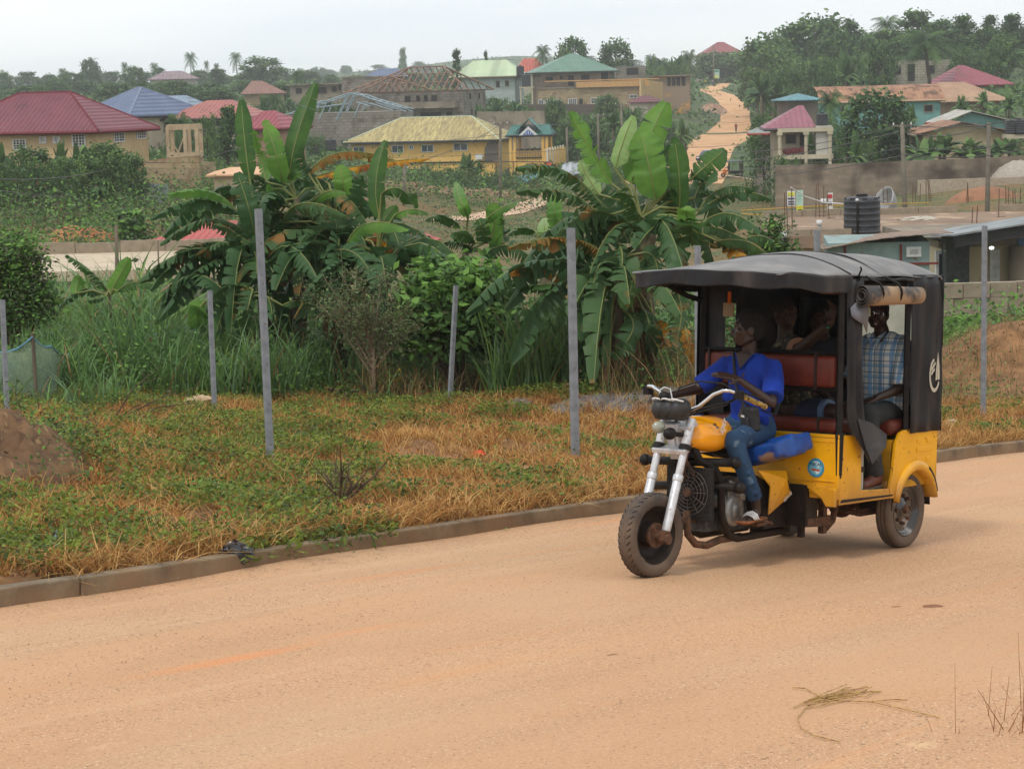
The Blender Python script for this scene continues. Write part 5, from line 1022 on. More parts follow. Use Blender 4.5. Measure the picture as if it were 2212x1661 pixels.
tag(npobj('maize_crop', np.concatenate(Vs), np.concatenate(Fs), G_tall, mi=np.concatenate(Ms)), 'patch of maize with broad arching leaves on the left', kind='stuff')
# low undergrowth and shade plants under the banana plants
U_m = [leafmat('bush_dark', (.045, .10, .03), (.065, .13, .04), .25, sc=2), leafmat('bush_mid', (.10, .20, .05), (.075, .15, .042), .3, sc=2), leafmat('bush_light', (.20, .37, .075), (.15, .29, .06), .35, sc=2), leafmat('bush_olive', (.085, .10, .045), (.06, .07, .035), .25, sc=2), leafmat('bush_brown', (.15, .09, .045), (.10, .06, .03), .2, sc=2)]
def clumps(n, u0, u1, D0, D1, hh, rr, per, ls, p, seed, thin=0):
    r = np.random.RandomState(seed); x, D = spots(n, u0, u1, D0, D1, r); z = ground(x, D); c = np.stack([x, D, z + r.uniform(0, hh, n)], 1)
    rad_ = rr * r.uniform(.6, 1.3, n); C = np.repeat(c, per, 0) + r.normal(size=(n * per, 3)) * np.repeat(rad_, per)[:, None] * np.array([1, 1, .7])
    C[:, 2] = np.maximum(C[:, 2], np.repeat(z, per)); V, Fq = leafcloud(C, ls * r.uniform(.6, 1.4, len(C)), r, .55, .6)
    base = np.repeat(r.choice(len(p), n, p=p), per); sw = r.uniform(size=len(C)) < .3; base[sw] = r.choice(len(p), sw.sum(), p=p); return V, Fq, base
def stuffcloud(name, parts, mats, label):
    V, Fq, M_ = [], [], []; o = 0
    for v, f, m_ in parts: V.append(v); Fq.append(f + o); M_.append(m_); o += len(v)
    return tag(npobj(name, np.concatenate(V), np.concatenate(Fq), mats, mi=np.concatenate(M_)), label, kind='stuff')
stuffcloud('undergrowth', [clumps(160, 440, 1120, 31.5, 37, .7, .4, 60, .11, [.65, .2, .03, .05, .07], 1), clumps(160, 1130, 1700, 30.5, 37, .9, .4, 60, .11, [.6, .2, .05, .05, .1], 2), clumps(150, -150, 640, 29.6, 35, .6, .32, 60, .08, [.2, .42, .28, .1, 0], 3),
    clumps(70, 560, 1000, 29.3, 31, .15, .25, 40, .05, [.5, .25, .1, .05, .1], 4), clumps(90, 1240, 1440, 27.8, 30, .15, .2, 40, .05, [.2, .3, .2, .1, .2], 5), clumps(70, 1800, 2400, 31, 37, .1, .22, 40, .05, [.1, .3, .3, .1, .2], 25), clumps(110, -200, 1500, 15.5, 30, .06, .16, 46, .04, [.1, .4, .35, .1, .05], 27), clumps(60, -200, 150, 17.5, 25, .12, .2, 50, .045, [.1, .35, .3, .1, .15], 26), clumps(60, -140, 130, 18.5, 21.5, .35, .16, 40, .04, [.1, .35, .25, .2, .1], 28)], U_m, 'dark leafy undergrowth in the shade beneath the banana plants')
stuffcloud('hedge_plants', [clumps(130, 1960, 2500, 41, 47, 1.0, .45, 70, .13, [.1, .35, .5, .05, 0], 6), clumps(60, 1640, 1760, 33, 40, 1.6, .4, 60, .10, [.4, .4, .1, .1, 0], 7)], U_m, 'leafy green growth behind the sand heap on the right')
stuffcloud('valley_scrub', [clumps(260, -200, 900, 48, 72, .8, .6, 40, .2, [.25, .4, .2, .12, .03], 8), clumps(200, 900, 1700, 50, 85, .9, .7, 40, .25, [.3, .4, .2, .1, 0], 9), clumps(560, -200, 560, 112, 168, .9, 1.1, 60, .24, [.12, .42, .22, .20, .04], 10), clumps(240, 760, 1240, 195, 262, .9, 1.3, 55, .32, [.15, .4, .2, .22, .03], 11), clumps(90, 930, 1420, 150, 185, .2, .9, 40, .22, [.1, .3, .2, .3, .1], 12), clumps(100, 60, 560, 90, 112, .5, .9, 50, .2, [.1, .4, .25, .2, .05], 13)], U_m, 'scrub and weeds over the valley floor')
def shrub(name, label, cat, u, D, v_top, wpx, n, per, ls, p, seed, trunk=True, base_v=None, shape=1.0, group=None):
    r = np.random.RandomState(seed); c = W(u, v_top, D); z0 = gz(c[0], c[1]); H = c[2] - z0; Rw = wpx * D / F / 2; root = thing(name, (c[0], c[1], z0), label, cat, group)
    th = r.uniform(0, 2 * PI, n); ph = r.uniform(-.35, 1, n); rr = r.uniform(.45, 1, n) ** .5; cz = H * (.5 + .42 * ph * rr * shape)
    pr = np.sqrt(np.clip(1 - (ph * .9) ** 2, .08, 1)); cc = np.stack([np.cos(th) * Rw * rr * pr, np.sin(th) * Rw * rr * pr, cz], 1); k = Rw * .22
    C = np.repeat(cc, per, 0) + r.normal(size=(n * per, 3)) * k * np.array([1, 1, .8]); C[:, 2] = np.clip(C[:, 2], .02, None); V, Fq = leafcloud(C, ls * r.uniform(.6, 1.3, len(C)), r, .5, .5, nrm=np.repeat(cc - np.array([0, 0, H * .4]), per, 0) / max(Rw, .1))
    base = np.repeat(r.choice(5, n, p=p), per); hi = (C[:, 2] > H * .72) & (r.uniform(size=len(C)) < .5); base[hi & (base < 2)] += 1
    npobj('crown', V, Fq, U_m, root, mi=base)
    if trunk:
        m = MB()
        for i in range(0, n, max(1, n // 7)): m.tube([(0, 0, -.1), tuple(cc[i] * .4 + np.array([0, 0, .1])), tuple(cc[i])], [H * .018 + .01, H * .012 + .006, .006], 6)
        m.build('trunk', mat('bark', (.12, .085, .055), (.07, .05, .035), 12, .9, .3), root)
    return root
shrub('leafy_bush', 'round bush with broad glossy leaves, bright on top, between the two banana clumps', 'bush', 985, 30.5, 540, 225, 160, 46, .17, [.18, .44, .36, .02, 0], 31)
shrub('leafy_bush', 'creeper covered dark bush cut by the left edge of the photo', 'bush', 10, 33, 476, 170, 180, 60, .09, [.05, .42, .26, .27, 0], 32)
shrub('leafy_bush', 'dark shrub growing against the right side of the big banana clump', 'bush', 1660, 33, 430, 120, 70, 50, .10, [.55, .3, .05, .1, 0], 33)
shrub('leafy_bush', 'bush with yellow flowers in front of the earth heaps on the left', 'bush', 455 * .55 + 30, 105, 455, 60, 60, 34, .35, [.2, .4, .25, .12, .03], 34)
# feathery young tree
ft = thing('young_tree', tuple(onground(808, 868)[0]), 'thin young tree with tiny grey green leaves and spreading slanted branches on the verge edge', 'tree'); fl_ = np.array(ft.location); Df = onground(808, 868)[1]
fm = MB(); leafC = []
rs = random.Random(4)
top = W(806, 640, Df) - fl_; fm.tube([(0, 0, -.1), tuple(top * .35), tuple(top * .7), tuple(top)], [.035, .028, .02, .008], 8)
for (ub, vb), t0 in (((648, 612), .22), ((690, 640), .3), ((700, 600), .35), ((740, 600), .45), ((770, 585), .55), ((830, 580), .5), ((880, 610), .42), ((905, 650), .36), ((860, 640), .5), ((915, 700), .3), ((720, 680), .2), ((890, 585), .42), ((840, 700), .3), ((780, 660), .5), ((760, 720), .22)):
    p0 = top * t0; p1 = W(ub, vb, Df + rs.uniform(-.7, .7)) - fl_; mid = p0 * .5 + p1 * .5 + np.array([0, 0, .12]); fm.tube([tuple(p0), tuple(mid), tuple(p1)], [.014, .009, .003], 5)
    for k in range(26):
        t = rs.uniform(.25, 1); q = p0 * (1 - t) + p1 * t + np.array([0, 0, .1 * math.sin(PI * t)]); e = q + np.array([rs.gauss(0, .16), rs.gauss(0, .16), rs.gauss(.06, .12)]); fm.tube([tuple(q), tuple(e)], [.004, .002], 4)
        for j in range(17): w_ = rs.random(); leafC.append(q * (1 - w_) + e * w_ + np.array([rs.gauss(0, .05) for _ in range(3)]))
fm.build('trunk', mat('pale_bark', (.22, .16, .10), (.14, .10, .065), 14, .9), ft)
leafC = np.array(leafC); V, Fq = leafcloud(leafC, rng.uniform(.03, .055, len(leafC)), rng, .5, .4)
npobj('crown', V, Fq, [leafmat('feather_leaf', (.21, .28, .12), (.15, .20, .085), .3), leafmat('feather_leaf_dark', (.10, .13, .06), None, .3)], ft, mi=rng.choice(2, len(Fq), p=[.7, .3]))
# dead twig bush and fallen branches
def twigs(name, label, u, v, tips, D=None, r=.012, m_=None, cat='branch', sub=2, seed=0):
    p, D_ = onground(u, v); root = thing(name, tuple(p), label, cat); rs = random.Random(seed); m = MB()
    for tu, tv in tips:
        q = W(tu, tv, D_ + rs.uniform(-.3, .3)) - p; mid = q * .5 + np.array([rs.gauss(0, .04), 0, .06 * np.linalg.norm(q)]); m.tube([(0, 0, 0), tuple(mid), tuple(q)], [r, r * .7, r * .25], 5)
        for k in range(sub): t = rs.uniform(.3, .8); a = q * t; e = a + q * rs.uniform(.12, .3) + np.array([rs.gauss(0, .08), rs.gauss(0, .1), rs.gauss(.05, .08)]); m.tube([tuple(a), tuple(e)], [r * .4, r * .15], 4)
    m.build('twigs', m_ or mat('twig', (.12, .08, .05), (.07, .045, .03), 9, .9), root)
    return root
twigs('dead_shrub', 'bare reddish brown twiggy shrub standing on the verge close to the kerb', 733, 1095, [(690, 1010), (705, 1025), (722, 1000), (745, 1010), (765, 1045), (845, 985), (800, 1010), (755, 1000), (735, 960), (715, 1040)], seed=2, cat='shrub', sub=4)
twigs('fallen_branch', 'long bare fallen branch lying on the verge at left', 240, 915, [(345, 790), (330, 860), (385, 845)], seed=3); twigs('fallen_branch', 'low bare forked branch lying on the dry grass below the longer fallen branch', 262, 908, [(360, 885), (430, 870), (390, 898)], seed=4)
twigs('dead_twigs', 'tuft of thin dry twigs hanging over the kerb at lower left', 110, 1262, [(60, 1245), (190, 1240), (210, 1265), (100, 1240), (170, 1275)], r=.005, seed=6, m_=mat('dry_twig', srgb(170, 130, 80)))
twigs('dry_stalks', 'brown dry grass stalks rising at the lower right corner of the photo', 2190, 1690, [(2112, 1488), (2180, 1460), (2212, 1480), (2165, 1560), (2240, 1440), (2205, 1530), (2150, 1530), (2225, 1560), (2190, 1600), (2172, 1590)], r=.004, seed=7, sub=3, m_=mat('brown_stalk', srgb(140, 92, 54)), cat='grass stalks')
twigs('dry_stalks', 'few short dry stalks at the bottom edge left of the corner stalks', 2050, 1690, [(2072, 1570), (2030, 1610), (1880, 1628), (2045, 1640)], r=.004, seed=8, sub=1, m_=mat('brown_stalk', srgb(140, 92, 54)), cat='grass stalks')
# flowers, palm frond, litter
m = MB()
fp_ = thing('yellow_flower', tuple(onground(845, 862)[0]), 'low weed with a cluster of yellow flowers right of the thin young tree', 'flower'); fl_ = np.array(fp_.location); D_ = onground(845, 862)[1]; pr_ = W(852, 820, D_) - fl_
MB().tube([(0, 0, 0), tuple(pr_)], .008, 5).build('stem', B_mid, fp_)
for k in range(9): m.ball(pr_ + np.array([random.gauss(0, .06), random.gauss(0, .05), random.gauss(0, .04)]), (.03, .03, .018), 6)
m.build('petals', mat('petal_yellow', srgb(240, 190, 30)), fp_)
fp2 = thing('yellow_flower', tuple(onground(800, 866)[0]), 'taller weed with yellow flowers against the trunk of the thin young tree', 'flower'); fl_ = np.array(fp2.location); pr_ = W(803, 790, D_) - fl_; m = MB(); MB().tube([(0, 0, 0), tuple(pr_)], .008, 5).build('stem', B_mid, fp2)
for k in range(9): m.ball(pr_ + np.array([random.gauss(0, .04), random.gauss(0, .05), random.gauss(0, .06)]), (.028, .028, .018), 6)
m.build('petals', mat('petal_yellow', srgb(240, 190, 30)), fp2)
p, D_ = onground(745, 866); fr_ = thing('dry_palm_frond', tuple(p), 'fallen dry brown palm frond lying by the burnt rubbish', 'palm frond'); a = W(720, 850, D_) - p
banana_leaf(fr_, np.array(fr_.location) + np.array([.25, 0, .03]), np.array(fr_.location) + a * .5 + np.array([0, 0, .12]), np.array(fr_.location) + a + np.array([-.1, 0, .1]), .22, 'b', 1.2, .3, 12, 5, seg=16)
def heap(name, label, u, v, w, d, h, m_, cat, seed=0, kind=None, n=20, rough=.25, D=None):
    p, D_ = onground(u, v); r = np.random.RandomState(seed); m = MB(); G = []
    for i in range(n + 1):
        row = []
        for j in range(n + 1):
            a, b = i / n * 2 - 1, j / n * 2 - 1; x, y = p[0] + a * w / 2, p[1] + b * d / 2; q = max(0, 1 - a * a - b * b); row.append((x - p[0], y - p[1], gz(x, y) - p[2] - .03 + h * q ** .8 * (1 + rough * r.normal()) if q > 0 else gz(x, y) - p[2] - .06))
        G.append(row)
    m.grid(G); o = m.build(name, m_, None, smooth=rough < .2); o.location = p; return tag(o, label, cat, kind=kind)
M_burnt = mat('burnt_rubbish', (.012, .011, .011), (.10, .06, .04), 7, .9, .5, fac=(.4, .6), col3=(.2, .15, .11), s3=14, f3=(.62, .68))
heap('burnt_rubbish', 'long low heap of black burnt rubbish and husks behind the verge', 960, 872, 3.2, 1.2, .17, M_burnt, 'rubbish heap', 1, rough=.45)
heap('burnt_rubbish', 'small flat patch of burnt black rubbish by the thin young tree', 780, 868, 1.1, .8, .12, M_burnt, 'rubbish heap', 2, rough=.5)
heap('gravel_heap', 'low grey gravel heap left of the front of the motor taxi', 1370, 872, 2.6, 1.6, .14, mat('gravel', srgb(128, 124, 120), srgb(84, 78, 74), 30, .9, .5, col3=srgb(150, 120, 90), s3=3), 'gravel heap', 3, rough=.1)
heap('earth_mound', 'reddish earth mound with a burnt log cut by the left edge of the photo', -10, 985, 1.7, 2.4, .32, mat('red_earth', srgb(122, 92, 64), srgb(84, 62, 44), 5, .95, .8, col3=srgb(140, 112, 76), s3=9), 'earth mound', 4, rough=.18)
p, _ = onground(18, 868); m = MB(); m.tube([(-.4, 0, .12), (-.12, .1, .16), (.08, .1, .10), (.18, 0, -.02)], [.03, .045, .04, .025], 10); o = m.build('burnt_log', mat('charred', (.02, .018, .017), (.25, .2, .15), 6, .9, .4, fac=(.55, .6)), None, smooth=True); o.location = p; tag(o, 'charred crooked log poking from the earth mound at the left edge', 'log')
def litter(name, label, u, v, size, m_, cat, seed=0, ctr=None, sq=(1, .7, .6)):
    p = onground(u, v)[0] if ctr is None else ctr; rs = random.Random(seed); m = MB(); m.ball((0, 0, 0), (size * sq[0], size * sq[1], size * sq[2]), 14)
    m.v = [tuple(c * (1 + rs.uniform(-.35, .35)) for c in q) for q in m.v]; o = m.build(name, m_, None); o.location = (p[0], p[1], p[2] + size * sq[2] * .6); return tag(o, label, cat)
M_pl = mat('black_plastic', (.012, .013, .017), (.03, .03, .035), 14, .25, .3, spec=.7)
litter('plastic_bag', 'crumpled black plastic bag lying at the foot of the kerb', 505, 1205, .09, M_pl, 'plastic bag', 1, ctr=onplane(508, 1210, .02), sq=(1.3, .5, .9))
litter('plastic_bottle', 'crushed clear plastic bottle on the dry grass at lower left', 126, 1195, .07, mat('dull_plastic', (.3, .33, .34), (.05, .06, .06), 20, .2, fac=(.45, .5)), 'bottle', 2, sq=(.6, .6, 1.3)); litter('wrapper', 'orange plastic wrapper in the dry grass mid verge', 1035, 985, .06, mat('orange_plastic', srgb(230, 90, 60)), 'litter', 3)
litter('plastic_bag', 'small dark bag scrap in the weeds left of the middle post', 1150, 982, .06, M_pl, 'litter', 4); litter('stone', 'pale flat stone on the far edge of the verge', 428, 876, .14, mat('stone_pale', srgb(190, 165, 130)), 'stone', 5, sq=(1.3, .8, .6)); litter('stone', 'rounded grey stone at the edge of the tall grass beside the gravel heap', 1122, 882, .13, mat('stone_grey', srgb(120, 105, 92)), 'stone', 6, sq=(1.5, 1, .6)); litter('stone', 'small pale stone in the grass just right of the motor taxi', 2056, 918, .08, mat('stone_pale', srgb(190, 165, 130)), 'stone', 8)
# straw on the road
m = MB(); rs = random.Random(9)
def rp3(pts_, h=.012): return [tuple(onplane(u, v, h + .004 * rs.random())) for u, v in pts_]
for k in range(16):
    u0, v0 = rs.uniform(1735, 1790), rs.uniform(1505, 1530); m.tube(rp3([(u0, v0), (u0 + rs.uniform(20, 60), v0 - rs.uniform(6, 16)), (u0 + rs.uniform(70, 120), v0 - rs.uniform(14, 36))], .008 + .012 * rs.random()), .0022, 4)
for pts_ in ([(1770, 1510), (1738, 1530), (1722, 1550), (1730, 1572), (1760, 1588), (1815, 1602)], [(1790, 1512), (1880, 1515), (1950, 1530), (2030, 1549)], [(1880, 1514), (1930, 1510), (1960, 1511)], [(1770, 1502), (1740, 1486), (1710, 1484)], [(1714, 1528), (1760, 1505), (1830, 1496), (1900, 1492)], [(1840, 1500), (1870, 1504), (1885, 1495), (1905, 1493)]): m.tube(rp3(pts_), .0028, 4)
o = m.build('straw_bundle', mat('straw', srgb(190, 158, 96), srgb(130, 96, 60), 30, .9), None); tag(o, 'wisp of dry straw and grass stems lying on the dusty road', 'straw')
# pebbles
x = rng.uniform(-4, 6, 5200); V = []; Fs_ = []
pv = []; U1 = rng.uniform(-100, 2300, 5200); V1 = 1661 - (rng.uniform(0, 1, 5200) ** 1.1) * 700
for i in range(5200):
    p = onplane(U1[i], V1[i], 0); q = VRw.T @ (p - Vo)
    if kerb_y(q[0]) + .1 < q[1] < 7: pv.append((p, rng.uniform(.002, .007)))
base = np.array([[1, 0, 0], [0, 1, 0], [-1, 0, 0], [0, -1, 0], [0, 0, .8]]) * 1.0
V = np.concatenate([p + base * s_ + np.array([0, 0, .002]) for p, s_ in pv]); Fs_ = np.concatenate([np.array([[0, 1, 4], [1, 2, 4], [2, 3, 4], [3, 0, 4]]) + 5 * i for i in range(len(pv))])
tag(npobj('gravel', V, Fs_, mat('pebble', srgb(176, 138, 106), srgb(120, 92, 74), 9, .9)), 'loose grit scattered over the dusty road', kind='stuff')
# ------------------------------------------------------------ fence posts
def post(label, ub, vb, ut, vt, D, w=.066, group='galvanised fence posts along the verge'):
    b = W(ub, vb, D); t = W(ut, vt, D); g_ = gz(b[0], b[1]); d = (t - b) / np.linalg.norm(t - b); b = b + d * ((g_ - .1 - b[2]) / d[2]); m = MB(); L_ = t - b; root = thing('metal_post', tuple(b), label, 'post', group)
    q = Vector((0, 0, 1)).rotation_difference(Vector(L_)).to_matrix() @ Matrix.Rotation(rad(38), 3, 'Z'); n = np.linalg.norm(L_); h = w / 2
    poly = [(-h, -h * .7), (h, -h * .7), (h, h * .7), (h * .7, h * .7), (h * .7, -h * .5), (-h * .7, -h * .5), (-h * .7, h * .7), (-h, h * .7)]
    m.prism(poly, 0, n, 'z'); m.v = [tuple(q @ Vector(p)) for p in m.v]; m.build('post', M_grey, root, bevel=.003)
    k = MB()
    for j in range(6): c = q @ Vector((0, -h * .7 - .001, n * (.12 + .15 * j))); k.tube([c, c + q @ Vector((0, -.003, 0))], .006, 6)
    k.build('bolt_hole', M_rust, root)
post('tall grey metal post in front of the left banana clump, leaning slightly', 585, 1012, 558, 452, 20.2); post('tall grey metal post left of the motor taxi, before the big banana clump', 1243, 990, 1233, 493, 21.8, .078)
post('grey metal post rising behind the far corner of the motor taxi roof', 1509, 930, 1507, 531, 24.5); post('grey metal post at right in front of the sand heap', 2124, 898, 2127, 488, 28.0)
post('short thin grey post at the tall grass edge, left of the leaning post', 464, 897, 453, 628, 27.5, .06); post('short dark grey post between the thin young tree and the leafy bush', 971, 882, 985, 617, 28.8, .062); post('thin grey post at the left edge of the photo', 14, 862, 5, 648, 26.5, .06); post('short grey post top showing behind the motor taxi roof at right', 1768, 800, 1765, 497, 40, .11)
# wooden poles and net fence on the left
def pole(name, label, ub, D, ut, vt, r, m_, cat='pole', vb=None, group=None, cross=0):
    t = W(ut, vt, D); b = W(ub, vb if vb else 800, D); b[2] = gz(b[0], b[1]) - .2; k = np.array([0, 0, 0]); 
    if vb: pass
    m = MB(); L_ = t - b; m.tube([(0, 0, 0), tuple(L_ * .5), tuple(L_)], [r, r * .9, r * .75], 8)
    root = thing(name, tuple(b), label, cat, group); m.build('shaft', m_, root, smooth=True)
    if cross:
        c = MB(); c.box(tuple(L_ * .985), (cross, .1, .1)); c.build('crossarm', m_, root)
        k2 = MB()
        for j in range(3): k2.cyl(tuple(L_ * .985 + np.array([(j - 1) * cross * .42, 0, .05])), tuple(L_ * .985 + np.array([(j - 1) * cross * .42, 0, .2])), .04, n=8)
        k2.build('insulator', M_white, root)
    return root
M_wood = mat('weathered_wood', (.10, .075, .055), (.17, .13, .09), 6, .9, .3, stretch=(1, 1, .2))
pole('wooden_pole', 'weathered wooden pole standing beside the lone small banana plant', 252, 45, 251, 487, .05, M_wood, vb=700); pole('wooden_pole', 'thin dark stake on the left concrete slab', 343, 62, 341, 520, .03, M_wood, vb=650)
nf = thing('net_fence', tuple(onground(130, 830)[0]), 'sagging pale green insect net fence with blue edge on the left behind the grass', 'net fence'); nl = np.array(nf.location)
pts_ = [(-60, 765, 29), (0, 762, 29), (70, 728, 29), (110, 748, 29.3), (150, 765, 31.5), (190, 770, 34), (250, 720, 34.5), (330, 722, 35), (408, 702, 35), (440, 715, 35)]
m = MB(); tops = [W(*q) - nl for q in pts_]; fine = [tops[0]]
for a, b in zip(tops, tops[1:]): fine += [a * (1 - t) + b * t - np.array([0, 0, .06 * math.sin(PI * t)]) for t in (.25, .5, .75, 1)]
m.grid([[tuple(p + np.array([0, .03 * math.sin(i * 1.1), -k * .34])) for k in range(4)] for i, p in enumerate(fine)]); m.build('net', mat('insect_net', srgb(150, 164, 136), srgb(124, 146, 132), 1.2, .8, alpha=.42), nf, smooth=True, solid=.004)
m = MB(); m.tube([tuple(p) for p in fine], .014, 6); m.build('blue_edge', mat('blue_rope', srgb(96, 142, 162)), nf)
m = MB()
for q in ((70, 728, 29), (408, 700, 35), (250, 718, 34.5)): t = W(*q) - nl; m.tube([tuple(t + np.array([0, .02, .05])), tuple(t - np.array([0, -.02, 1.6]))], .025, 6)
m.build('stake', M_wood, nf)
# ================================================================ the town across the valley
def spot(u, D):
    p = W(u, 200, D); return p[0], p[1], gz(p[0], p[1])
M_conc = mat('raw_concrete', srgb(150, 138, 120), srgb(116, 106, 94), .5, .95, .1, col3=srgb(88, 80, 72), s3=.9, f3=(.55, .7))
M_block = mat('block_wall', srgb(150, 143, 133), srgb(118, 111, 102), .35, .95, brick=(.9, .42, (.62, .62, .62), .05), col3=srgb(92, 78, 66), s3=.5, f3=(.55, .72))
M_tan = mat('tan_block', srgb(186, 166, 132), srgb(150, 128, 98), .35, .95, brick=(.9, .42, (.7, .7, .7), .05), col3=srgb(128, 96, 68), s3=.5, f3=(.55, .72))
M_dark = mat('opening_shade', (.018, .017, .016)); M_glass = mat('window_glass', (.05, .07, .09), (.10, .12, .14), 1.5, .15, spec=.7)  # M_dark: near-black painted in for the shade inside openings
M_wf = mat('white_frame', (.72, .72, .70)); M_cf = mat('concrete_frame', srgb(150, 136, 116))
def plaster(n, c, c2=None, d=None): return mat('wall_' + n, srgb(*c), srgb(*(c2 or [x * .88 for x in c])), .6, .9, col3=srgb(*(d or [x * .7 for x in c])), s3=.8, f3=(.6, .75))
def roofm(n, c, c2=None, ax=0, sp=.5, st=.35, d=None, f3=(.62, .74)): return mat('roof_' + n, srgb(*c), srgb(*(c2 or [x * .85 for x in c])), .5, .5, stripe=(ax, sp, st), col3=srgb(*(d or [x * .7 for x in c])), s3=.7, f3=f3)
def house(label, u0, u1, ve, vt, D, dep, yaw, wall, rmat, ridge=(.3, .7), over=.5, wins=(), side=(), typ='hip', name='house', cat='house', drop=None, group=None, trim=None, hipcaps=None, vb=None):
    yw = rad(yaw); uc = (u0 + u1) / 2; w = (u1 - u0) * D / F / max(math.cos(yw), .3); O = W(uc, ve, D); px = D / F
    R = Matrix.Rotation(yw, 3, 'Z'); c = [O + np.array(R @ Vector((x, y, 0))) for x in (-w / 2, w / 2) for y in (0, dep)]
    zb = min(gz(p[0], p[1]) for p in c) - .4
    if vb: zb = min(zb, W(uc, vb, D)[2])
    if drop: zb = O[2] - drop
    root = thing(name, (O[0], O[1], zb), label, cat, group, rz=yw); H = O[2] - zb
    if wall: MB().box((0, dep / 2, H / 2), (w, dep, H)).build('wall', wall, root)
    rh = (ve - vt) * px
    def up(x, y=0): return (x, y)
    if typ in ('hip', 'gable', 'shed', 'flat', 'barrel') and rmat:
        m = MB(); X0, X1, Y0, Y1 = -w / 2 - over, w / 2 + over, -over, dep + over; ze = H
        if typ == 'hip':
            r0, r1 = -w / 2 + w * ridge[0], -w / 2 + w * ridge[1]; zr = H + rh
            V = [(X0, Y0, ze), (X1, Y0, ze), (X1, Y1, ze), (X0, Y1, ze), (r0, dep / 2, zr), (r1, dep / 2, zr)]
            m.add(V, [(0, 1, 5, 4), (2, 3, 4, 5), (1, 2, 5), (3, 0, 4)]); m.add([(x, y, ze - .02) for x, y, z in V[:4]], [(3, 2, 1, 0)])
        elif typ == 'gable':                    # ridge runs away from the viewer
            xr = -w / 2 + w * ridge[0]; zr = H + rh; V = [(X0, Y0, ze), (X1, Y0, ze), (X1, Y1, ze), (X0, Y1, ze), (xr, Y0, zr), (xr, Y1, zr)]
            m.add(V, [(0, 4, 5, 3), (4, 1, 2, 5)])
            g = MB(); g.add([(-w / 2, 0, H - .05), (w / 2, 0, H - .05), (xr, 0, zr - .15), (-w / 2, .2, H - .05), (w / 2, .2, H - .05), (xr, .2, zr - .15)], [(0, 1, 2), (5, 4, 3), (0, 3, 4, 1), (1, 4, 5, 2), (2, 5, 3, 0)]); g.build('gable_wall', wall, root)
        elif typ == 'shed': m.add([(X0, Y0, ze), (X1, Y0, ze), (X1, Y1, ze + rh), (X0, Y1, ze + rh)], [(0, 1, 2, 3)])
        elif typ == 'barrel': m.grid([[(X0 + (X1 - X0) * i / 10, Y0 + (Y1 - Y0) * t * .5, ze + rh * math.sin(PI / 2 * t) ** .9) for i in range(11)] for t in [k / 8 for k in range(9)]])
        else: m.box((0, dep / 2, H + .1), (w + 2 * over, dep + 2 * over, .22))
        rf = m.build('roof', rmat, root, solid=.08 if typ != 'flat' else 0)
        if hipcaps and typ == 'hip':
            k = MB()
            for a, b in ((0, 4), (1, 5), (2, 5), (3, 4), (4, 5)): k.tube([V[a], V[b]], .10, 6)
            k.build('ridge_cap', hipcaps, rf)
        if trim:
            k = MB()
            for a, b in (((X0, Y0), (X1, Y0)), ((X1, Y0), (X1, Y1)), ((X0, Y0), (X0, Y1))):
                if typ == 'gable' and a[1] == b[1]: continue
                k.tube([(a[0], a[1], ze - .10), (b[0], b[1], ze - .10)], .14, 4)
            k.build('fascia', trim, rf)
    def win(u, v0, v1, wpx, kind='d', sd=0):
        z0, z1 = (ve - v1) * px + H, (ve - v0) * px + H; ww = wpx * px
        if not sd: c = Vector(((u - uc) * px / max(math.cos(yw), .3), -.04, (z0 + z1) / 2)); sz = (ww, .10, z1 - z0); q = (0, 1)
        else: c = Vector((sd * (w / 2 + .04), u * dep, (z0 + z1) / 2)); sz = (.10, ww, z1 - z0); q = (1, 0)
        f = MB(); t = .10 if kind != 'x' else .02; hw, hz = (ww / 2, (z1 - z0) / 2)
        def bx_(dx, dz, lx, lz):
            if not sd: f.box((c.x + dx, c.y, c.z + dz), (lx, .12, lz))
            else: f.box((c.x, c.y + dx, c.z + dz), (.12, lx, lz))
        bx_(-hw, 0, t, 2 * hz + t); bx_(hw, 0, t, 2 * hz + t); bx_(0, hz, 2 * hw - t, t); bx_(0, -hz, 2 * hw - t, t)
        if kind in 'wgb': bx_(0, 0, .07, 2 * hz - t)
        if kind == 'b':
            for j in range(1, 4): bx_(0, -hz + 2 * hz * j / 4, 2 * hw - t, .05)
            bx_(-hw * .5, 0, .05, 2 * hz - t); bx_(hw * .5, 0, .05, 2 * hz - t)
        fo = f.build('window' if z1 - z0 < 2.2 else 'doorway', M_wf if kind in 'wgb' else M_cf, root)
        p = MB(); p.box((c.x + (0 if not sd else -sd * .03), c.y + (.03 if not sd else 0), c.z), (2 * hw - t, .04, 2 * hz - t) if not sd else (.04, 2 * hw - t, 2 * hz - t)); p.build('pane', M_glass if kind in 'wg' else M_dark, fo)
    for a in wins: win(*a)
    for a in side: win(a[0], a[1], a[2], a[3], a[4], a[5])
    return root, H, w, px
def loc_fn(root, H, ve, uc, px, yaw=0): return lambda u, v: ((u - uc) * px / math.cos(rad(yaw)), H + (ve - v) * px)
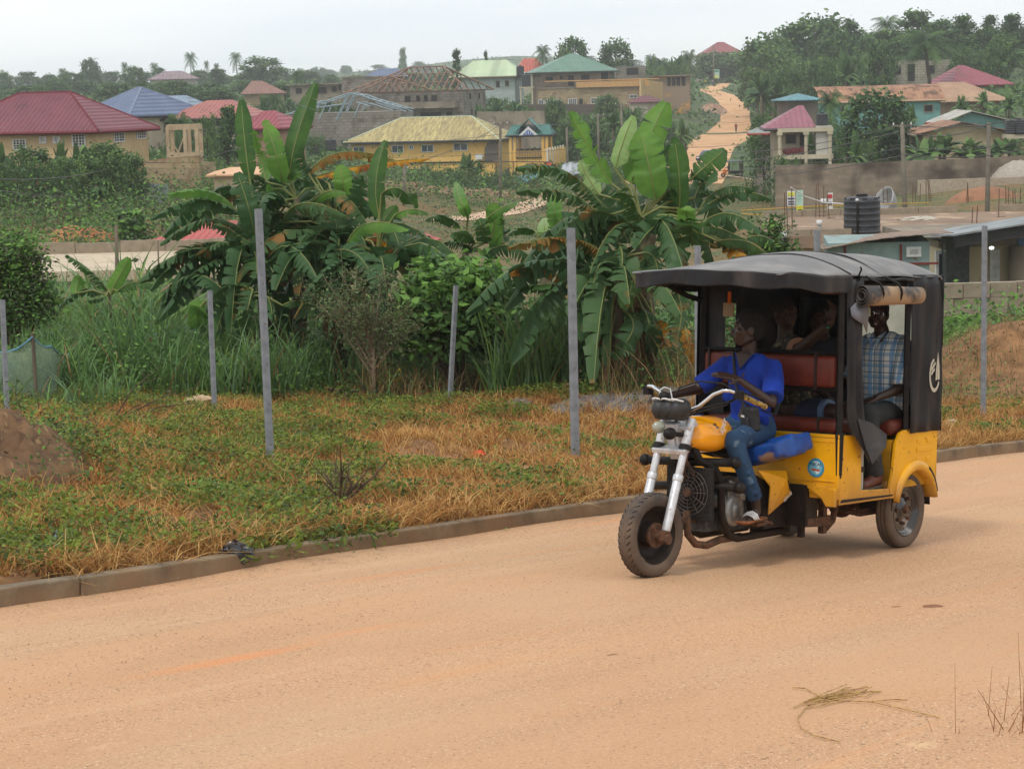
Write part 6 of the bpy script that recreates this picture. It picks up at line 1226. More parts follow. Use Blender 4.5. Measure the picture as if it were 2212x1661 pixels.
# --- left
R_red = roofm('maroon', (122, 60, 70), (108, 52, 62), sp=.45); M_trimr = mat('trim_maroon', srgb(110, 36, 46))
W_peach = plaster('peach', (206, 180, 138), d=(176, 142, 100))
house('large peach house with maroon ribbed roof at the far left', -150, 222, 286, 203, 165, 7.5, -22, W_peach, R_red, (.35, .68), .7, [(42, 302, 324, 32, 'b'), (98, 297, 310, 15, 'b'), (130, 297, 310, 15, 'b'), (182, 293, 317, 31, 'b')], [(.42, 289, 312, 40, 'b', 1), (.86, 286, 308, 36, 'b', 1)], trim=M_trimr, hipcaps=M_trimr)
R_blue = roofm('slate_blue', (98, 112, 140), (86, 100, 128), sp=.6); W_bei = plaster('beige', (196, 184, 158))
house('beige house with steep slate blue roof behind the maroon roofed house', 165, 285, 252, 192, 230, 12, -34, W_bei, R_blue, (.42, .5), .8, [(255, 262, 285, 12, 'd')], [(.5, 262, 290, 22, 'd', 1)], trim=mat('trim_blue', srgb(70, 80, 100)), hipcaps=mat('cap_blue', srgb(130, 142, 165)))
house('low house with pale blue grey roof and small gable, right of the slate blue roof', 285, 405, 246, 209, 262, 11, -12, plaster('pale', (200, 196, 180)), roofm('pale_blue', (128, 146, 164), (116, 134, 150), sp=.6), (.25, .72), .8)
R_or = roofm('salmon_tile', (166, 96, 86), (150, 84, 76), sp=.5, d=(120, 70, 64))
house('grey walled bungalow with salmon tiled roof, middle left', 362, 515, 256, 219, 232, 11, -10, plaster('greyish', (170, 160, 148)), R_or, (.35, .72), .8, [(442, 264, 271, 9, 'd'), (454, 264, 271, 9, 'd'), (475, 262, 274, 17, 'd'), (504, 262, 274, 9, 'd')], trim=mat('trim_dark', (.06, .045, .04)))
house('small house with bright crimson roof partly hidden by the tall banana leaves', 512, 600, 278, 242, 205, 8, -14, plaster('brownish', (160, 130, 105)), roofm('crimson', (148, 58, 68), (132, 50, 60), sp=.5), (.35, .6), .6, trim=M_trimr)
house('distant pale house with mauve hipped roof below the palm ridge', 326, 424, 172, 154, 520, 13, 8, plaster('lilac', (196, 190, 180)), roofm('mauve', (140, 116, 122), sp=1), (.3, .68), .9, [(345, 178, 185, 7, 'd'), (370, 177, 185, 6, 'd'), (398, 177, 184, 9, 'd')])
house('far off dull red roofed house in the trees above the maroon roof', 45, 120, 222, 199, 350, 9, 10, plaster('dim', (150, 120, 110)), roofm('dull_red', (120, 84, 88)), (.5, .8), .6)
house('distant house with dull brown roof left of the unfinished concrete shells', 528, 612, 203, 175, 400, 12, 6, M_tan, roofm('rust_brown', (138, 96, 80)), (.2, .45), .7)
# concrete shells
r_, H_, w_, p_ = house('flat roofed unfinished concrete shell beside the dull brown roof', 625, 736, 184, 181, 382, 8, -5, M_conc, M_conc, over=.6, typ='flat', wins=[(645, 190, 202, 14, 'x'), (695, 189, 203, 22, 'x'), (722, 188, 200, 12, 'x'), (734, 188, 197, 6, 'x')], name='unfinished_house')
house('tall blank grey block wall building behind the timber roof frame', 738, 840, 168, 167, 350, 8, -3, M_block, M_conc, over=.1, typ='flat', name='unfinished_house')
house('slate blue hipped roof house peeking behind the timber roof frame', 790, 870, 167, 149, 372, 8, -3, M_conc, R_blue, (.3, .8), .5)
W_s, W_H, W_w, W_p = house('two storey grey block shell under a bare timber roof frame', 792, 1000, 198, 198, 330, 14, -14, M_block, None, wins=[(880, 207, 222, 14, 'x'), (903, 207, 220, 9, 'x'), (920, 207, 220, 9, 'x'), (938, 207, 220, 14, 'x'), (970, 238, 254, 14, 'x'), (800, 206, 214, 10, 'x')], side=[(.3, 205, 218, 16, 'x', 1), (.7, 205, 218, 16, 'x', 1), (.35, 238, 252, 16, 'x', 1)], name='unfinished_house')
m = MB(); m.box((1.5, -.8, W_H - (228 - 198) * W_p), (11, 1.8, 1.0)); m.box((0, -.06, W_H - (240 - 198) * W_p), (W_w + .3, .3, .5)); m.build('balcony', M_conc, W_s)
m = MB(); cx0 = (930 - 896) * W_p; zc = W_H - 52 * W_p; m.prism([(cx0 + 1.7 * math.cos(a), zc + 2.0 * math.sin(a)) for a in [PI * i / 10 for i in range(11)]] + [(cx0 - 1.7, zc - 2.5), (cx0 + 1.7, zc - 2.5)], -.12, -.06); m.build('archway_shade', M_dark, W_s)  # flat near-black panel painted as the shade within the arch
m = MB(); rh = 53 * W_p; x0, x1, y1_ = -W_w / 2 - 3.6, W_w / 2 + 1.2, 15.0; ra, rb_ = -W_w / 2 + 5.2, W_w / 2 - 5.0; ymid = 7
def rt(a, b, r=.10): m.tube([a, b], r, 4)
rt((ra, ymid, W_H + rh), (rb_, ymid, W_H + rh))
for zz in (0, .5): rt((x0, -1, W_H), (x1, -1, W_H)); rt((x1, -1, W_H), (x1, y1_, W_H)); rt((x0, y1_, W_H), (x1, y1_, W_H)); rt((x0, -1, W_H), (x0, y1_, W_H))
for a in ((x0, -1), (x0, y1_)): rt((a[0], a[1], W_H), (ra, ymid, W_H + rh), .14)
for a in ((x1, -1), (x1, y1_)): rt((a[0], a[1], W_H), (rb_, ymid, W_H + rh), .14)
for k in range(1, 19):
    t = k / 19; x = x0 + (x1 - x0) * t; q = min((x - x0) / (ra - x0) if x < ra else 1, (x1 - x) / (x1 - rb_) if x > rb_ else 1); 
    rt((x, -1, W_H), (x, -1 + (ymid + 1) * q, W_H + rh * q)); rt((x, y1_, W_H), (x, y1_ - (y1_ - ymid) * q, W_H + rh * q))
    if k % 2: rt((x, -1 + (ymid + 1) * q * .6, W_H + rh * q * .6), (x, -1 + (ymid + 1) * q * .6, W_H), .07)
for z_ in (.35, .7): rt((x0 + (ra - x0) * z_, -1 + 8 * z_, W_H + rh * z_), (x1 - (x1 - rb_) * z_, -1 + 8 * z_, W_H + rh * z_), .07)
pk_ = (-3.5, -1.2, W_H + rh * .62)
for e in ((-9, -1.2, W_H), (3.5, -1.2, W_H), (-3.5, 6, W_H + rh * .62)): rt(pk_, e, .12)
for k in range(1, 9): t = k / 9; rt((-9 + 12.5 * t, -1.2, W_H), (-9 + 12.5 * t, -1.2, W_H + rh * .62 * (1 - abs(t - .45) / .55)), .07)
m.build('roof_frame', mat('old_timber', srgb(150, 118, 98), srgb(112, 88, 76), 1, .9), W_s)
H2, H2_H, H2_w, H2_p = house('long low grey block shell with light steel roof trusses', 620, 866, 244, 244, 296, 12, -6, M_block, None, name='unfinished_house', wins=[(880, 238, 246, 3, 'x')])
m = MB(); cl = lambda u, v, y=0: ((u - 743) * H2_p, y, H2_H + (244 - v) * H2_p)
for y in (0, 5):
    for a, b in (((758, 202), (600, 250)), ((758, 202), (884, 241)), ((778, 206), (880, 246)), ((758, 202), (728, 259)), ((752, 205), (724, 262)), ((780, 222), (764, 255)), ((705, 222), (688, 258)), ((790, 212), (860, 236)), ((640, 236), (740, 226)), ((700, 216), (640, 240)), ((690, 222), (640, 232)), ((800, 232), (770, 222)), ((850, 242), (800, 225))): rt(cl(*a, y), cl(*b, y), .10)
for k in range(9): a = cl(758 + k * 14, 203 + k * 4.4); rt(a, (a[0], 5, a[2]), .07); b = cl(758 - k * 17, 203 + k * 5.2); rt(b, (b[0], 5, b[2]), .07)
m.build('roof_truss', mat('steel_truss', srgb(150, 166, 172), srgb(120, 134, 142), 2, .5), H2)
# yellow house
W_y = plaster('yellow', (228, 186, 108), (214, 172, 96), (180, 146, 86)); M_trimk = mat('trim_black', (.035, .035, .035))
R_y = mat('roof_mossy_yellow', srgb(200, 184, 122), srgb(166, 152, 104), .5, .8, stripe=(2, .22, .5), col3=srgb(128, 114, 84), s3=2.6, f3=(.36, .66), stretch=(1.8, .22, .3))
Yh, YH, Yw, Yp = house('long yellow house with mossy yellow tiled roof in the middle of the town', 757, 1068, 305, 256, 275, 13, -10, W_y, R_y, (.28, .78), .9, [(773, 315, 329, 24, 'w'), (858, 314, 329, 25, 'w'), (888, 314, 322, 9, 'w'), (923, 314, 329, 26, 'w'), (995, 312, 327, 30, 'w'), (780, 350, 366, 22, 'g'), (862, 360, 368, 34, 'w')], trim=M_trimk, hipcaps=mat('cap_pale', srgb(190, 204, 176)))
m = MB(); m.box((0, -.10, YH - 2.85), (Yw + .1, .2, .18)); m.build('string_course', M_trimk, Yh)
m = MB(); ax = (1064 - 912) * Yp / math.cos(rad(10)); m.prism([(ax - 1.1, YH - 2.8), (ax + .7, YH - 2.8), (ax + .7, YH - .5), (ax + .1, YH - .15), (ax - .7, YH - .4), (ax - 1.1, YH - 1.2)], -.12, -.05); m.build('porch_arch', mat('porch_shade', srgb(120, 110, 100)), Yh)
m = MB()
for k in range(7): m.box((ax - 1.05 + k * .28, -.2, YH - 2.3), (.04, .04, .9))
m.box((ax - .2, -.2, YH - 1.85), (1.9, .05, .06)); m.build('railing', M_trimk, Yh)
MB().box(((1037 - 912) * Yp, -.35, YH - 2.2), (1.0, .4, .7)).build('air_conditioner', M_wf, Yh)
Gh, GH, Gw, Gp = house('yellow gate pavilion with green roof and a small white gable, right of the yellow house', 1100, 1184, 292, 271, 268, 7, -6, None, roofm('teal_green', (44, 110, 100), (38, 98, 90), sp=.35), (.02, .98), .4, name='pavilion', cat='pavilion', trim=M_trimk)
MB().add([(-.9, 3.5, GH + 1.2), (.9, 3.5, GH + 1.2), (0, 3.5, GH + 2.2), (0, 0, GH + 2.0), (-1.8, -.4, GH + .3), (1.8, -.4, GH + .3)], [(3, 5, 1, 2), (4, 3, 2, 0)]).build('small_gable', MATS['roof_teal_green'], Gh, solid=.08)
m = MB(); m.add([(-1.3, -.46, GH - .1), (1.3, -.46, GH - .1), (0, -.46, GH + 1.1), (-1.3, -.3, GH - .1), (1.3, -.3, GH - .1), (0, -.3, GH + 1.1)], [(0, 1, 2), (5, 4, 3), (0, 3, 4, 1), (1, 4, 5, 2), (2, 5, 3, 0)]); gp_ = m.build('gable_panel', M_wf, Gh)
m = MB(); m.add([(-.75, -.47, GH), (.75, -.47, GH), (0, -.47, GH + .72)], [(0, 1, 2)]); m.build('emblem_triangle', mat('emblem_blue', srgb(60, 100, 170)), gp_, solid=.01)
m = MB()
for k in range(3): m.box((-.3 + .3 * k, -.485, GH + .2 + .12 * (k == 1)), (.10, .01, .25 + .2 * (k == 1)))
m.build('emblem_mark', M_wf, gp_)
m = MB()
for x in (-.47, -.36, .36, .46):
    for y in (0, 6): m.cyl((x * Gw, y, 0), (x * Gw, y, GH), .2, n=10)
m.build('columns', W_y, Gh)['kind'] = 'stuff'
m = MB(); m.box((0, 3, (GH - (346 - 292) * Gp) / 2 + .6), (Gw, 6, GH - (346 - 292) * Gp + 1.2)); m.build('lower_storey', W_y, Gh)
m = MB()
for k in range(17): m.box((-.33 * Gw + k * .66 * Gw / 16, -.1, GH - 2.35), (.05, .05, 1.1))
m.box((0, -.1, GH - 1.8), (.68 * Gw, .08, .10)); m.box((0, -.1, GH - 2.9), (.7 * Gw, .12, .14)); m.build('railing', M_trimk, Gh)
m = MB()
for k in range(4): m.box((-1.0 + k * .7, .8, GH - 2.2), (.5, .1, .9)); m.box((-1.0 + k * .7, 1.1, GH - 2.6), (.5, .5, .1))
m.build('chairs', M_trimk, Gh)['kind'] = 'stuff'
for q, (x, ww) in enumerate(((-.05, 2.0), (.38, 2.4))): MB().box((x * Gw + .6, -.04, GH - 4.6), (ww * .8, .1, 1.9)).build('doorway', M_dark, Gh)  # near-black boxes on the wall, painted as shade inside the doors
cn = thing('tin_canopy', tuple(W(1130, 350, 262)), 'long thin rusty sheet canopy in front of the gate pavilion', 'canopy'); MB().box((0, 0, 0), (7.5, 2, .08), Matrix.Rotation(rad(2), 3, 'Y')).build('sheet', M_rust, cn); gzc = gz(cn.location[0], cn.location[1]) - cn.location[2]
m = MB()
for x in (-3.4, -1.2, 1.2, 3.4): m.cyl((x, -.9, 0), (x, -.9, gzc), .05, n=6)
m.build('post', M_wood, cn)['kind'] = 'stuff'
def wallrun(label, pts_, D, th, m_, name='boundary_wall', cat='wall', caps=0, drop=3.0, group=None, capm=None):
    """pts: (u, v_top, v_bottom, D)"""
    O = W(pts_[0][0], pts_[0][1], pts_[0][3]); root = thing(name, tuple(O), label, cat, group); m = MB()
    for a, b in zip(pts_, pts_[1:]):
        A0, B0 = W(a[0], a[1], a[3]) - O, W(b[0], b[1], b[3]) - O; za = min(W(a[0], a[2], a[3])[2], gz(*(A0 + O)[:2])) - .3 - O[2]; zb = min(W(b[0], b[2], b[3])[2], gz(*(B0 + O)[:2])) - .3 - O[2]
        d = (B0 - A0)[:2]; d = d / np.linalg.norm(d); n = np.array([-d[1], d[0]]) * th
        V = [(A0[0], A0[1], za), (B0[0], B0[1], zb), (B0[0] + n[0], B0[1] + n[1], zb), (A0[0] + n[0], A0[1] + n[1], za), tuple(A0), tuple(B0), (B0[0] + n[0], B0[1] + n[1], B0[2]), (A0[0] + n[0], A0[1] + n[1], A0[2])]
        m.add(V, [(3, 2, 1, 0), (4, 5, 6, 7), (0, 1, 5, 4), (1, 2, 6, 5), (2, 3, 7, 6), (3, 0, 4, 7)])
    m.build('masonry', m_, root); return root
wy = wallrun('yellow wall with white pillars beside the gate pavilion', [(1180, 322, 360, 262), (1222, 318, 350, 275)], 0, .3, W_y)
m = MB()
for k in range(7): m.box((.1 + k * .38, k * 2.05 - .1, -.9), (.18, .3, 2.0))
m.build('pillars', M_wf, wy)['kind'] = 'stuff'
# ridge houses
house('house with pale green and white striped hipped roof on the ridge', 985, 1112, 166, 131, 420, 13, -8, plaster('paleblue', (176, 188, 184)), mat('roof_green_stripes', srgb(186, 200, 164), srgb(170, 190, 152), .3, .5, stripe=(0, 6.3, .6)), (.22, .80), 1.2, [(1075, 176, 190, 8, 'd'), (1095, 176, 188, 8, 'd')], trim=M_cf)
house('orange red roofed house between the striped roof and the green roofed house', 1120, 1180, 156, 127, 470, 9, 4, plaster('w', (190, 180, 160)), roofm('vermilion', (190, 94, 74), (172, 82, 66), sp=.7), (.25, .72), .6)
Bh, BH, Bw, Bp = house('unplastered two storey house with sage green roof on the ridge', 1170, 1320, 155, 116, 410, 12, 8, mat('brown_block', srgb(150, 132, 112), srgb(124, 108, 92), .4, .95, brick=(.9, .42, (.7, .7, .7), .05)), roofm('sage', (104, 138, 122), (92, 124, 110), sp=.5), (.48, .56), 1.4,
    [(1186, 165, 174, 16, 'x'), (1212, 164, 171, 6, 'x'), (1233, 163, 186, 13, 'x'), (1264, 163, 175, 19, 'x'), (1306, 159, 185, 16, 'x')], trim=mat('trim_sage', srgb(70, 84, 76)))
Lh, LH, Lw, Lp = house('long unplastered lower terrace with white framed windows below the sage green roof', 1164, 1392, 190, 189, 402, 6, 4, M_tan, M_conc, over=.15, typ='flat', name='unfinished_house', wins=[(1168, 213, 224, 10, 'w'), (1182, 213, 224, 10, 'w'), (1203, 213, 225, 16, 'b'), (1236, 213, 225, 17, 'b'), (1254, 213, 225, 9, 'x'), (1287, 212, 224, 22, 'b'), (1368, 208, 214, 17, 'w'), (1391, 208, 220, 9, 'x')])
m = MB(); m.box((4, -.5, LH + .6), (14, .15, 1.1)); m.box((2, -.3, LH + 1.4), (22, .12, .2)); m.build('parapet', mat('orange_plaster', srgb(206, 160, 104)), Lh)
house('roofless block shell with window gaps behind the green roofed house', 1330, 1394, 144, 144, 425, 6, 0, M_block, None, name='unfinished_house', wins=[(1366, 147, 162, 26, 'x')])
house('small orange shop with flat slab on the hillside', 1318, 1400, 172, 171, 415, 5, 2, plaster('orange', (214, 150, 70)), M_conc, over=.5, typ='flat', wins=[(1331, 176, 184, 12, 'x'), (1365, 176, 183, 26, 'x')], cat='shop')
Ch, CH, Cw, Cp = house('row of columns under a flat concrete slab near the top of the dirt road', 1408, 1488, 165, 164, 430, 4, -8, mat('orange_tan', srgb(204, 150, 84), srgb(150, 130, 110), .16, .9, fac=(.42, .48)), M_conc, over=.9, typ='flat', name='colonnade', cat='building', wins=[(1445, 168, 186, 8, 'x'), (1455, 168, 186, 8, 'x'), (1465, 168, 186, 8, 'x'), (1476, 168, 186, 8, 'x')])
wallrun('sloping tan retaining wall running down beside the hill road', [(1385, 172, 205, 400), (1432, 178, 200, 415)], 0, .4, mat('tan_plaster', srgb(206, 176, 124)))
wallrun('grey retaining wall behind the gate pavilion', [(1030, 242, 262, 305), (1175, 240, 266, 300)], 0, .4, M_conc); wallrun('dark low wall under the terrace windows', [(1080, 226, 240, 392), (1330, 226, 240, 392)], 0, .4, mat('dark_wall', srgb(92, 78, 68)))
house('house with maroon roof alone on the skyline at the head of the road', 1518, 1612, 121, 91, 640, 14, 3, plaster('sky', (170, 150, 140)), roofm('brick_maroon', (150, 78, 82), sp=.8), (.42, .56), .8)
house('small maroon roof hidden in the trees right of the terrace', 1362, 1398, 222, 208, 385, 6, -30, plaster('w2', (180, 170, 150)), roofm('maroon2', (110, 48, 56)), (.3, .7), .5)
# --- right
W_teal = plaster('teal', (118, 164, 158), (106, 150, 146)); R_brn = mat('roof_brown_sheet', srgb(174, 132, 104), srgb(146, 106, 84), .4, .85, stripe=(0, .5, .18), col3=srgb(104, 78, 64), s3=.9, f3=(.5, .62))
house('long teal house with faded brown curved roof on the right hillside', 1778, 2032, 218, 186, 252, 9, 2, W_teal, R_brn, over=.5, typ='barrel', wins=[(2006, 230, 245, 19, 'd'), (1822, 226, 238, 12, 'd')], trim=mat('trim_tan', srgb(190, 160, 130)))
house('tan hipped roof house joined to the right end of the teal house', 2050, 2160, 219, 178, 266, 12, 8, plaster('dustpink', (160, 130, 110)), mat('roof_tan_sheet', srgb(176, 142, 116), srgb(152, 120, 98), .4, .85, stripe=(0, .5, .15)), (.1, .62), 1.2)
house('house with crimson hipped roof on the right hillside', 2062, 2178, 184, 141, 300, 12, 6, plaster('cream', (190, 178, 150)), roofm('rose', (146, 70, 82), (132, 62, 72), sp=.45), (.30, .42), .9, trim=M_trimr)
house('unfinished block house standing on the hilltop behind the coconut palm', 1912, 2064, 131, 131, 332, 9, 4, mat('pale_block', srgb(172, 166, 148), srgb(140, 132, 116), .4, .95, brick=(.9, .42, (.6, .6, .6), .05)), None, name='unfinished_house', wins=[(1936, 142, 160, 19, 'x'), (1968, 139, 175, 16, 'x'), (2010, 142, 160, 19, 'x')])
Ph, PH, Pw, Pp = house('two storey porch house with dusty maroon pyramid roof and black tank, right', 1672, 1740, 277, 231, 192, 7, -4, plaster('porch', (168, 156, 134)), roofm('dusty_maroon', (150, 92, 104), (136, 80, 92), sp=.5), (.85, 1.0), .9, [(1708, 290, 312, 24, 'd'), (1732, 288, 330, 12, 'd')], trim=mat('trim_grey', srgb(90, 80, 84)))
pf = lambda u, v: ((u - 1706) * Pp, PH + (277 - v) * Pp)
m = MB()
for u in (1682, 1738, 1789): x, z_ = pf(u, 282); m.cyl((x, -1.6, 0), (x, -1.6, z_), .16, n=10); m.box((x, -1.6, z_ - .25), (.5, .5, .3))
m.build('columns', W_bei, Ph)['kind'] = 'stuff'
m = MB(); x0_, z0_ = pf(1678, 343); x1_, z1_ = pf(1796, 334); m.box(((x0_ + x1_) / 2, -.8, (z0_ + z1_) / 2), (x1_ - x0_, 1.8, abs(z1_ - z0_))); m.box(((x0_ + x1_) / 2, -1.6, pf(0, 281)[1]), (x1_ - x0_, .3, .35)); m.build('balcony', W_bei, Ph)
x0_, z0_ = pf(1760, 338); x1_, z1_ = pf(1794, 273); m = MB(); m.box(((x0_ + x1_) / 2, -.6, (z0_ + z1_) / 2), (x1_ - x0_, 1.6, z1_ - z0_)); m.build('stair_wall', plaster('white', (186, 182, 172)), Ph)
m = MB()
for k in range(3): m.ball((pf(1700 + 17 * k, 330)[0], -.9, pf(0, 326)[1]), (.5, .3, .35), 8)
m.build('sofa', mat('sofa_red', srgb(96, 40, 44)), Ph)['kind'] = 'stuff'
def tank(label, u, vt, vb, D, wpx, group=None):
    b = W(u, vb, D); r = wpx * D / F / 2; h = (vb - vt) * D / F; root = thing('water_tank', tuple(b), label, 'water tank', group); m = MB(); pr = [(0, 0), (r, 0)]
    n = 6
    for k in range(n):
        z = h * .85 * (k + 1) / n; pr += [(r, z - h * .04), (r * 1.012, z - h * .025), (r * 1.012, z - h * .012), (r * .99, z)]
    pr += [(r * .98, h * .87), (r * .80, h * .93), (r * .35, h * .95), (0, h * .95)]; m.lathe(pr, (0, 0, 0), 'z', 40); bd = m.build('tank_body', mat('tank_black', (.02, .021, .026), (.035, .036, .042), 3, .45, .05), root, smooth=True)
    m = MB(); m.cyl((0, 0, h * .94), (0, 0, h), r * .34, r * .32, 20); m.cyl((0, 0, h * .985), (0, 0, h * 1.01), r * .25, n=16); m.build('lid', M_blk, root)
    if wpx > 50:
        m = MB()
        for k in range(8): a = k * PI / 4; m.box((r * .93 * math.cos(a), r * .93 * math.sin(a), h * .90), (.05, .16, .10), Matrix.Rotation(a, 3, 'Z'))
        m.build('lifting_lug', MATS['tank_black'], root)['kind'] = 'stuff'
        m = MB(); m.tube([(-r * .42, -r * .93, h * .88), (-r * .42, -r * 1.03, h * .8), (-r * .42, -r * 1.04, 0)], .04, 8); m.build('pipe', M_blk, root, smooth=True)
        MB().ball((-r * .42, -r * .96, h * .885), .07, 10).build('valve', M_wf, root, smooth=True)
        c = MB()
        for k in range(5): c.lathe([(r * 1.015, h * (.142 * (k + .92))), (r * 1.022, h * (.142 * (k + .92) + .006)), (r * 1.015, h * (.142 * (k + .92) + .012))], (0, 0, 0), 'z', 40)
        c.build('band', mat('band_grey', (.12, .12, .13)), bd)['kind'] = 'stuff'
    return root
tank('black water tank standing on the white walled corner of the porch house', 1776, 244, 273, 191, 26)
tank('black water tank behind the left end of the yellow house roof', 715, 300, 326, 250, 25); tank('upper black water tank beside the striped green roof', 1124, 142, 166, 405, 17); tank('lower black water tank on a concrete stand by the green roofed house', 1137, 159, 188, 402, 20); tank('black water tank at the right edge above the low gable', 2197, 256, 290, 197, 52)
tank('dark tank in the hillside greenery below the tall dome tree', 2086 - 1618 + 1618 - 2 * 0, 1, 2, 300, 1) if False else None
m = MB(); st_ = thing('tank_stand', tuple(W(1137, 188, 402)), 'small concrete stand carrying the lower black tank', 'stand'); 
for x in (-1.1, 1.1):
    for y in (-.8, .8): m.cyl((x, y, 0), (x, y, -4.5), .16, n=6)
m.box((0, 0, -.12), (2.8, 2.2, .24)); m.build('frame', W_bei, st_)
st2 = thing('tank_stand', tuple(W(2197, 290, 197)), 'concrete stand under the black tank at the right edge', 'stand'); m = MB(); m.box((0, 0, -.2), (2.4, 2.0, .4)); m.box((-1, 0, -3), (.3, .3, 6)); m.box((1, 0, -3), (.3, .3, 6)); m.build('frame', W_bei, st2)
house('low cream building with wide brown gable behind banana plants at right', 1995, 2178, 288, 264, 199, 10, -3, plaster('creamy', (190, 172, 136)), R_brn, (.44, .5), .8, typ='gable', trim=M_cf)
house('low building with wide white and rust gable roof above the cream building', 2046, 2180, 266, 240, 215, 9, -3, W_teal, mat('roof_white_sheet', srgb(190, 190, 182), srgb(150, 140, 130), .6, .7, stripe=(0, .5, .2)), (.38, .5), .8, typ='gable', trim=mat('trim_rust', srgb(140, 74, 64)))
house('small open shed with light blue roof left of the teal house', 1706, 1768, 217, 203, 236, 5, 10, plaster('gloom', (110, 100, 90)), roofm('lightblue', (90, 140, 150)), (.5, .55), .6); house('low grey roof with red edge left of the porch house', 1630, 1690, 288, 278, 205, 6, -6, plaster('gr', (140, 130, 116)), roofm('greysheet', (140, 146, 140)), (.1, .9), .6, trim=mat('trim_red', srgb(160, 60, 54)))
wallrun('long weathered block boundary wall running across the right hillside', [(1674, 358, 402, 184), (1840, 354, 399, 182), (2010, 346, 388, 184), (2120, 342, 374, 186), (2330, 330, 366, 190)], 0, .25, mat('old_wall', srgb(152, 136, 118), srgb(126, 112, 98), .4, .95, brick=(.9, .42, (.82, .82, .82), .04), col3=srgb(86, 72, 62), s3=.35, f3=(.5, .68)))
wallrun('low concrete kerb wall before the right end of the boundary wall', [(1985, 390, 394, 178), (2212, 382, 388, 180), (2330, 380, 386, 180)], 0, .3, mat('pale_kerb', srgb(176, 160, 140)))
# water tower frame and walls on the left
twr = thing('tower_frame', tuple(W(396, 345, 170)), 'square raw concrete tower frame rising behind the block wall at left', 'tower'); z0 = gz(twr.location[0], twr.location[1]) - twr.location[2]; m = MB(); s_ = 170 / F
for u in (-31, 6, 31):
    for y in (0, 2.3): m.box((u * s_, y, (2.6 + z0) / 2), (.28, .28, 2.6 - z0))
for z_ in (2.6, 0.3):
    m.box((0, 0, z_), (66 * s_, .26, .42)); m.box((0, 2.3, z_), (66 * s_, .26, .42)); m.box((-31 * s_, 1.15, z_), (.26, 2.3, .42)); m.box((31 * s_, 1.15, z_), (.26, 2.3, .42))
m.tube([(-29 * s_, 0, 1.9), (-8 * s_, 0, .4)], .06, 4); m.tube([(-12 * s_, 0, .4), (5 * s_, 0, 1.9)], .06, 4)
m.build('frame', mat('tower_concrete', srgb(196, 176, 146), srgb(160, 136, 108), .8, .95), twr)
wallrun('cream block wall climbing right in front of the tower frame', [(287, 352, 402, 158), (350, 343, 402, 156), (428, 336, 396, 154)], 0, .25, M_tan); wallrun('short cream block wall right of the tower frame', [(431, 348, 380, 160), (466, 350, 378, 162)], 0, .25, M_tan)
wallrun('patched corrugated iron sheets standing at the foot of the cream block wall', [(298, 402, 432, 150), (318, 396, 433, 149), (340, 398, 433, 149), (364, 400, 430, 151)], 0, .08, mat('grey_sheet', srgb(150, 160, 166), srgb(120, 130, 136), .8, .6, stripe=(0, .25, .3)), name='metal_sheets', cat='fence')
house('low shed with pale tan sheet roof behind the first banana plant', 462, 560, 378, 366, 138, 6, 3, plaster('shed', (206, 184, 156)), mat('roof_pale_tan', srgb(214, 176, 140), srgb(196, 150, 114), .5, .8), (.3, .9), .5, cat='shed')
for i, (u, v) in enumerate(((243, 362), (232, 365))): pass
for q, (u, vt, vb, lab) in enumerate(((396, 377, 420, 'first'), (418, 378, 420, 'last'))): pass
house('orange red roof glimpsed behind the left banana clump', 320, 480, 526, 490, 86, 6, -8, plaster('w3', (180, 150, 130)), roofm('tomato', (176, 76, 66), (158, 66, 58), sp=.3), (.55, .95), .3, trim=mat('trim_mar', srgb(90, 50, 56))); house('orange red roof glimpsed between the two banana clumps', 866, 900, 528, 500, 82, 2, -15, plaster('w4', (180, 150, 130)), MATS['roof_tomato'], (.1, .3), .3)
# left slab
def slab(label, quad, D0, D1, th, m_, wallm, par=None):
    """quad: near-left u, near-right u, v_near ; far-left u, far-right u (same level)"""
    (ul, ur, vn), (fl_, fr_) = quad; P = [W(ul, vn, D0), W(ur, vn, D0)]; z = P[0][2]; P[1][2] = z; Q = [W(fl_, vn - 30, D1), W(fr_, vn - 30, D1)]
    for q in Q: q[2] = z
    root = thing('concrete_slab_roof', tuple(P[0]), label, 'slab roof'); o = P[0]; g_ = min(gz(p[0], p[1]) for p in P + Q) - .3 - z
    c = [p - o for p in (P[0], P[1], Q[1], Q[0])]; m = MB(); m.add([tuple(x) for x in c] + [tuple(x + np.array([0, 0, -th])) for x in c], [(0, 1, 2, 3), (7, 6, 5, 4), (0, 4, 5, 1), (1, 5, 6, 2), (2, 6, 7, 3), (3, 7, 4, 0)]); m.build('slab', m_, root)
    cc = sum(c) / 4; ci = [x * .97 + cc * .03 for x in c]; m = MB(); m.add([tuple(x + np.array([0, 0, -th + .01 - .02])) for x in ci] + [tuple(np.array([x[0], x[1], g_])) for x in ci], [(0, 4, 5, 1), (1, 5, 6, 2), (2, 6, 7, 3), (3, 7, 4, 0)]); m.build('wall', wallm, root)
    if par:
        for (i, j, h) in par:
            a, b = ci[i] , ci[j]; m = MB(); d = (b - a); n_ = int(np.linalg.norm(d) / 1.6)
            for k in range(n_):
                if random.random() < .12: continue
                p0, p1 = a + d * k / n_, a + d * (k + .985) / n_; w2 = np.array([-d[1], d[0], 0]) / np.linalg.norm(d) * .18; hh = h * random.uniform(.85, 1.05)
                V = [p0, p1, p1 + w2, p0 + w2]; m.add([tuple(v) for v in V] + [tuple(v + np.array([0, 0, hh])) for v in V], [(3, 2, 1, 0), (4, 5, 6, 7), (0, 1, 5, 4), (1, 2, 6, 5), (2, 3, 7, 6), (3, 0, 4, 7)])
            m.build('parapet', M_cf, root)['kind'] = 'stuff'
    return root
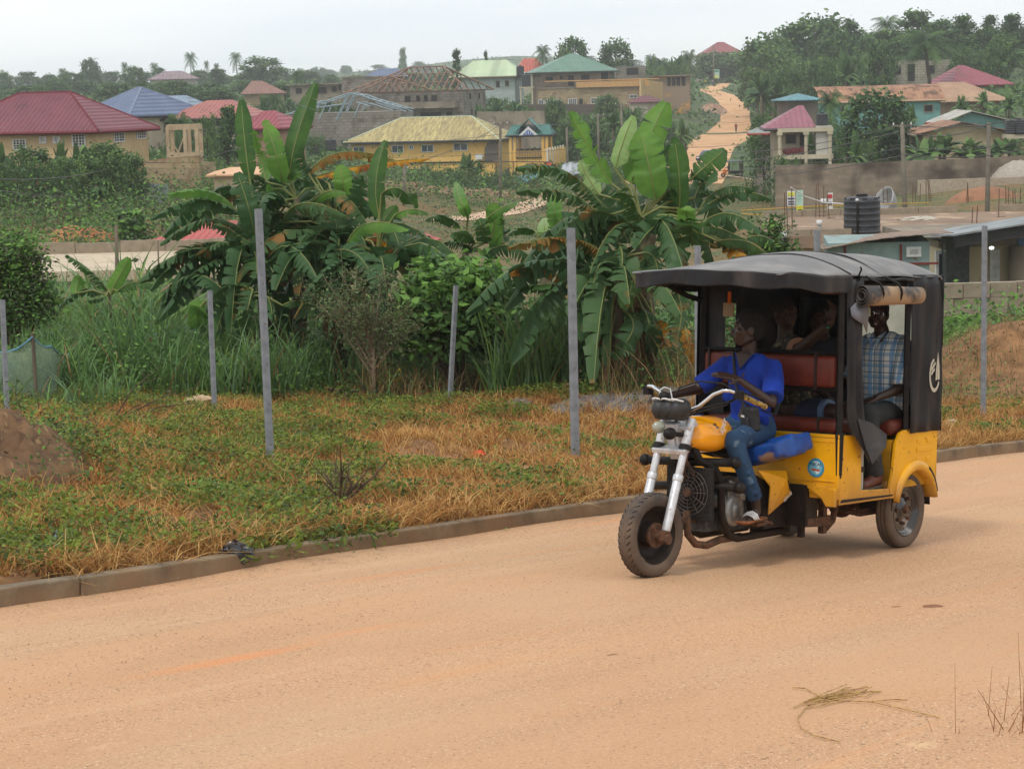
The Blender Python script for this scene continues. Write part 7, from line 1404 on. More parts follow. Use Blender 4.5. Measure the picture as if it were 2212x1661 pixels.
def Dz(v, u, z):
    d = A @ np.array([(u - CX) / F, (v - CY) / F, 1.0]); return (z - CAM[2]) / d[2]
zL = W(200, 588, 72)[2]; slab('wide pale concrete roof slab with low block parapet at left', ((85, 500, 588), (60, 560)), 72, Dz(549, 200, zL), .35, mat('slab_pale', srgb(196, 180, 156), srgb(172, 156, 134), .6, .95, col3=srgb(150, 134, 114), s3=1.5), M_block, [(3, 2, .42)])
zR = W(1900, 512, 84)[2]; slab('brown stained concrete roof slab with parapet stubs behind the motor taxi roof', ((1655, 2290, 512), (1640, 2330)), 84, Dz(469, 1900, zR), .5, mat('slab_brown', srgb(146, 122, 100), srgb(120, 100, 84), .25, .95, col3=srgb(176, 152, 126), s3=.6, f3=(.55, .68)), M_tan, [(3, 2, .30), (0, 1, .25)])
tank('big black ribbed water tank standing on the brown roof slab', 1862, 420, 511, 84.8, 78)
# steel starter bars
rb = []
M_reb = mat('rebar_rust', (.11, .055, .035), (.16, .09, .06), 9, .8)
for q, (u, vt, vb, D, n) in enumerate(((1706, 399, 512, 86, 3), (1775, 385, 496, 95, 3), (1890, 418, 465, 108, 2), (1917, 402, 470, 108, 2), (1982, 390, 462, 108, 3), (2010, 386, 462, 108, 3), (2094, 391, 465, 106, 2), (2108, 436, 512, 86, 2), (2162, 402, 500, 92, 1), (2180, 400, 476, 104, 2), (1655, 410, 462, 108, 2), (1796, 405, 500, 94, 1), (2200, 402, 480, 100, 3))):
    b = W(u, vb, D); b[2] = zR; t = W(u, vt, D); h = t[2] - b[2]; root = thing('starter_bars', tuple(b), ['cluster of rusty starter bars rising from the concrete roof slab'][0], 'rebar', 'rusty starter bars on the brown slab'); m = MB(); rs = random.Random(q)
    for k in range(n): dx = rs.uniform(-.05, .05) + (k - n / 2) * .16; m.tube([(dx, 0, -.1), (dx + rs.gauss(0, .05), 0, h * rs.uniform(.8, 1))], .022, 5)
    for k in range(2): m.tube([(-.2, 0, h * (.1 + .1 * k)), (.2, 0, h * (.1 + .1 * k))], .012, 4)
    m.build('bars', M_reb, root)['kind'] = 'stuff'
# yellow lines, pipe, sacks, dish, boards
def cable(label, pts_, r, m_, name='power_line', cat='power line', group=None, sag=.0):
    P = [W(*q) for q in pts_]; root = thing(name, tuple(P[0]), label, cat, group); m = MB(); path = []
    for a, b in zip(P, P[1:]):
        for k in range(8): t = k / 8; path.append(tuple(a * (1 - t) + b * t - P[0] - np.array([0, 0, sag * 4 * t * (1 - t)])))
    path.append(tuple(P[-1] - P[0])); m.tube(path, r, 4); m.build('cable', m_, root)
M_yl = mat('yellow_cord', srgb(210, 160, 50)); M_cab = mat('power_cable', (.10, .095, .09), rough=.7)
cable('upper yellow cord stretched between the rusty bars over the brown slab', [(1600, 455, 108), (1775, 445, 100), (2010, 438, 108)], .02, M_yl, 'cord', 'cord'); cable('lower yellow cord stretched between the rusty bars over the brown slab', [(1600, 462, 108), (1775, 472, 100), (1985, 462, 108)], .02, M_yl, 'cord', 'cord')
cable('white rope hanging from a rebar down to the big black tank', [(1708, 405, 86), (1740, 425, 88), (1780, 438, 90), (1826, 441, 90)], .025, M_wf, 'rope', 'rope')
for v, dsh in ((0, 0),):
    c = W(1925, 446, 108); root = thing('satellite_dish', tuple(c), 'grey satellite dish tilted on the brown slab beside the big black tank', 'satellite dish'); m = MB(); m.lathe([(.02 * k * 4.2, -.25 + .05 * (k * .42) ** 2) for k in range(11)], (0, 0, 0), 'z', 32); Rd = Matrix.Rotation(rad(-62), 3, 'Y') @ Matrix.Rotation(rad(20), 3, 'X'); m.v = [tuple(Rd @ Vector(p)) for p in m.v]; m.build('dish', mat('dish_grey', (.4, .4, .4), (.3, .3, .3), 3, .6), root, smooth=True, solid=.02)
    m = MB(); a_ = Rd @ Vector((0, 0, -.2)); m.tube([(0, 0, zR - c[2]), tuple(a_)], .04, 8); m.tube([tuple(Rd @ Vector((0, .7, -.1))), tuple(Rd @ Vector((0, 0, 1.1)))], .02, 6); m.tube([tuple(Rd @ Vector((0, -.7, -.1))), tuple(Rd @ Vector((0, 0, 1.1)))], .02, 6); m.box(tuple(Rd @ Vector((0, 0, 1.1))), (.15, .15, .15)); m.build('mount', M_grey, root)
c = W(1990, 497 - 14, 92); c[2] = zR + .05; litter('cement_sack', 'crumpled white sack lying on the brown slab right of the big tank', 0, 0, .45, mat('sack_white', srgb(190, 182, 168)), 'sack', 11, ctr=W(1987, 481, Dz(481, 1987, zR)), sq=(1.8, .6, .35)); litter('debris', 'small white and orange scrap on the brown slab', 0, 0, .22, mat('scrap', srgb(200, 150, 120), srgb(200, 90, 50), 3), 'debris', 12, ctr=W(1946, 500, Dz(500, 1946, zR)), sq=(1.6, .6, .5))
def gpipe(label, u, vt, vb, D, wpx):
    b = W(u, vb, D); b[2] = zR; t = W(u, vt, D); h = t[2] - b[2]; r = wpx * D / F / 2; root = thing('vent_pipe', tuple(b), label, 'vent pipe'); MB().cyl((0, 0, -.1), (0, 0, h), r, n=12).build('pipe', mat('pvc_grey', (.35, .37, .38)), root, smooth=True); MB().cyl((0, 0, h - r * 1.4), (0, 0, h + r), r * 1.35, n=12).build('cap', M_wf, root, smooth=True)
gpipe('grey vent pipe with white cap standing tallest near the slab edge', 1770, 480, 508, 88, 9); gpipe('short fat vent pipe with white cap at the left of the brown slab', 1692, 507, 514, 84, 11); gpipe('grey vent pipe with white cap at the back of the brown slab', 1779, 434, 468, 107, 9)
def board(label, u0, u1, v0, v1, D, m_, extra=None, legs=1):
    c = W((u0 + u1) / 2, (v0 + v1) / 2, D); w = (u1 - u0) * D / F; h = (v1 - v0) * D / F; root = thing('billboard', (c[0], c[1], gz(c[0], c[1])), label, 'sign'); z = c[2] - root.location[2]; MB().box((0, 0, z), (w, .06, h)).build('panel', m_, root)
    m = MB(); m.cyl((-w * .35, .08, 0), (-w * .35, .08, z + h * .4), .05, n=6); m.cyl((w * .35, .08, 0), (w * .35, .08, z + h * .4), .05, n=6); m.build('leg', M_grey, root)['kind'] = 'stuff'
    for (x, zz, ww, hh, mm) in extra or (): MB().box((x * w, -.045, z + zz * h), (ww * w, .02, hh * h)).build('print', mm, root)
    return root
M_pb = mat('print_blue', srgb(70, 70, 110)); M_py = mat('print_yellow', srgb(220, 220, 60)); M_pr = mat('print_red', srgb(190, 50, 50)); M_pg = mat('print_teal', srgb(140, 190, 180))
board('white roadside poster with yellow heading and dark print, leftmost by the boundary wall', 1700, 1718, 413, 446, 130, M_wf, [(0, .3, .8, .22, M_py), (0, .0, .8, .1, M_pb), (0, -.2, .7, .1, M_pb), (0, -.36, .8, .08, M_pb)]); board('pale mint green sign board with a yellow lower panel', 1720, 1735, 411, 458, 130, mat('mint_panel', srgb(180, 208, 190)), [(0, -.33, .9, .24, M_py), (0, .25, .6, .03, M_pg), (0, .1, .6, .03, M_pg), (0, -.40, .6, .04, M_pb)]); board('narrow white sign with a red heading near the big black tank', 1787, 1799, 417, 458, 130, M_wf, [(0, .32, .8, .2, M_pr), (0, 0, .7, .06, M_pb), (0, -.1, .7, .06, M_pb)])
board('blue and green sign board beside the top of the hill road', 1541, 1554, 151, 170, 560, mat('sign_pale', srgb(170, 200, 190)), [(0, .3, .8, .2, mat('print_green', srgb(60, 140, 110))), (0, -.3, .8, .2, M_py)])
# tin shed and canopy house on the right
sh_, sH, sw, sp = house('patched mint green tin shed with rusty edged sheet roof right behind the motor taxi', 1790, 2006, 524, 500, 60, 3.2, -6, mat('tin_mint', srgb(140, 160, 156), srgb(118, 136, 134), 1.5, .7, col3=srgb(120, 70, 50), s3=2.2, f3=(.62, .68)), None, name='shed', cat='shed', wins=[(1972, 538, 552, 24, 'b')])
m = MB(); q = lambda u, v, y: ((u - 1898) * sp, y, sH + (524 - v) * sp); G = []
for k in range(25): t = k / 24; u = 1776 + 278 * t; v = 534 - 32 * t - 6 * math.sin(PI * t * 1.1) ; G.append([q(u, v + .5 * math.sin(k * 2.1), -.45), q(u, v + 13, 3.4)])
m.grid(G); m.build('roof', mat('rusty_sheet', srgb(120, 108, 98), srgb(150, 120, 100), 1.2, .7, stripe=(0, .2, .3), col3=srgb(96, 60, 48), s3=2), sh_, solid=.02)
m = MB()
for u in (1826, 1945): m.box(((u - 1898) * sp, -.05, sH - .55), (.06, .04, 1.0))
m.box(((1885 - 1898) * sp + .35, -.055, sH - .62), (3.0, .04, .06)); m.build('red_batten', mat('batten_red', srgb(120, 50, 44)), sh_)
kb, kH, kw, kp_ = house('beige house with white grilled doors under a deep dark canopy at the right edge', 2030, 2330, 530, 529, 66, 7, 4, plaster('beige2', (206, 190, 158)), M_conc, over=.1, typ='flat', wins=[(2034, 540, 600, 26, 'w'), (2147, 541, 612, 15, 'b')])
m = MB(); G = []
for k in range(9): t = k / 8; G.append([(-kw / 2 - .6 + (kw + 1.6) * t, -3.4, kH + .62 + .75 * t), (-kw / 2 - .6 + (kw + 1.6) * t, 1.5, kH + .30 + .75 * t)])
m.grid(G); m.build('canopy', mat('canopy_sheet', srgb(150, 156, 158), srgb(110, 112, 112), 1, .6, stripe=(0, .2, .25)), kb, solid=.05)
m = MB(); m.box((.2, -3.2, kH + .80), (kw + 1.4, .12, .36), Matrix.Rotation(rad(-7.2), 3, 'Y')); m.build('canopy_beam', M_trimk, kb)
m = MB(); m.box(((2056 - 2180) * kp_, -.3, kH - 1.2), (.75, .5, 3.4)); m.build('stone_column', mat('stone_dark', srgb(80, 84, 84), srgb(56, 60, 60), 8, .8, .4), kb); m = MB(); m.cyl(((2190 - 2180) * kp_, -.4, 0), ((2190 - 2180) * kp_, -.4, kH), .27, n=16); m.build('round_column', M_conc, kb, smooth=True)
MB().box(((2212 - 2180) * kp_, -.1, kH - 1.3), (.45, .12, 3.0)).build('blue_panel', mat('blue_paint', srgb(86, 120, 160)), kb)
lm = W(2142, 536, 60); lo = thing('lamp', tuple(lm), 'lit bulb hanging under the dark canopy at right', 'lamp'); MB().ball((0, 0, 0), (.075, .055, .05), 12).build('bulb', mat('bulb_lit', (1, 1, .95), (1, 1, .95), emit=1.5), lo, smooth=True)
wb = thing('block_wall', tuple(W(2020, 622, 50)), 'low wall of pale concrete blocks behind the green hedge at right', 'wall'); m = MB()
for k in range(9): m.box((.32 + k * .66, .0 + k * .05, -.08 + random.uniform(-.01, .01)), (.64, .2, .36)); m.box((.1 + k * .66, .0 + k * .05, -.48), (.64, .2, .42))
m.box((3, .5, -1.2), (6.5, .15, 1.4)); m.build('masonry', M_cf, wb, bevel=.01)
# heaps and cars, people, tricycle on the far road
heap('sand_heap', 'red earth heap on the field beyond the brown slab', 2120, 430, 5.6, 4, .95, mat('red_soil', srgb(150, 108, 80), srgb(128, 90, 66), .9, .95), 'earth heap', 21, rough=.03); heap('sand_heap', 'small grey brown heap left of the red earth heap near the wall', 2020, 398, 4.2, 3, .9, mat('grey_soil', srgb(146, 126, 100)), 'earth heap', 22, rough=.08); heap('sand_heap', 'pale gravel heap at the right end of the boundary wall', 2200, 388, 6, 4, 1.7, mat('pale_gravel', srgb(170, 160, 148)), 'gravel heap', 23, rough=.05)
heap('sand_heap', 'orange earth heap with tufts, left of the flowering bush', 160, 505, 2.9, 2.5, .40, mat('orange_soil', srgb(180, 122, 80), srgb(150, 98, 62), .9, .95), 'earth heap', 24, rough=.15); heap('sand_heap', 'lower orange earth heap right beside the first orange heap', 185, 518, 4.2, 3, .55, MATS['orange_soil'], 'earth heap', 25, rough=.2); heap('sand_heap', 'orange earth heap on the slope behind the tower frame', 470, 312, 9, 6, 1.6, MATS['orange_soil'], 'earth heap', 26, rough=.1)
def car(label, u, v, D, yaw, body, w=1.85, l=4.4, h=1.65):
    p = W(u, v, D); g_ = gz(p[0], p[1]); root = thing('parked_car', (p[0], p[1], g_), label, 'car', rz=yaw); m = MB(); sec = [(-l / 2, .45, .75, .84), (-l / 2 + .1, .35, .95, .92), (-l * .28, .3, 1.0, .95), (-l * .14, .3, h * .96, .76), (l * .15, .3, h, .76), (l * .36, .3, h * .9, .74), (l / 2 - .12, .3, 1.05, .92), (l / 2, .4, .8, .86)]
    G = []
    for x, z0_, z1_, k in sec: G.append([(x, -w / 2, z0_), (x, -w / 2, min(z1_, .95)), (x, -w / 2 * k, z1_), (x, w / 2 * k, z1_), (x, w / 2, min(z1_, .95)), (x, w / 2, z0_), (x, -w / 2, z0_)])
    m.grid(G); m.add(G[0][:6], [(0, 1, 2, 3, 4, 5)]); m.add(G[-1][:6], [(5, 4, 3, 2, 1, 0)]); m.build('body', body, root, bevel=.03)
    g2 = MB(); g2.grid([[(-l * .275, y * .85, 1.02), (-l * .15, y * .72, h * .93)] for y in (-w / 2, w / 2)])
    for y in (-1, 1): g2.add([(-l * .2, y * (w / 2 + .005), 1.0), (l * .34, y * (w / 2 + .005), 1.0), (l * .30, y * (w / 2 * .80 + .01), h * .90), (-l * .12, y * (w / 2 * .80 + .01), h * .92)], [(0, 1, 2, 3)])
    g2.build('windscreen', M_glass, root, solid=.02)
    for sx in (-.32, .32):
        for sy in (-1, 1): t = MB(); t.lathe([(.12, -.1), (.33, -.1), (.35, -.06), (.35, .06), (.33, .1), (.12, .1)], (sx * l, sy * (w / 2 - .08), .34), 'y', 20); tt = t.build('wheel', M_rubber, root, smooth=True)
    for sy in (-1, 1): MB().box((-l / 2 - .0, sy * .65, .75), (.06, .35, .16)).build('headlight', M_wf, root)
    MB().box((-l / 2 - .01, 0, .52), (.05, .5, .14)).build('number_plate', M_wf, root); return root
car('dark blue car facing the camera on the dirt road, above the far tricycle', 1532, 335, 268, rad(62), mat('car_navy', (.02, .025, .035), rough=.25, coat=.5)); car('black pickup parked beside the gate pavilion wall', 1238, 350, 266, rad(40), mat('car_black', (.012, .012, .014), rough=.25, coat=.5), l=5.0, h=1.75)
def farman(label, u, v, hpx, D, top, bot, face=0, group=None, hat=None):
    p = W(u, v, D); g_ = gz(p[0], p[1]); h = hpx * D / F; s = h / 1.75; root = thing('person', (p[0], p[1], g_), label, 'person', group, rz=face); m = MB(); S = lambda *q: tuple(c * s for c in q)
    for y, f in ((-.09, .10), (.09, -.12)): m.cone(S(0, y, .9), S(f * .4, y, .48), .08 * s, .055 * s, 8); m.cone(S(f * .4, y, .48), S(f, y, .06), .052 * s, .035 * s, 8); m.cone(S(f, y, .05), S(f - .14, y, .035), .035 * s, .03 * s, 6)
    m.cone(S(0, 0, .95), S(0, 0, 1.38), .13 * s, .15 * s, 10); m.cone(S(0, -.15, 1.42), S(0, .15, 1.42), .06 * s, .06 * s, 8); m.cone(S(0, 0, 1.4), S(0, 0, 1.56), .05 * s, .05 * s, 8); m.ball(S(-.01, 0, 1.66), (.095 * s, .078 * s, .115 * s), 12)
    for y, f in ((-.2, .08), (.2, -.1)): m.cone(S(0, y, 1.4), S(-f * .5, y * 1.2, 1.12), .048 * s, .038 * s, 8); m.cone(S(-f * .5, y * 1.2, 1.12), S(-f * 1.6, y * 1.2, .86), .036 * s, .03 * s, 8)
    remeshed(m, 'body', M_skin, root, .03 * s, 1)
    c = MB(); c.cone(S(0, 0, .98), S(0, 0, 1.38), .15 * s, .165 * s, 10); c.cone(S(0, -.15, 1.4), S(0, .15, 1.4), .075 * s, .075 * s, 8)
    for y, f in ((-.2, .08), (.2, -.1)): c.cone(S(0, y, 1.4), S(-f * .5, y * 1.2, 1.14), .06 * s, .055 * s, 8)
    remeshed(c, 'shirt', top, root, .03 * s, 1); c = MB(); c.cone(S(0, -.06, .93), S(0, .06, .93), .12 * s, .12 * s, 8)
    for y, f in ((-.09, .10), (.09, -.12)): c.cone(S(0, y, .9), S(f * .4, y, .45), .095 * s, .075 * s, 8); c.cone(S(f * .4, y, .45), S(f * .8, y, .2), .07 * s, .06 * s, 8)
    remeshed(c, 'trousers', bot, root, .03 * s, 1); MB().ball(S(.01, 0, 1.70), (.10 * s, .09 * s, .10 * s), 10).build('hair' if not hat else 'cap', hat or M_hair, root, smooth=True)
farman('person in a red shirt walking alone on the orange hill road', 1590, 285, 20, 385, mat('red_cloth', srgb(150, 40, 50)), mat('dark_cloth', (.03, .03, .04)), rad(90)); farman('person in a white cap and brown top standing before the yellow house', 997, 386, 28, 270, mat('brown_cloth', srgb(150, 100, 80)), mat('jean_cloth', srgb(60, 80, 120)), rad(80), hat=M_wf)
farman('person in an orange top beside the dark blue car on the far road', 1520, 352, 19, 262, mat('orange_cloth', srgb(190, 80, 40)), mat('dark_cloth', (.03, .03, .04)), rad(100)); farman('person in a yellow top at the head of the hill road, left one of two', 1524, 192, 14, 560, mat('yellow_cloth', srgb(180, 150, 50)), mat('dark_cloth', (.03, .03, .04)), rad(90)); farman('person in a grey top at the head of the hill road, right one of two', 1539, 191, 14, 560, mat('grey_cloth', srgb(140, 140, 150)), mat('jean_cloth', srgb(60, 80, 120)), rad(90))
ft_ = W(1580, 372, 238); rt_ = thing('far_tricycle', (ft_[0], ft_[1], gz(ft_[0], ft_[1])), 'small far off orange and black three wheeled taxi on the dirt road', 'auto rickshaw', rz=rad(15))
for x, y in ((-1.0, 0), (.9, -.5), (.9, .5)): t = MB(); t.lathe([(.1, -.06), (.27, -.06), (.28, 0), (.27, .06), (.1, .06)], (x, y, .28), 'y', 16); t.build('wheel', M_rubber, rt_, smooth=True)
m = MB(); m.box((.55, 0, .55), (1.4, 1.1, .35)); m.build('body', M_blk, rt_, bevel=.03); m = MB(); m.box((-.75, 0, .72), (.5, .3, .3)); m.tube([(-1.0, 0, .28), (-.8, 0, 1.05)], .06, 6); m.box((-.95, 0, .5), (.35, .25, .12)); m.build('front_cowl', mat('cowl_orange', srgb(220, 120, 30)), rt_, bevel=.03)
G = [[(x, y, 1.78 + .12 * (1 - (y / .6) ** 2)) for y in (-.6, -.3, 0, .3, .6)] for x in (-.7, 0, .7, 1.25)]; m = MB(); m.grid(G); m.build('roof', mat('roof_greycanvas', (.15, .16, .18)), rt_, smooth=True, solid=.05)
m = MB()
for x in (-.1, 1.2):
    for y in (-.55, .55): m.cyl((x, y, .7), (x, y, 1.78), .03, n=6)
m.box((1.22, 0, 1.2), (.04, 1.1, .8)); m.build('frame', M_blk, rt_)
farb = thing('person', (rt_.location[0] - .3, rt_.location[1], rt_.location[2] + .3), 'rider sitting at the front of the small far off orange taxi', 'person'); m = MB(); m.cone((0, 0, .45), (0, 0, .95), .14, .16, 8); m.ball((0, 0, 1.22), (.1, .09, .12), 10); m.cone((0, 0, .9), (0, 0, 1.15), .06, .05, 8)
for y in (-.12, .12): m.cone((0, y, .45), (-.35, y, .40), .09, .07, 8); m.cone((-.35, y, .4), (-.3, y, .0), .06, .04, 8); m.cone((0, y * 1.6, .9), (-.4, y * 1.8, .75), .05, .04, 8)
remeshed(m, 'body', M_skin, farb, .03, 1)
# nets and tarpaulins
def drape(name, label, pts_, m_, cat):
    P = [[W(*q) for q in r] for r in pts_]; o = P[0][0]; root = thing(name, tuple(o), label, cat); m = MB(); G = []
    for r in P:
        row = []
        for a, b in zip(r, r[1:]): row += [tuple(a * (1 - t) + b * t - o + np.array([0, 0, .12 * math.sin(9 * t + len(G) * 2)])) for t in (0, .25, .5, .75)]
        row.append(tuple(r[-1] - o)); G.append(row)
    m.grid(G); m.build('sheet', m_, root, smooth=True, solid=.03)
drape('shade_net', 'blue green shade net spread down the slope below the gate pavilion', [[(1085, 398, 250), (1120, 382, 255), (1160, 372, 258)], [(1082, 412, 246), (1118, 400, 248), (1165, 386, 250)]], mat('net_blue', srgb(96, 140, 150), srgb(76, 120, 124), .8), 'net')
drape('tarpaulin', 'silver grey tarpaulin tent right of the gate pavilion', [[(1216, 354, 252), (1234, 351, 252), (1252, 353, 252)], [(1210, 376, 248), (1232, 378, 246), (1254, 376, 248)]], mat('silver_tarp', srgb(176, 182, 186), srgb(150, 154, 160), 1), 'tarpaulin')
drape('tarpaulin', 'small red plastic sheet hanging left of the silver tarpaulin', [[(1180, 354, 256), (1190, 352, 256)], [(1180, 372, 256), (1192, 370, 256)]], mat('red_sheet', srgb(200, 60, 40)), 'tarpaulin')
# poles and wires
pg = 'utility poles'
M_pole = mat('pole_grey', srgb(120, 112, 98), srgb(96, 90, 80), 2, .9)
pole('utility_pole', 'grey power pole before the round dark tree on the right, topped by a crossarm', 1958, 120, 1949, 268, .16, M_pole, vb=447, group=pg, cross=1.2); pole('utility_pole', 'brown power pole nearest the right edge', 2132, 120, 2136, 265, .15, M_pole, vb=446, group=pg)
pole('utility_pole', 'wooden power pole at the right corner of the yellow house', 1080, 205, 1081, 266, .16, M_pole, vb=427, group=pg, cross=1.6); pole('utility_pole', 'shorter wooden pole in front of the yellow house, right of the tall banana leaf', 873, 190, 874, 352, .17, M_pole, vb=452, group=pg); pole('utility_pole', 'power pole left of the big banana clump, over the dark trees', 1292, 262, 1292, 248, .16, M_pole, vb=320, group=pg, cross=1.6); pole('utility_pole', 'power pole just behind the pale rolled banana leaf', 1348, 262, 1341, 224, .17, M_pole, vb=320, group=pg, cross=1.6); pole('utility_pole', 'power pole beside the black pickup', 1226, 258, 1224, 276, .16, M_pole, vb=350, group=pg); pole('utility_pole', 'thin power pole on the skyline by the maroon roof at the road head', 1542, 560, 1541, 97, .22, M_pole, vb=190, group=pg); pole('utility_pole', 'short brown pole in the scrub on the left valley floor', 65, 150, 63, 371, .12, M_wood, vb=440, group=pg)
wg = 'power lines sagging across the valley'
for i, (lab, pts_) in enumerate((('topmost thin power line rising to the pole before the round tree', [(1540, 330, 190), (1949, 270, 120), (2300, 232, 110)]), ('second power line to the pole before the round tree', [(1500, 352, 190), (1951, 283, 120), (2136, 268, 120)]), ('power line crossing low over the porch house wall', [(1480, 368, 180), (1955, 318, 120), (2300, 282, 112)]), ('lowest power line before the boundary wall', [(1480, 384, 180), (1958, 335, 120), (2300, 300, 112)]),
    ('long thick cable crossing the far left valley before the maroon roofed house', [(-60, 384, 90), (278, 350, 150), (520, 318, 170), (1081, 290, 205)]), ('lower wire crossing the left valley over the corrugated sheets', [(-60, 402, 120), (300, 412, 150), (874, 390, 190)]), ('double wire under the yellow house windows', [(560, 330, 250), (1081, 332, 205), (1348, 296, 262)]), ('wire from the yellow house corner pole to the pole behind the rolled leaf', [(874, 356, 190), (1081, 270, 205), (1292, 252, 262), (1341, 228, 262)]), ('wire running from the pole behind the rolled leaf toward the dirt road', [(1341, 228, 262), (1541, 262, 300), (1690, 250, 240)]), ('low wire over the dirt road junction', [(1341, 308, 262), (1600, 312, 240), (1700, 330, 200)]))):
    cable(lab, pts_, .022 + .006 * (i % 2), M_cab, group=wg, sag=.5)
# dirt roads draped on the ground
def path(label, pts_, m_, off=.05, n=14):
    C = []
    for a, b in zip(pts_, pts_[1:]):
        for k in range(n): t = k / n; C.append([a[i] * (1 - t) + b[i] * t for i in range(3)])
    C.append(list(pts_[-1])); G = []
    for u, v, hw in C:
        row = []
        for s in np.linspace(-1, 1, 7):
            p, D = onground(u + s * hw, v); row.append((p[0], p[1], gz(p[0], p[1]) + off))
        G.append(row)
    m = MB(); m.grid(G); return tag(m.build('dirt_road' if 'road' in label else 'dirt_path', m_, None, smooth=True), label, kind='structure')
M_dr = mat('orange_road', srgb(208, 168, 128), srgb(190, 142, 100), .25, .95, col3=srgb(176, 116, 76), s3=.5)
ROADPX = [(1440, 398, 120), (1490, 370, 85), (1515, 348, 60), (1530, 320, 56), (1560, 300, 60), (1578, 286, 50), (1588, 262, 32), (1588, 240, 31), (1580, 222, 27), (1560, 206, 26), (1530, 196, 22), (1550, 188, 22), (1568, 181, 10)]
path('orange dirt road winding up the far hill', ROADPX, M_dr); path('pale side road running right below the boundary wall', [(1500, 372, 8), (1600, 385, 10), (1700, 402, 14)], mat('pale_track', srgb(206, 176, 146), srgb(180, 146, 116), .3), .08)
path('pale track curving over the field beyond the young banana plants', [(1200, 428, 40), (1130, 447, 40), (1080, 462, 50), (960, 478, 60)], MATS['pale_track'], .06); path('bare dirt strip below the scrub in front of the yellow house', [(880, 432, 6), (1000, 433, 6), (1100, 431, 6), (1200, 425, 6)], mat('rubble', srgb(170, 140, 112), srgb(110, 86, 66), 1.2), .05)
heap('rubble_bank', 'low bank of rubble and stones along the field edge before the yellow house', 1010, 424, 22, 3, .7, MATS['rubble'], 'rubble', 31, rough=.3)
heap('rubble_bank', 'pile of broken stone beside the bend of the hill road', 1543, 238, 5, 26, 1.0, mat('stone_rubble', srgb(190, 150, 120), srgb(120, 96, 84), .9), 'rubble', 32, rough=.3)
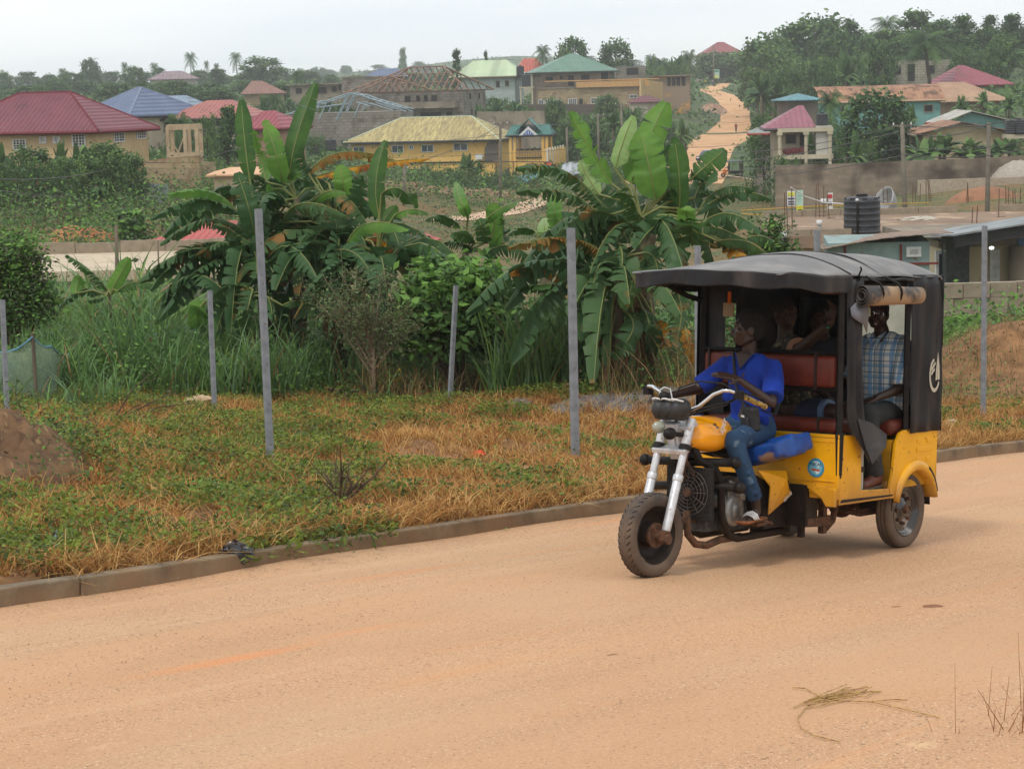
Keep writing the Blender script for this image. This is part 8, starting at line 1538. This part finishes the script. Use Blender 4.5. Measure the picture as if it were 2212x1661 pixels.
# ------------------------------------------------------------ far trees
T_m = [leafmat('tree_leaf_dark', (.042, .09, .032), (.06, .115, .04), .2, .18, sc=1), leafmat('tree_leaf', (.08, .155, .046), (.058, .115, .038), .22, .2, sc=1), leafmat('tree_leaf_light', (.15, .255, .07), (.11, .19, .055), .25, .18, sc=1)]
def proto(kind, seed):
    r = np.random.RandomState(seed); root = bpy.data.objects.new('tree', None); COL.objects.link(root); H = 10.0
    def cloud(cc, rr, per, ls, asp=.6, p=(.45, .4, .15)):
        n = len(cc); C = np.repeat(cc, per, 0) + r.normal(size=(n * per, 3)) * np.repeat(rr, per)[:, None] * np.array([.55, .55, .42]); V, Fq = leafcloud(C, ls * r.uniform(.6, 1.4, n * per), r, asp, .6)
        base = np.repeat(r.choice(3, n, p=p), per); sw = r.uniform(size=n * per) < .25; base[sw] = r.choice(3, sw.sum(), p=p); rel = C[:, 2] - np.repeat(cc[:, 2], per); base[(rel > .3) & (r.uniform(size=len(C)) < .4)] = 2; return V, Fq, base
    m = MB(); br = mat('tree_bark', (.10, .08, .06), (.06, .045, .035), 3, .9)
    if kind in ('dome', 'round', 'tiered', 'spire', 'bush', 'cypress'):
        n = {'dome': 85, 'round': 75, 'tiered': 60, 'spire': 50, 'bush': 45, 'cypress': 40}[kind]; th = r.uniform(0, 2 * PI, n); q = r.uniform(0, 1, n)
        if kind == 'dome': z = 3 + 6.4 * q; R_ = 4.6 * np.sqrt(np.clip(1 - ((z - 4.6) / 5) ** 2, .05, 1)) * r.uniform(.55, 1.05, n)
        elif kind == 'round': z = 1.6 + 7.8 * q; R_ = 4.2 * np.sqrt(np.clip(1 - ((z - 5.2) / 4.6) ** 2, .05, 1)) * r.uniform(.5, 1.0, n)
        elif kind == 'tiered': lv = r.choice([3.2, 4.9, 6.4, 7.8, 9.2], n); z = lv + r.uniform(-.35, .35, n); R_ = (5.0 - lv * .40) * r.uniform(.25, 1.05, n)
        elif kind == 'spire': z = 2 + 7.8 * q; R_ = (10.4 - z) * .32 * r.uniform(.4, 1.15, n) + .2
        elif kind == 'cypress': z = .8 + 9 * q; R_ = 1.25 * np.sqrt(np.clip(1 - ((z - 4.5) / 5.6) ** 2, .03, 1)) * r.uniform(.3, 1, n)
        else: z = .4 + 8.6 * q; R_ = 6.5 * np.sqrt(np.clip(1 - (z / 10) ** 2, .05, 1)) * r.uniform(.3, 1, n)
        cc = np.stack([R_ * np.cos(th), R_ * np.sin(th), z], 1); rr = {'dome': 1.15, 'round': 1.05, 'tiered': .85, 'spire': .75, 'bush': 1.4, 'cypress': .5}[kind] * r.uniform(.7, 1.3, n)
        V, Fq, b_ = cloud(cc, rr, {'dome': 60, 'round': 55, 'cypress': 50}.get(kind, 48), {'cypress': .4, 'tiered': .6, 'spire': .55}.get(kind, .62))
        m.tube([(0, 0, -.5), (.1, 0, 2), (0, .1, 5), (0, 0, 7.5)], [.34, .27, .18, .05], 8)
        for k in range(0, n, 7): m.tube([(0, 0, 1.6 + cc[k][2] * .25), tuple(cc[k] * .55 + np.array([0, 0, cc[k][2] * .3])), tuple(cc[k])], [.12, .08, .03], 5)
    elif kind in ('coconut', 'oilpalm'):
        tip = np.array([.6 if kind == 'coconut' else 0, .2, 7.6 if kind == 'coconut' else 5.0]); m.tube([(0, 0, -.4), (.1, 0, 3), tuple(tip * .7 + np.array([.05, 0, .4])), tuple(tip)], [.26, .2, .17, .16] if kind == 'coconut' else [.5, .45, .4, .35], 8); V = []; Fq = []; b_ = []
        nf_ = 24 if kind == 'coconut' else 34
        for f in range(nf_):
            a = 2 * PI * f * .382; el = 1.25 - 1.9 * (f / nf_); Ln = (3.6 if kind == 'coconut' else 4.0) * r.uniform(.85, 1.1); dv_ = np.array([math.cos(a), math.sin(a), 0]); P_ = []
            for k in range(13): t = k / 12; P_.append(tip + dv_ * Ln * t * math.cos(el * (1 - .25 * t)) + np.array([0, 0, Ln * (t * math.sin(el) - .62 * t * t)]))
            sd = np.array([-dv_[1], dv_[0], 0]); mi_ = r.choice(3, p=[.4, .4, .2])
            for k in range(12):
                for s_ in (-1, 1):
                    for hh in (0, .5):
                        p = P_[k] * (1 - hh) + P_[k + 1] * hh; t = (k + hh) / 12; ll = .95 * math.sin(PI * min(1, .12 + t * .86)) + .1; e = p + sd * s_ * ll * .75 + dv_ * .35 * ll + np.array([0, 0, -ll * r.uniform(.35, .75)]); o = len(V); dd = (P_[k + 1] - P_[k]) * .33; V += [p, p + dd, e + dd * .2, e]; Fq.append((o, o + 1, o + 2, o + 3)); b_.append(mi_)
        V = np.array(V); b_ = np.array(b_)
    elif kind == 'banana':
        V = []; Fq = []; b_ = []
        for s in range(3):
            bx = np.array([r.uniform(-2, 2), r.uniform(-2, 2), 0]) * (s > 0); hh = r.uniform(4.5, 6); m.tube([tuple(bx), tuple(bx + np.array([0, 0, hh]))], [.4, .25], 6)
            for f in range(9):
                a = r.uniform(0, 2 * PI); el = r.uniform(.1, 1.45); Ln = r.uniform(3.5, 5); dv_ = np.array([math.cos(a), math.sin(a), 0]); sd = np.array([-dv_[1], dv_[0], 0]); wv = r.uniform(.55, .85); mi_ = r.choice(3, p=[.2, .4, .4]); o = len(V)
                for k in range(7):
                    t = k / 6; p = bx + np.array([0, 0, hh]) + dv_ * Ln * t * math.cos(el) + np.array([0, 0, Ln * (t * math.sin(el) - .55 * t * t * (1.3 - el * .7))]); w2 = wv * math.sin(PI * min(1, .1 + .88 * t)) ** .6; V += [p + sd * w2 + np.array([0, 0, -w2 * .4]), p, p - sd * w2 + np.array([0, 0, -w2 * .4])]
                for k in range(6): Fq += [(o + 3 * k, o + 3 * k + 1, o + 3 * k + 4, o + 3 * k + 3), (o + 3 * k + 1, o + 3 * k + 2, o + 3 * k + 5, o + 3 * k + 4)]; b_ += [mi_, mi_]
        V = np.array(V); b_ = np.array(b_)
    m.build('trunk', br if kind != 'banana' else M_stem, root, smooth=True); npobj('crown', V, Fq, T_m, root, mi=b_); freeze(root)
    ctop = float(np.percentile(V[:, 2], 99.5)); cw = float(np.percentile(np.abs(V[:, 0]), 97)) * 2; return root, ctop, cw
PR = {}
for k, s in (('dome', 3), ('round', 2), ('tiered', 3), ('spire', 2), ('bush', 3), ('cypress', 1), ('coconut', 3), ('oilpalm', 2), ('banana', 3)): PR[k] = [proto(k, 50 + i * 7) for i in range(s)]
USED = set(); rt_r = random.Random(77)
NAME = {'dome': 'broadleaf_tree', 'round': 'broadleaf_tree', 'tiered': 'layered_tree', 'spire': 'pointed_tree', 'bush': 'bush', 'cypress': 'cypress', 'coconut': 'coconut_palm', 'oilpalm': 'oil_palm', 'banana': 'banana_plant'}
CAT = {'dome': 'tree', 'round': 'tree', 'tiered': 'tree', 'spire': 'tree', 'bush': 'bush', 'cypress': 'cypress', 'coconut': 'palm tree', 'oilpalm': 'palm tree', 'banana': 'banana plant'}
def tree(kind, u, vt, D, wpx, label, group=None, zoff=0.0):
    i = rt_r.randrange(len(PR[kind])); root, ct, cw = PR[kind][i]
    if (kind, i) in USED: o = copy_tree(root)
    else: o = root; USED.add((kind, i))
    p = W(u, vt, D); g_ = gz(p[0], p[1]) - zoff; h = max(p[2] - g_, .8); o.location = (p[0], p[1], g_); sz = h / ct; sx = wpx * D / F / cw; o.scale = (sx, sx, sz); o.rotation_euler = (0, 0, rt_r.uniform(0, 6.28)); o.name = NAME[kind]
    tag(o, label, CAT[kind], group); return o
# single trees that can be told apart
for a in (('dome', 225, 312, 148, 130, 'dark dense round tree left of the cream block wall'), ('coconut', 410, 112, 760, 34, 'tall coconut palm on the left ridge, first of the highest pair'), ('coconut', 510, 112, 740, 34, 'tall coconut palm on the left ridge standing right of the house with the mauve roof'), ('oilpalm', 386, 244, 200, 64, 'oil palm in front of the salmon roofed bungalow'), ('oilpalm', 640, 148, 470, 36, 'lone oil palm above the flat roofed concrete shell'), ('round', 562, 124, 640, 84, 'large hazy tree mass right of the tall coconut palms'), ('round', 192, 128, 700, 44, 'hazy round tree standing above the left ridge'),
    ('bush', 1568, 117, 628, 130, 'thicket hiding the walls of the skyline house at the road head'), ('round', 1594, 112, 634, 120, 'leafy tree before the right wall of the skyline house'), ('round', 1536, 114, 634, 90, 'leafy tree before the left wall of the skyline house'), ('banana', 1606, 112, 600, 40, 'banana plant right of the skyline house roof'), ('cypress', 985, 108, 400, 20, 'dark cypress like tree left of the striped green roof'), ('cypress', 1049, 111, 440, 10, 'thin dark spire tree over the striped green roof'), ('coconut', 1172, 96, 470, 44, 'palm behind the orange red roof on the ridge'), ('round', 1238, 84, 460, 76, 'rounded dark tree behind the sage green roof'), ('round', 1328, 88, 465, 72, 'dark rounded tree right of the sage green roof'), ('tiered', 868, 106, 1150, 24, 'tall hazy tree standing out on the distant skyline'), ('dome', 1750, 38, 440, 170, 'great dome shaped tree crowning the right hill'), ('round', 1655, 78, 420, 110, 'dense tree on the left flank of the great dome tree'), ('spire', 1838, 44, 430, 70, 'pointed tree right of the great dome tree'), ('coconut', 1908, 34, 420, 80, 'ragged coconut palm on the right hill skyline'), ('tiered', 1980, 24, 425, 90, 'tall layered tree behind the hilltop block house'), ('dome', 2050, 44, 420, 120, 'broad tree right of the tall layered tree on the hill'), ('tiered', 2080, 34, 400, 60, 'narrow layered tree at right of the broad hilltop tree'), ('spire', 2140, 34, 395, 56, 'pointed tree near the top right corner'), ('tiered', 2185, 32, 390, 56, 'layered tree at the top right corner'),
    ('coconut', 2010, 66, 300, 140, 'big drooping coconut palm in front of the hilltop block house'), ('round', 1895, 198, 205, 140, 'round dense green tree between the porch house and the teal house'), ('coconut', 1790, 194, 212, 80, 'yellowish palm behind the tank of the porch house'), ('coconut', 1840, 92, 400, 60, 'dark palm leaning on the slope under the dome tree'), ('oilpalm', 1940 - 1, 120, 350, 50, 'small palm beside the hilltop block house'), ('oilpalm', 1850, 118, 345, 66, 'dark palm in the greenery above the brown curved roof'), ('round', 1310, 206, 360, 62, 'dark green tree in front of the terrace windows'), ('bush', 1060, 208, 380, 60, 'dark bushy tree below the striped green roof'),
    ('oilpalm', 1370, 232, 330, 60, 'palm like clump below the maroon roof hidden in trees'), ('banana', 120, 296, 152, 60, 'banana plant in front of the peach house windows'), ('banana', 160, 312, 150, 70, 'banana plant between the peach house and the dark dense round tree'), ('banana', 8, 306, 150, 60, 'banana plant at the far left edge below the maroon roof'), ('round', 60, 318, 150, 90, 'leafy tree below the left windows of the peach house'), ('tiered', 292, 270, 190, 50, 'loose tree beside the blue roofed house'), ('banana', 1012, 330, 240, 50, 'banana plant before the yellow house beside the person in a white cap'), ('banana', 1035, 346, 238, 34, 'small banana plant left of the wooden pole at the yellow house corner'),
    ('banana', 2095, 296, 193, 100, 'banana plant before the cream building, left of the right edge pole'), ('banana', 2040, 286, 194, 110, 'banana plant before the left half of the cream building'), ('banana', 2160, 298, 194, 100, 'banana plant right of the power pole nearest the right edge'), ('banana', 1995, 292, 192, 90, 'banana plant next to the power pole before the round tree'), ('banana', 1960, 226, 240, 50, 'banana plant under the brown roof left of the teal wall'), ('banana', 2075, 204, 248, 50, 'banana plant in front of the tan hipped roof'), ('banana', 2125, 196, 250, 50, 'taller banana plant in front of the right end of the tan hipped roof'), ('round', 2118, 318, 194, 90, 'dark bush before the middle of the cream building'), ('bush', 1650, 292, 200, 90, 'dense bush left of the porch house hiding its ground floor'), ('bush', 1700, 336, 188, 80, 'low bush under the porch house balcony'), ('banana', 2180, 206, 244, 50, 'banana plant at the right edge below the crimson hipped roof'),
    ('round', 395, 262, 215, 40, 'small tree at the foot of the oil palm'), ('tiered', 488, 232, 196, 60, 'dark loose tree before the salmon roofed bungalow'), ('bush', 445, 244, 190, 60, 'bush on the orange earth slope'), ('bush', 1150, 392, 220, 24, 'small dark bush on the slope below the shade net, right one'), ('bush', 1100, 388, 222, 20, 'small dark bush at the lower end of the shade net'), ('round', 1900, 92, 330, 60, 'leafy tree left of the hilltop block house')): tree(*a)
# groups
def grove(kind, n, us, vts, Ds, wp, label, group, jit=.3, seed=1):
    r = random.Random(seed)
    for k in range(n):
        t = (k + r.uniform(.1, .9)) / n; u = us[0] + (us[1] - us[0]) * t
        if Ds[0] > 200 and Ds[1] < 700 and 1488 < u < 1632: continue
        vt = vts[0] + (vts[1] - vts[0]) * t + r.gauss(0, vts[2]); D = r.uniform(*Ds); kk = r.choice(kind) if isinstance(kind, (list, tuple)) else kind
        tree(kk, u, vt, D, wp * r.uniform(.7, 1.35) * (.7 if kk in ('coconut', 'spire') else 1), label, group)
grove(['round', 'dome', 'tiered'], 22, (-40, 620), (164, 152, 6), (560, 900), 48, 'hazy tree in the belt below the left ridge', 'hazy trees on the left ridge', seed=1)
grove('coconut', 7, (70, 610), (146, 136, 8), (640, 900), 28, 'hazy palm rising from the left ridge', 'hazy palms on the left ridge', seed=2)
grove(['round', 'dome', 'bush'], 24, (-40, 620), (186, 182, 8), (400, 560), 60, 'tree on the slope under the left ridge', 'trees on the slope under the left ridge', seed=3)
grove(['round', 'dome', 'tiered'], 26, (600, 1500), (150, 124, 7), (1350, 1800), 34, 'very hazy tree on the far skyline', 'hazy trees along the far skyline', seed=4)
grove(['round', 'dome'], 16, (600, 1160), (164, 150, 5), (620, 900), 46, 'hazy tree in the far valley behind the unfinished houses', 'hazy trees behind the unfinished houses', seed=5)
grove(['banana', 'oilpalm'], 20, (1390, 1600), (126, 118, 8), (470, 560), 34, 'banana plant or palm in the grove on the ridge left of the road head', 'grove on the ridge left of the road head', seed=6)
grove(['banana', 'bush', 'oilpalm'], 16, (1385, 1530), (146, 140, 8), (440, 480), 30, 'plant on the slope between the columns and the road head', 'plants between the columns and the road head', seed=7)
grove(['dome', 'round', 'tiered', 'spire'], 20, (1610, 2230), (96, 62, 10), (390, 450), 80, 'tree in the dense belt on top of the right hill', 'trees on top of the right hill', seed=8)
grove(['round', 'bush', 'banana'], 26, (1620, 1920), (140, 126, 14), (320, 390), 60, 'bushy growth on the flank of the right hill', 'bushes on the flank of the right hill', seed=9)
grove(['banana', 'bush', 'round'], 18, (2060, 2240), (112, 100, 14), (320, 390), 50, 'bushy growth above the crimson hipped roof', 'bushes above the crimson hipped roof', seed=10)
grove(['banana', 'oilpalm', 'round'], 22, (1190, 1500), (244, 250, 14), (270, 350), 44, 'plant in the dark belt of banana and palm left of the dirt road', 'plants in the dark belt left of the dirt road', seed=11)
grove(['banana', 'bush', 'round', 'oilpalm'], 18, (560, 800), (214, 226, 9), (300, 375), 34, 'plant among the unfinished houses', 'plants among the unfinished houses', seed=12)
grove(['bush', 'banana'], 16, (1000, 1180), (206, 240, 9), (310, 380), 40, 'bushy plant under the ridge houses', 'plants under the ridge houses', seed=13)
grove(['bush', 'round'], 14, (1600, 1700), (226, 300, 10), (220, 330), 44, 'low bush right of the dirt road', 'bushes right of the dirt road', seed=14)
grove(['round', 'bush', 'banana'], 12, (-30, 300), (338, 352, 8), (136, 150), 60, 'bush below the peach house', 'bushes below the peach house', seed=15)
grove(['bush', 'round'], 12, (430, 700), (268, 300, 10), (210, 260), 44, 'bush between the crimson roof and the yellow house', 'bushes left of the yellow house', seed=16)
grove(['bush', 'banana'], 10, (1690, 1900), (262, 300, 12), (188, 215), 44, 'garden bush around the porch house', 'garden bushes around the porch house', seed=17)
grove(['bush'], 12, (800, 1120), (366, 372, 6), (225, 250), 44, 'low bush on the slope in front of the yellow house', 'bushes in front of the yellow house', seed=18)
grove(['banana', 'bush'], 10, (1300, 1500), (360, 372, 8), (160, 210), 40, 'low green plant on the bank before the dirt road junction', 'plants before the dirt road junction', seed=19)
for k_, lst in PR.items():
    for i_, (r0_, a_, b_) in enumerate(lst):
        if (k_, i_) not in USED:
            for c_ in list(KIDS.get(r0_.as_pointer(), [])): bpy.data.objects.remove(c_)
            bpy.data.objects.remove(r0_)
# ground cover on the hills
def near_road(u, v):
    for (a, b) in zip(ROADPX, ROADPX[1:]):
        lo, hi = sorted((a[1], b[1]))
        if lo - 3 <= v <= hi + 3:
            t = (v - a[1]) / (b[1] - a[1] + 1e-6); c = a[0] + (b[0] - a[0]) * t; hw = a[2] + (b[2] - a[2]) * t
            if abs(u - c) < hw + 6: return True
    return False
def cover(n, u0, u1, D0, D1, seed, hh=.8, rr=1.6, per=18, ls=.62, p=(.3, .4, .3)):
    r = np.random.RandomState(seed); u = r.uniform(u0, u1, n); D = np.exp(r.uniform(math.log(D0), math.log(D1), n)); C = []
    for a, d in zip(u, D):
        q = W(a, 200, d); z = gz(q[0], q[1]); pu, pv, _ = proj((q[0], q[1], z))
        if 1150 < pu < 1760 and near_road(pu, pv): continue
        C.append((q[0], q[1], z + hh * r.uniform(0, 1), d))
    C = np.array(C); sc = np.clip(C[:, 3] / 300, .7, 3.2); k = len(C); X_ = np.repeat(C[:, :3], per, 0) + r.normal(size=(k * per, 3)) * np.repeat(rr * sc * .6, per)[:, None] * np.array([1, 1, .4])
    V, Fq = leafcloud(X_, ls * np.repeat(sc, per) * r.uniform(.5, 1.4, k * per), r, .6, .6); b_ = np.repeat(r.choice(3, k, p=p), per); sw = r.uniform(size=k * per) < .3; b_[sw] = r.choice(3, sw.sum(), p=p); return V, Fq, b_
stuffcloud('hill_scrub', [cover(4200, -150, 1250, 300, 1800, 1), cover(2600, 1150, 2400, 255, 1500, 2), cover(1200, -150, 760, 170, 300, 3, ls=.8), cover(700, 1650, 2350, 195, 300, 4, ls=.8, p=(.2, .4, .4)), cover(600, 1150, 1520, 245, 330, 5, ls=.8)], T_m, 'dense scrub covering the hillsides')
stuffcloud('meadow_grass', [cover(1600, 640, 1640, 130, 240, 6, .1, 1.2, 14, .22, (.1, .4, .5)), cover(500, 1640, 2330, 110, 182, 7, .1, 1.2, 12, .2, (.1, .4, .5))], [leafmat('meadow', srgb(110, 112, 60), srgb(96, 100, 56), .3, sc=.2), leafmat('meadow_tan', srgb(150, 120, 76), srgb(130, 108, 66), .3, sc=.2), leafmat('meadow_green', srgb(92, 110, 58), srgb(104, 108, 60), .3, sc=.2)], 'thin grass over the valley field')
haze()
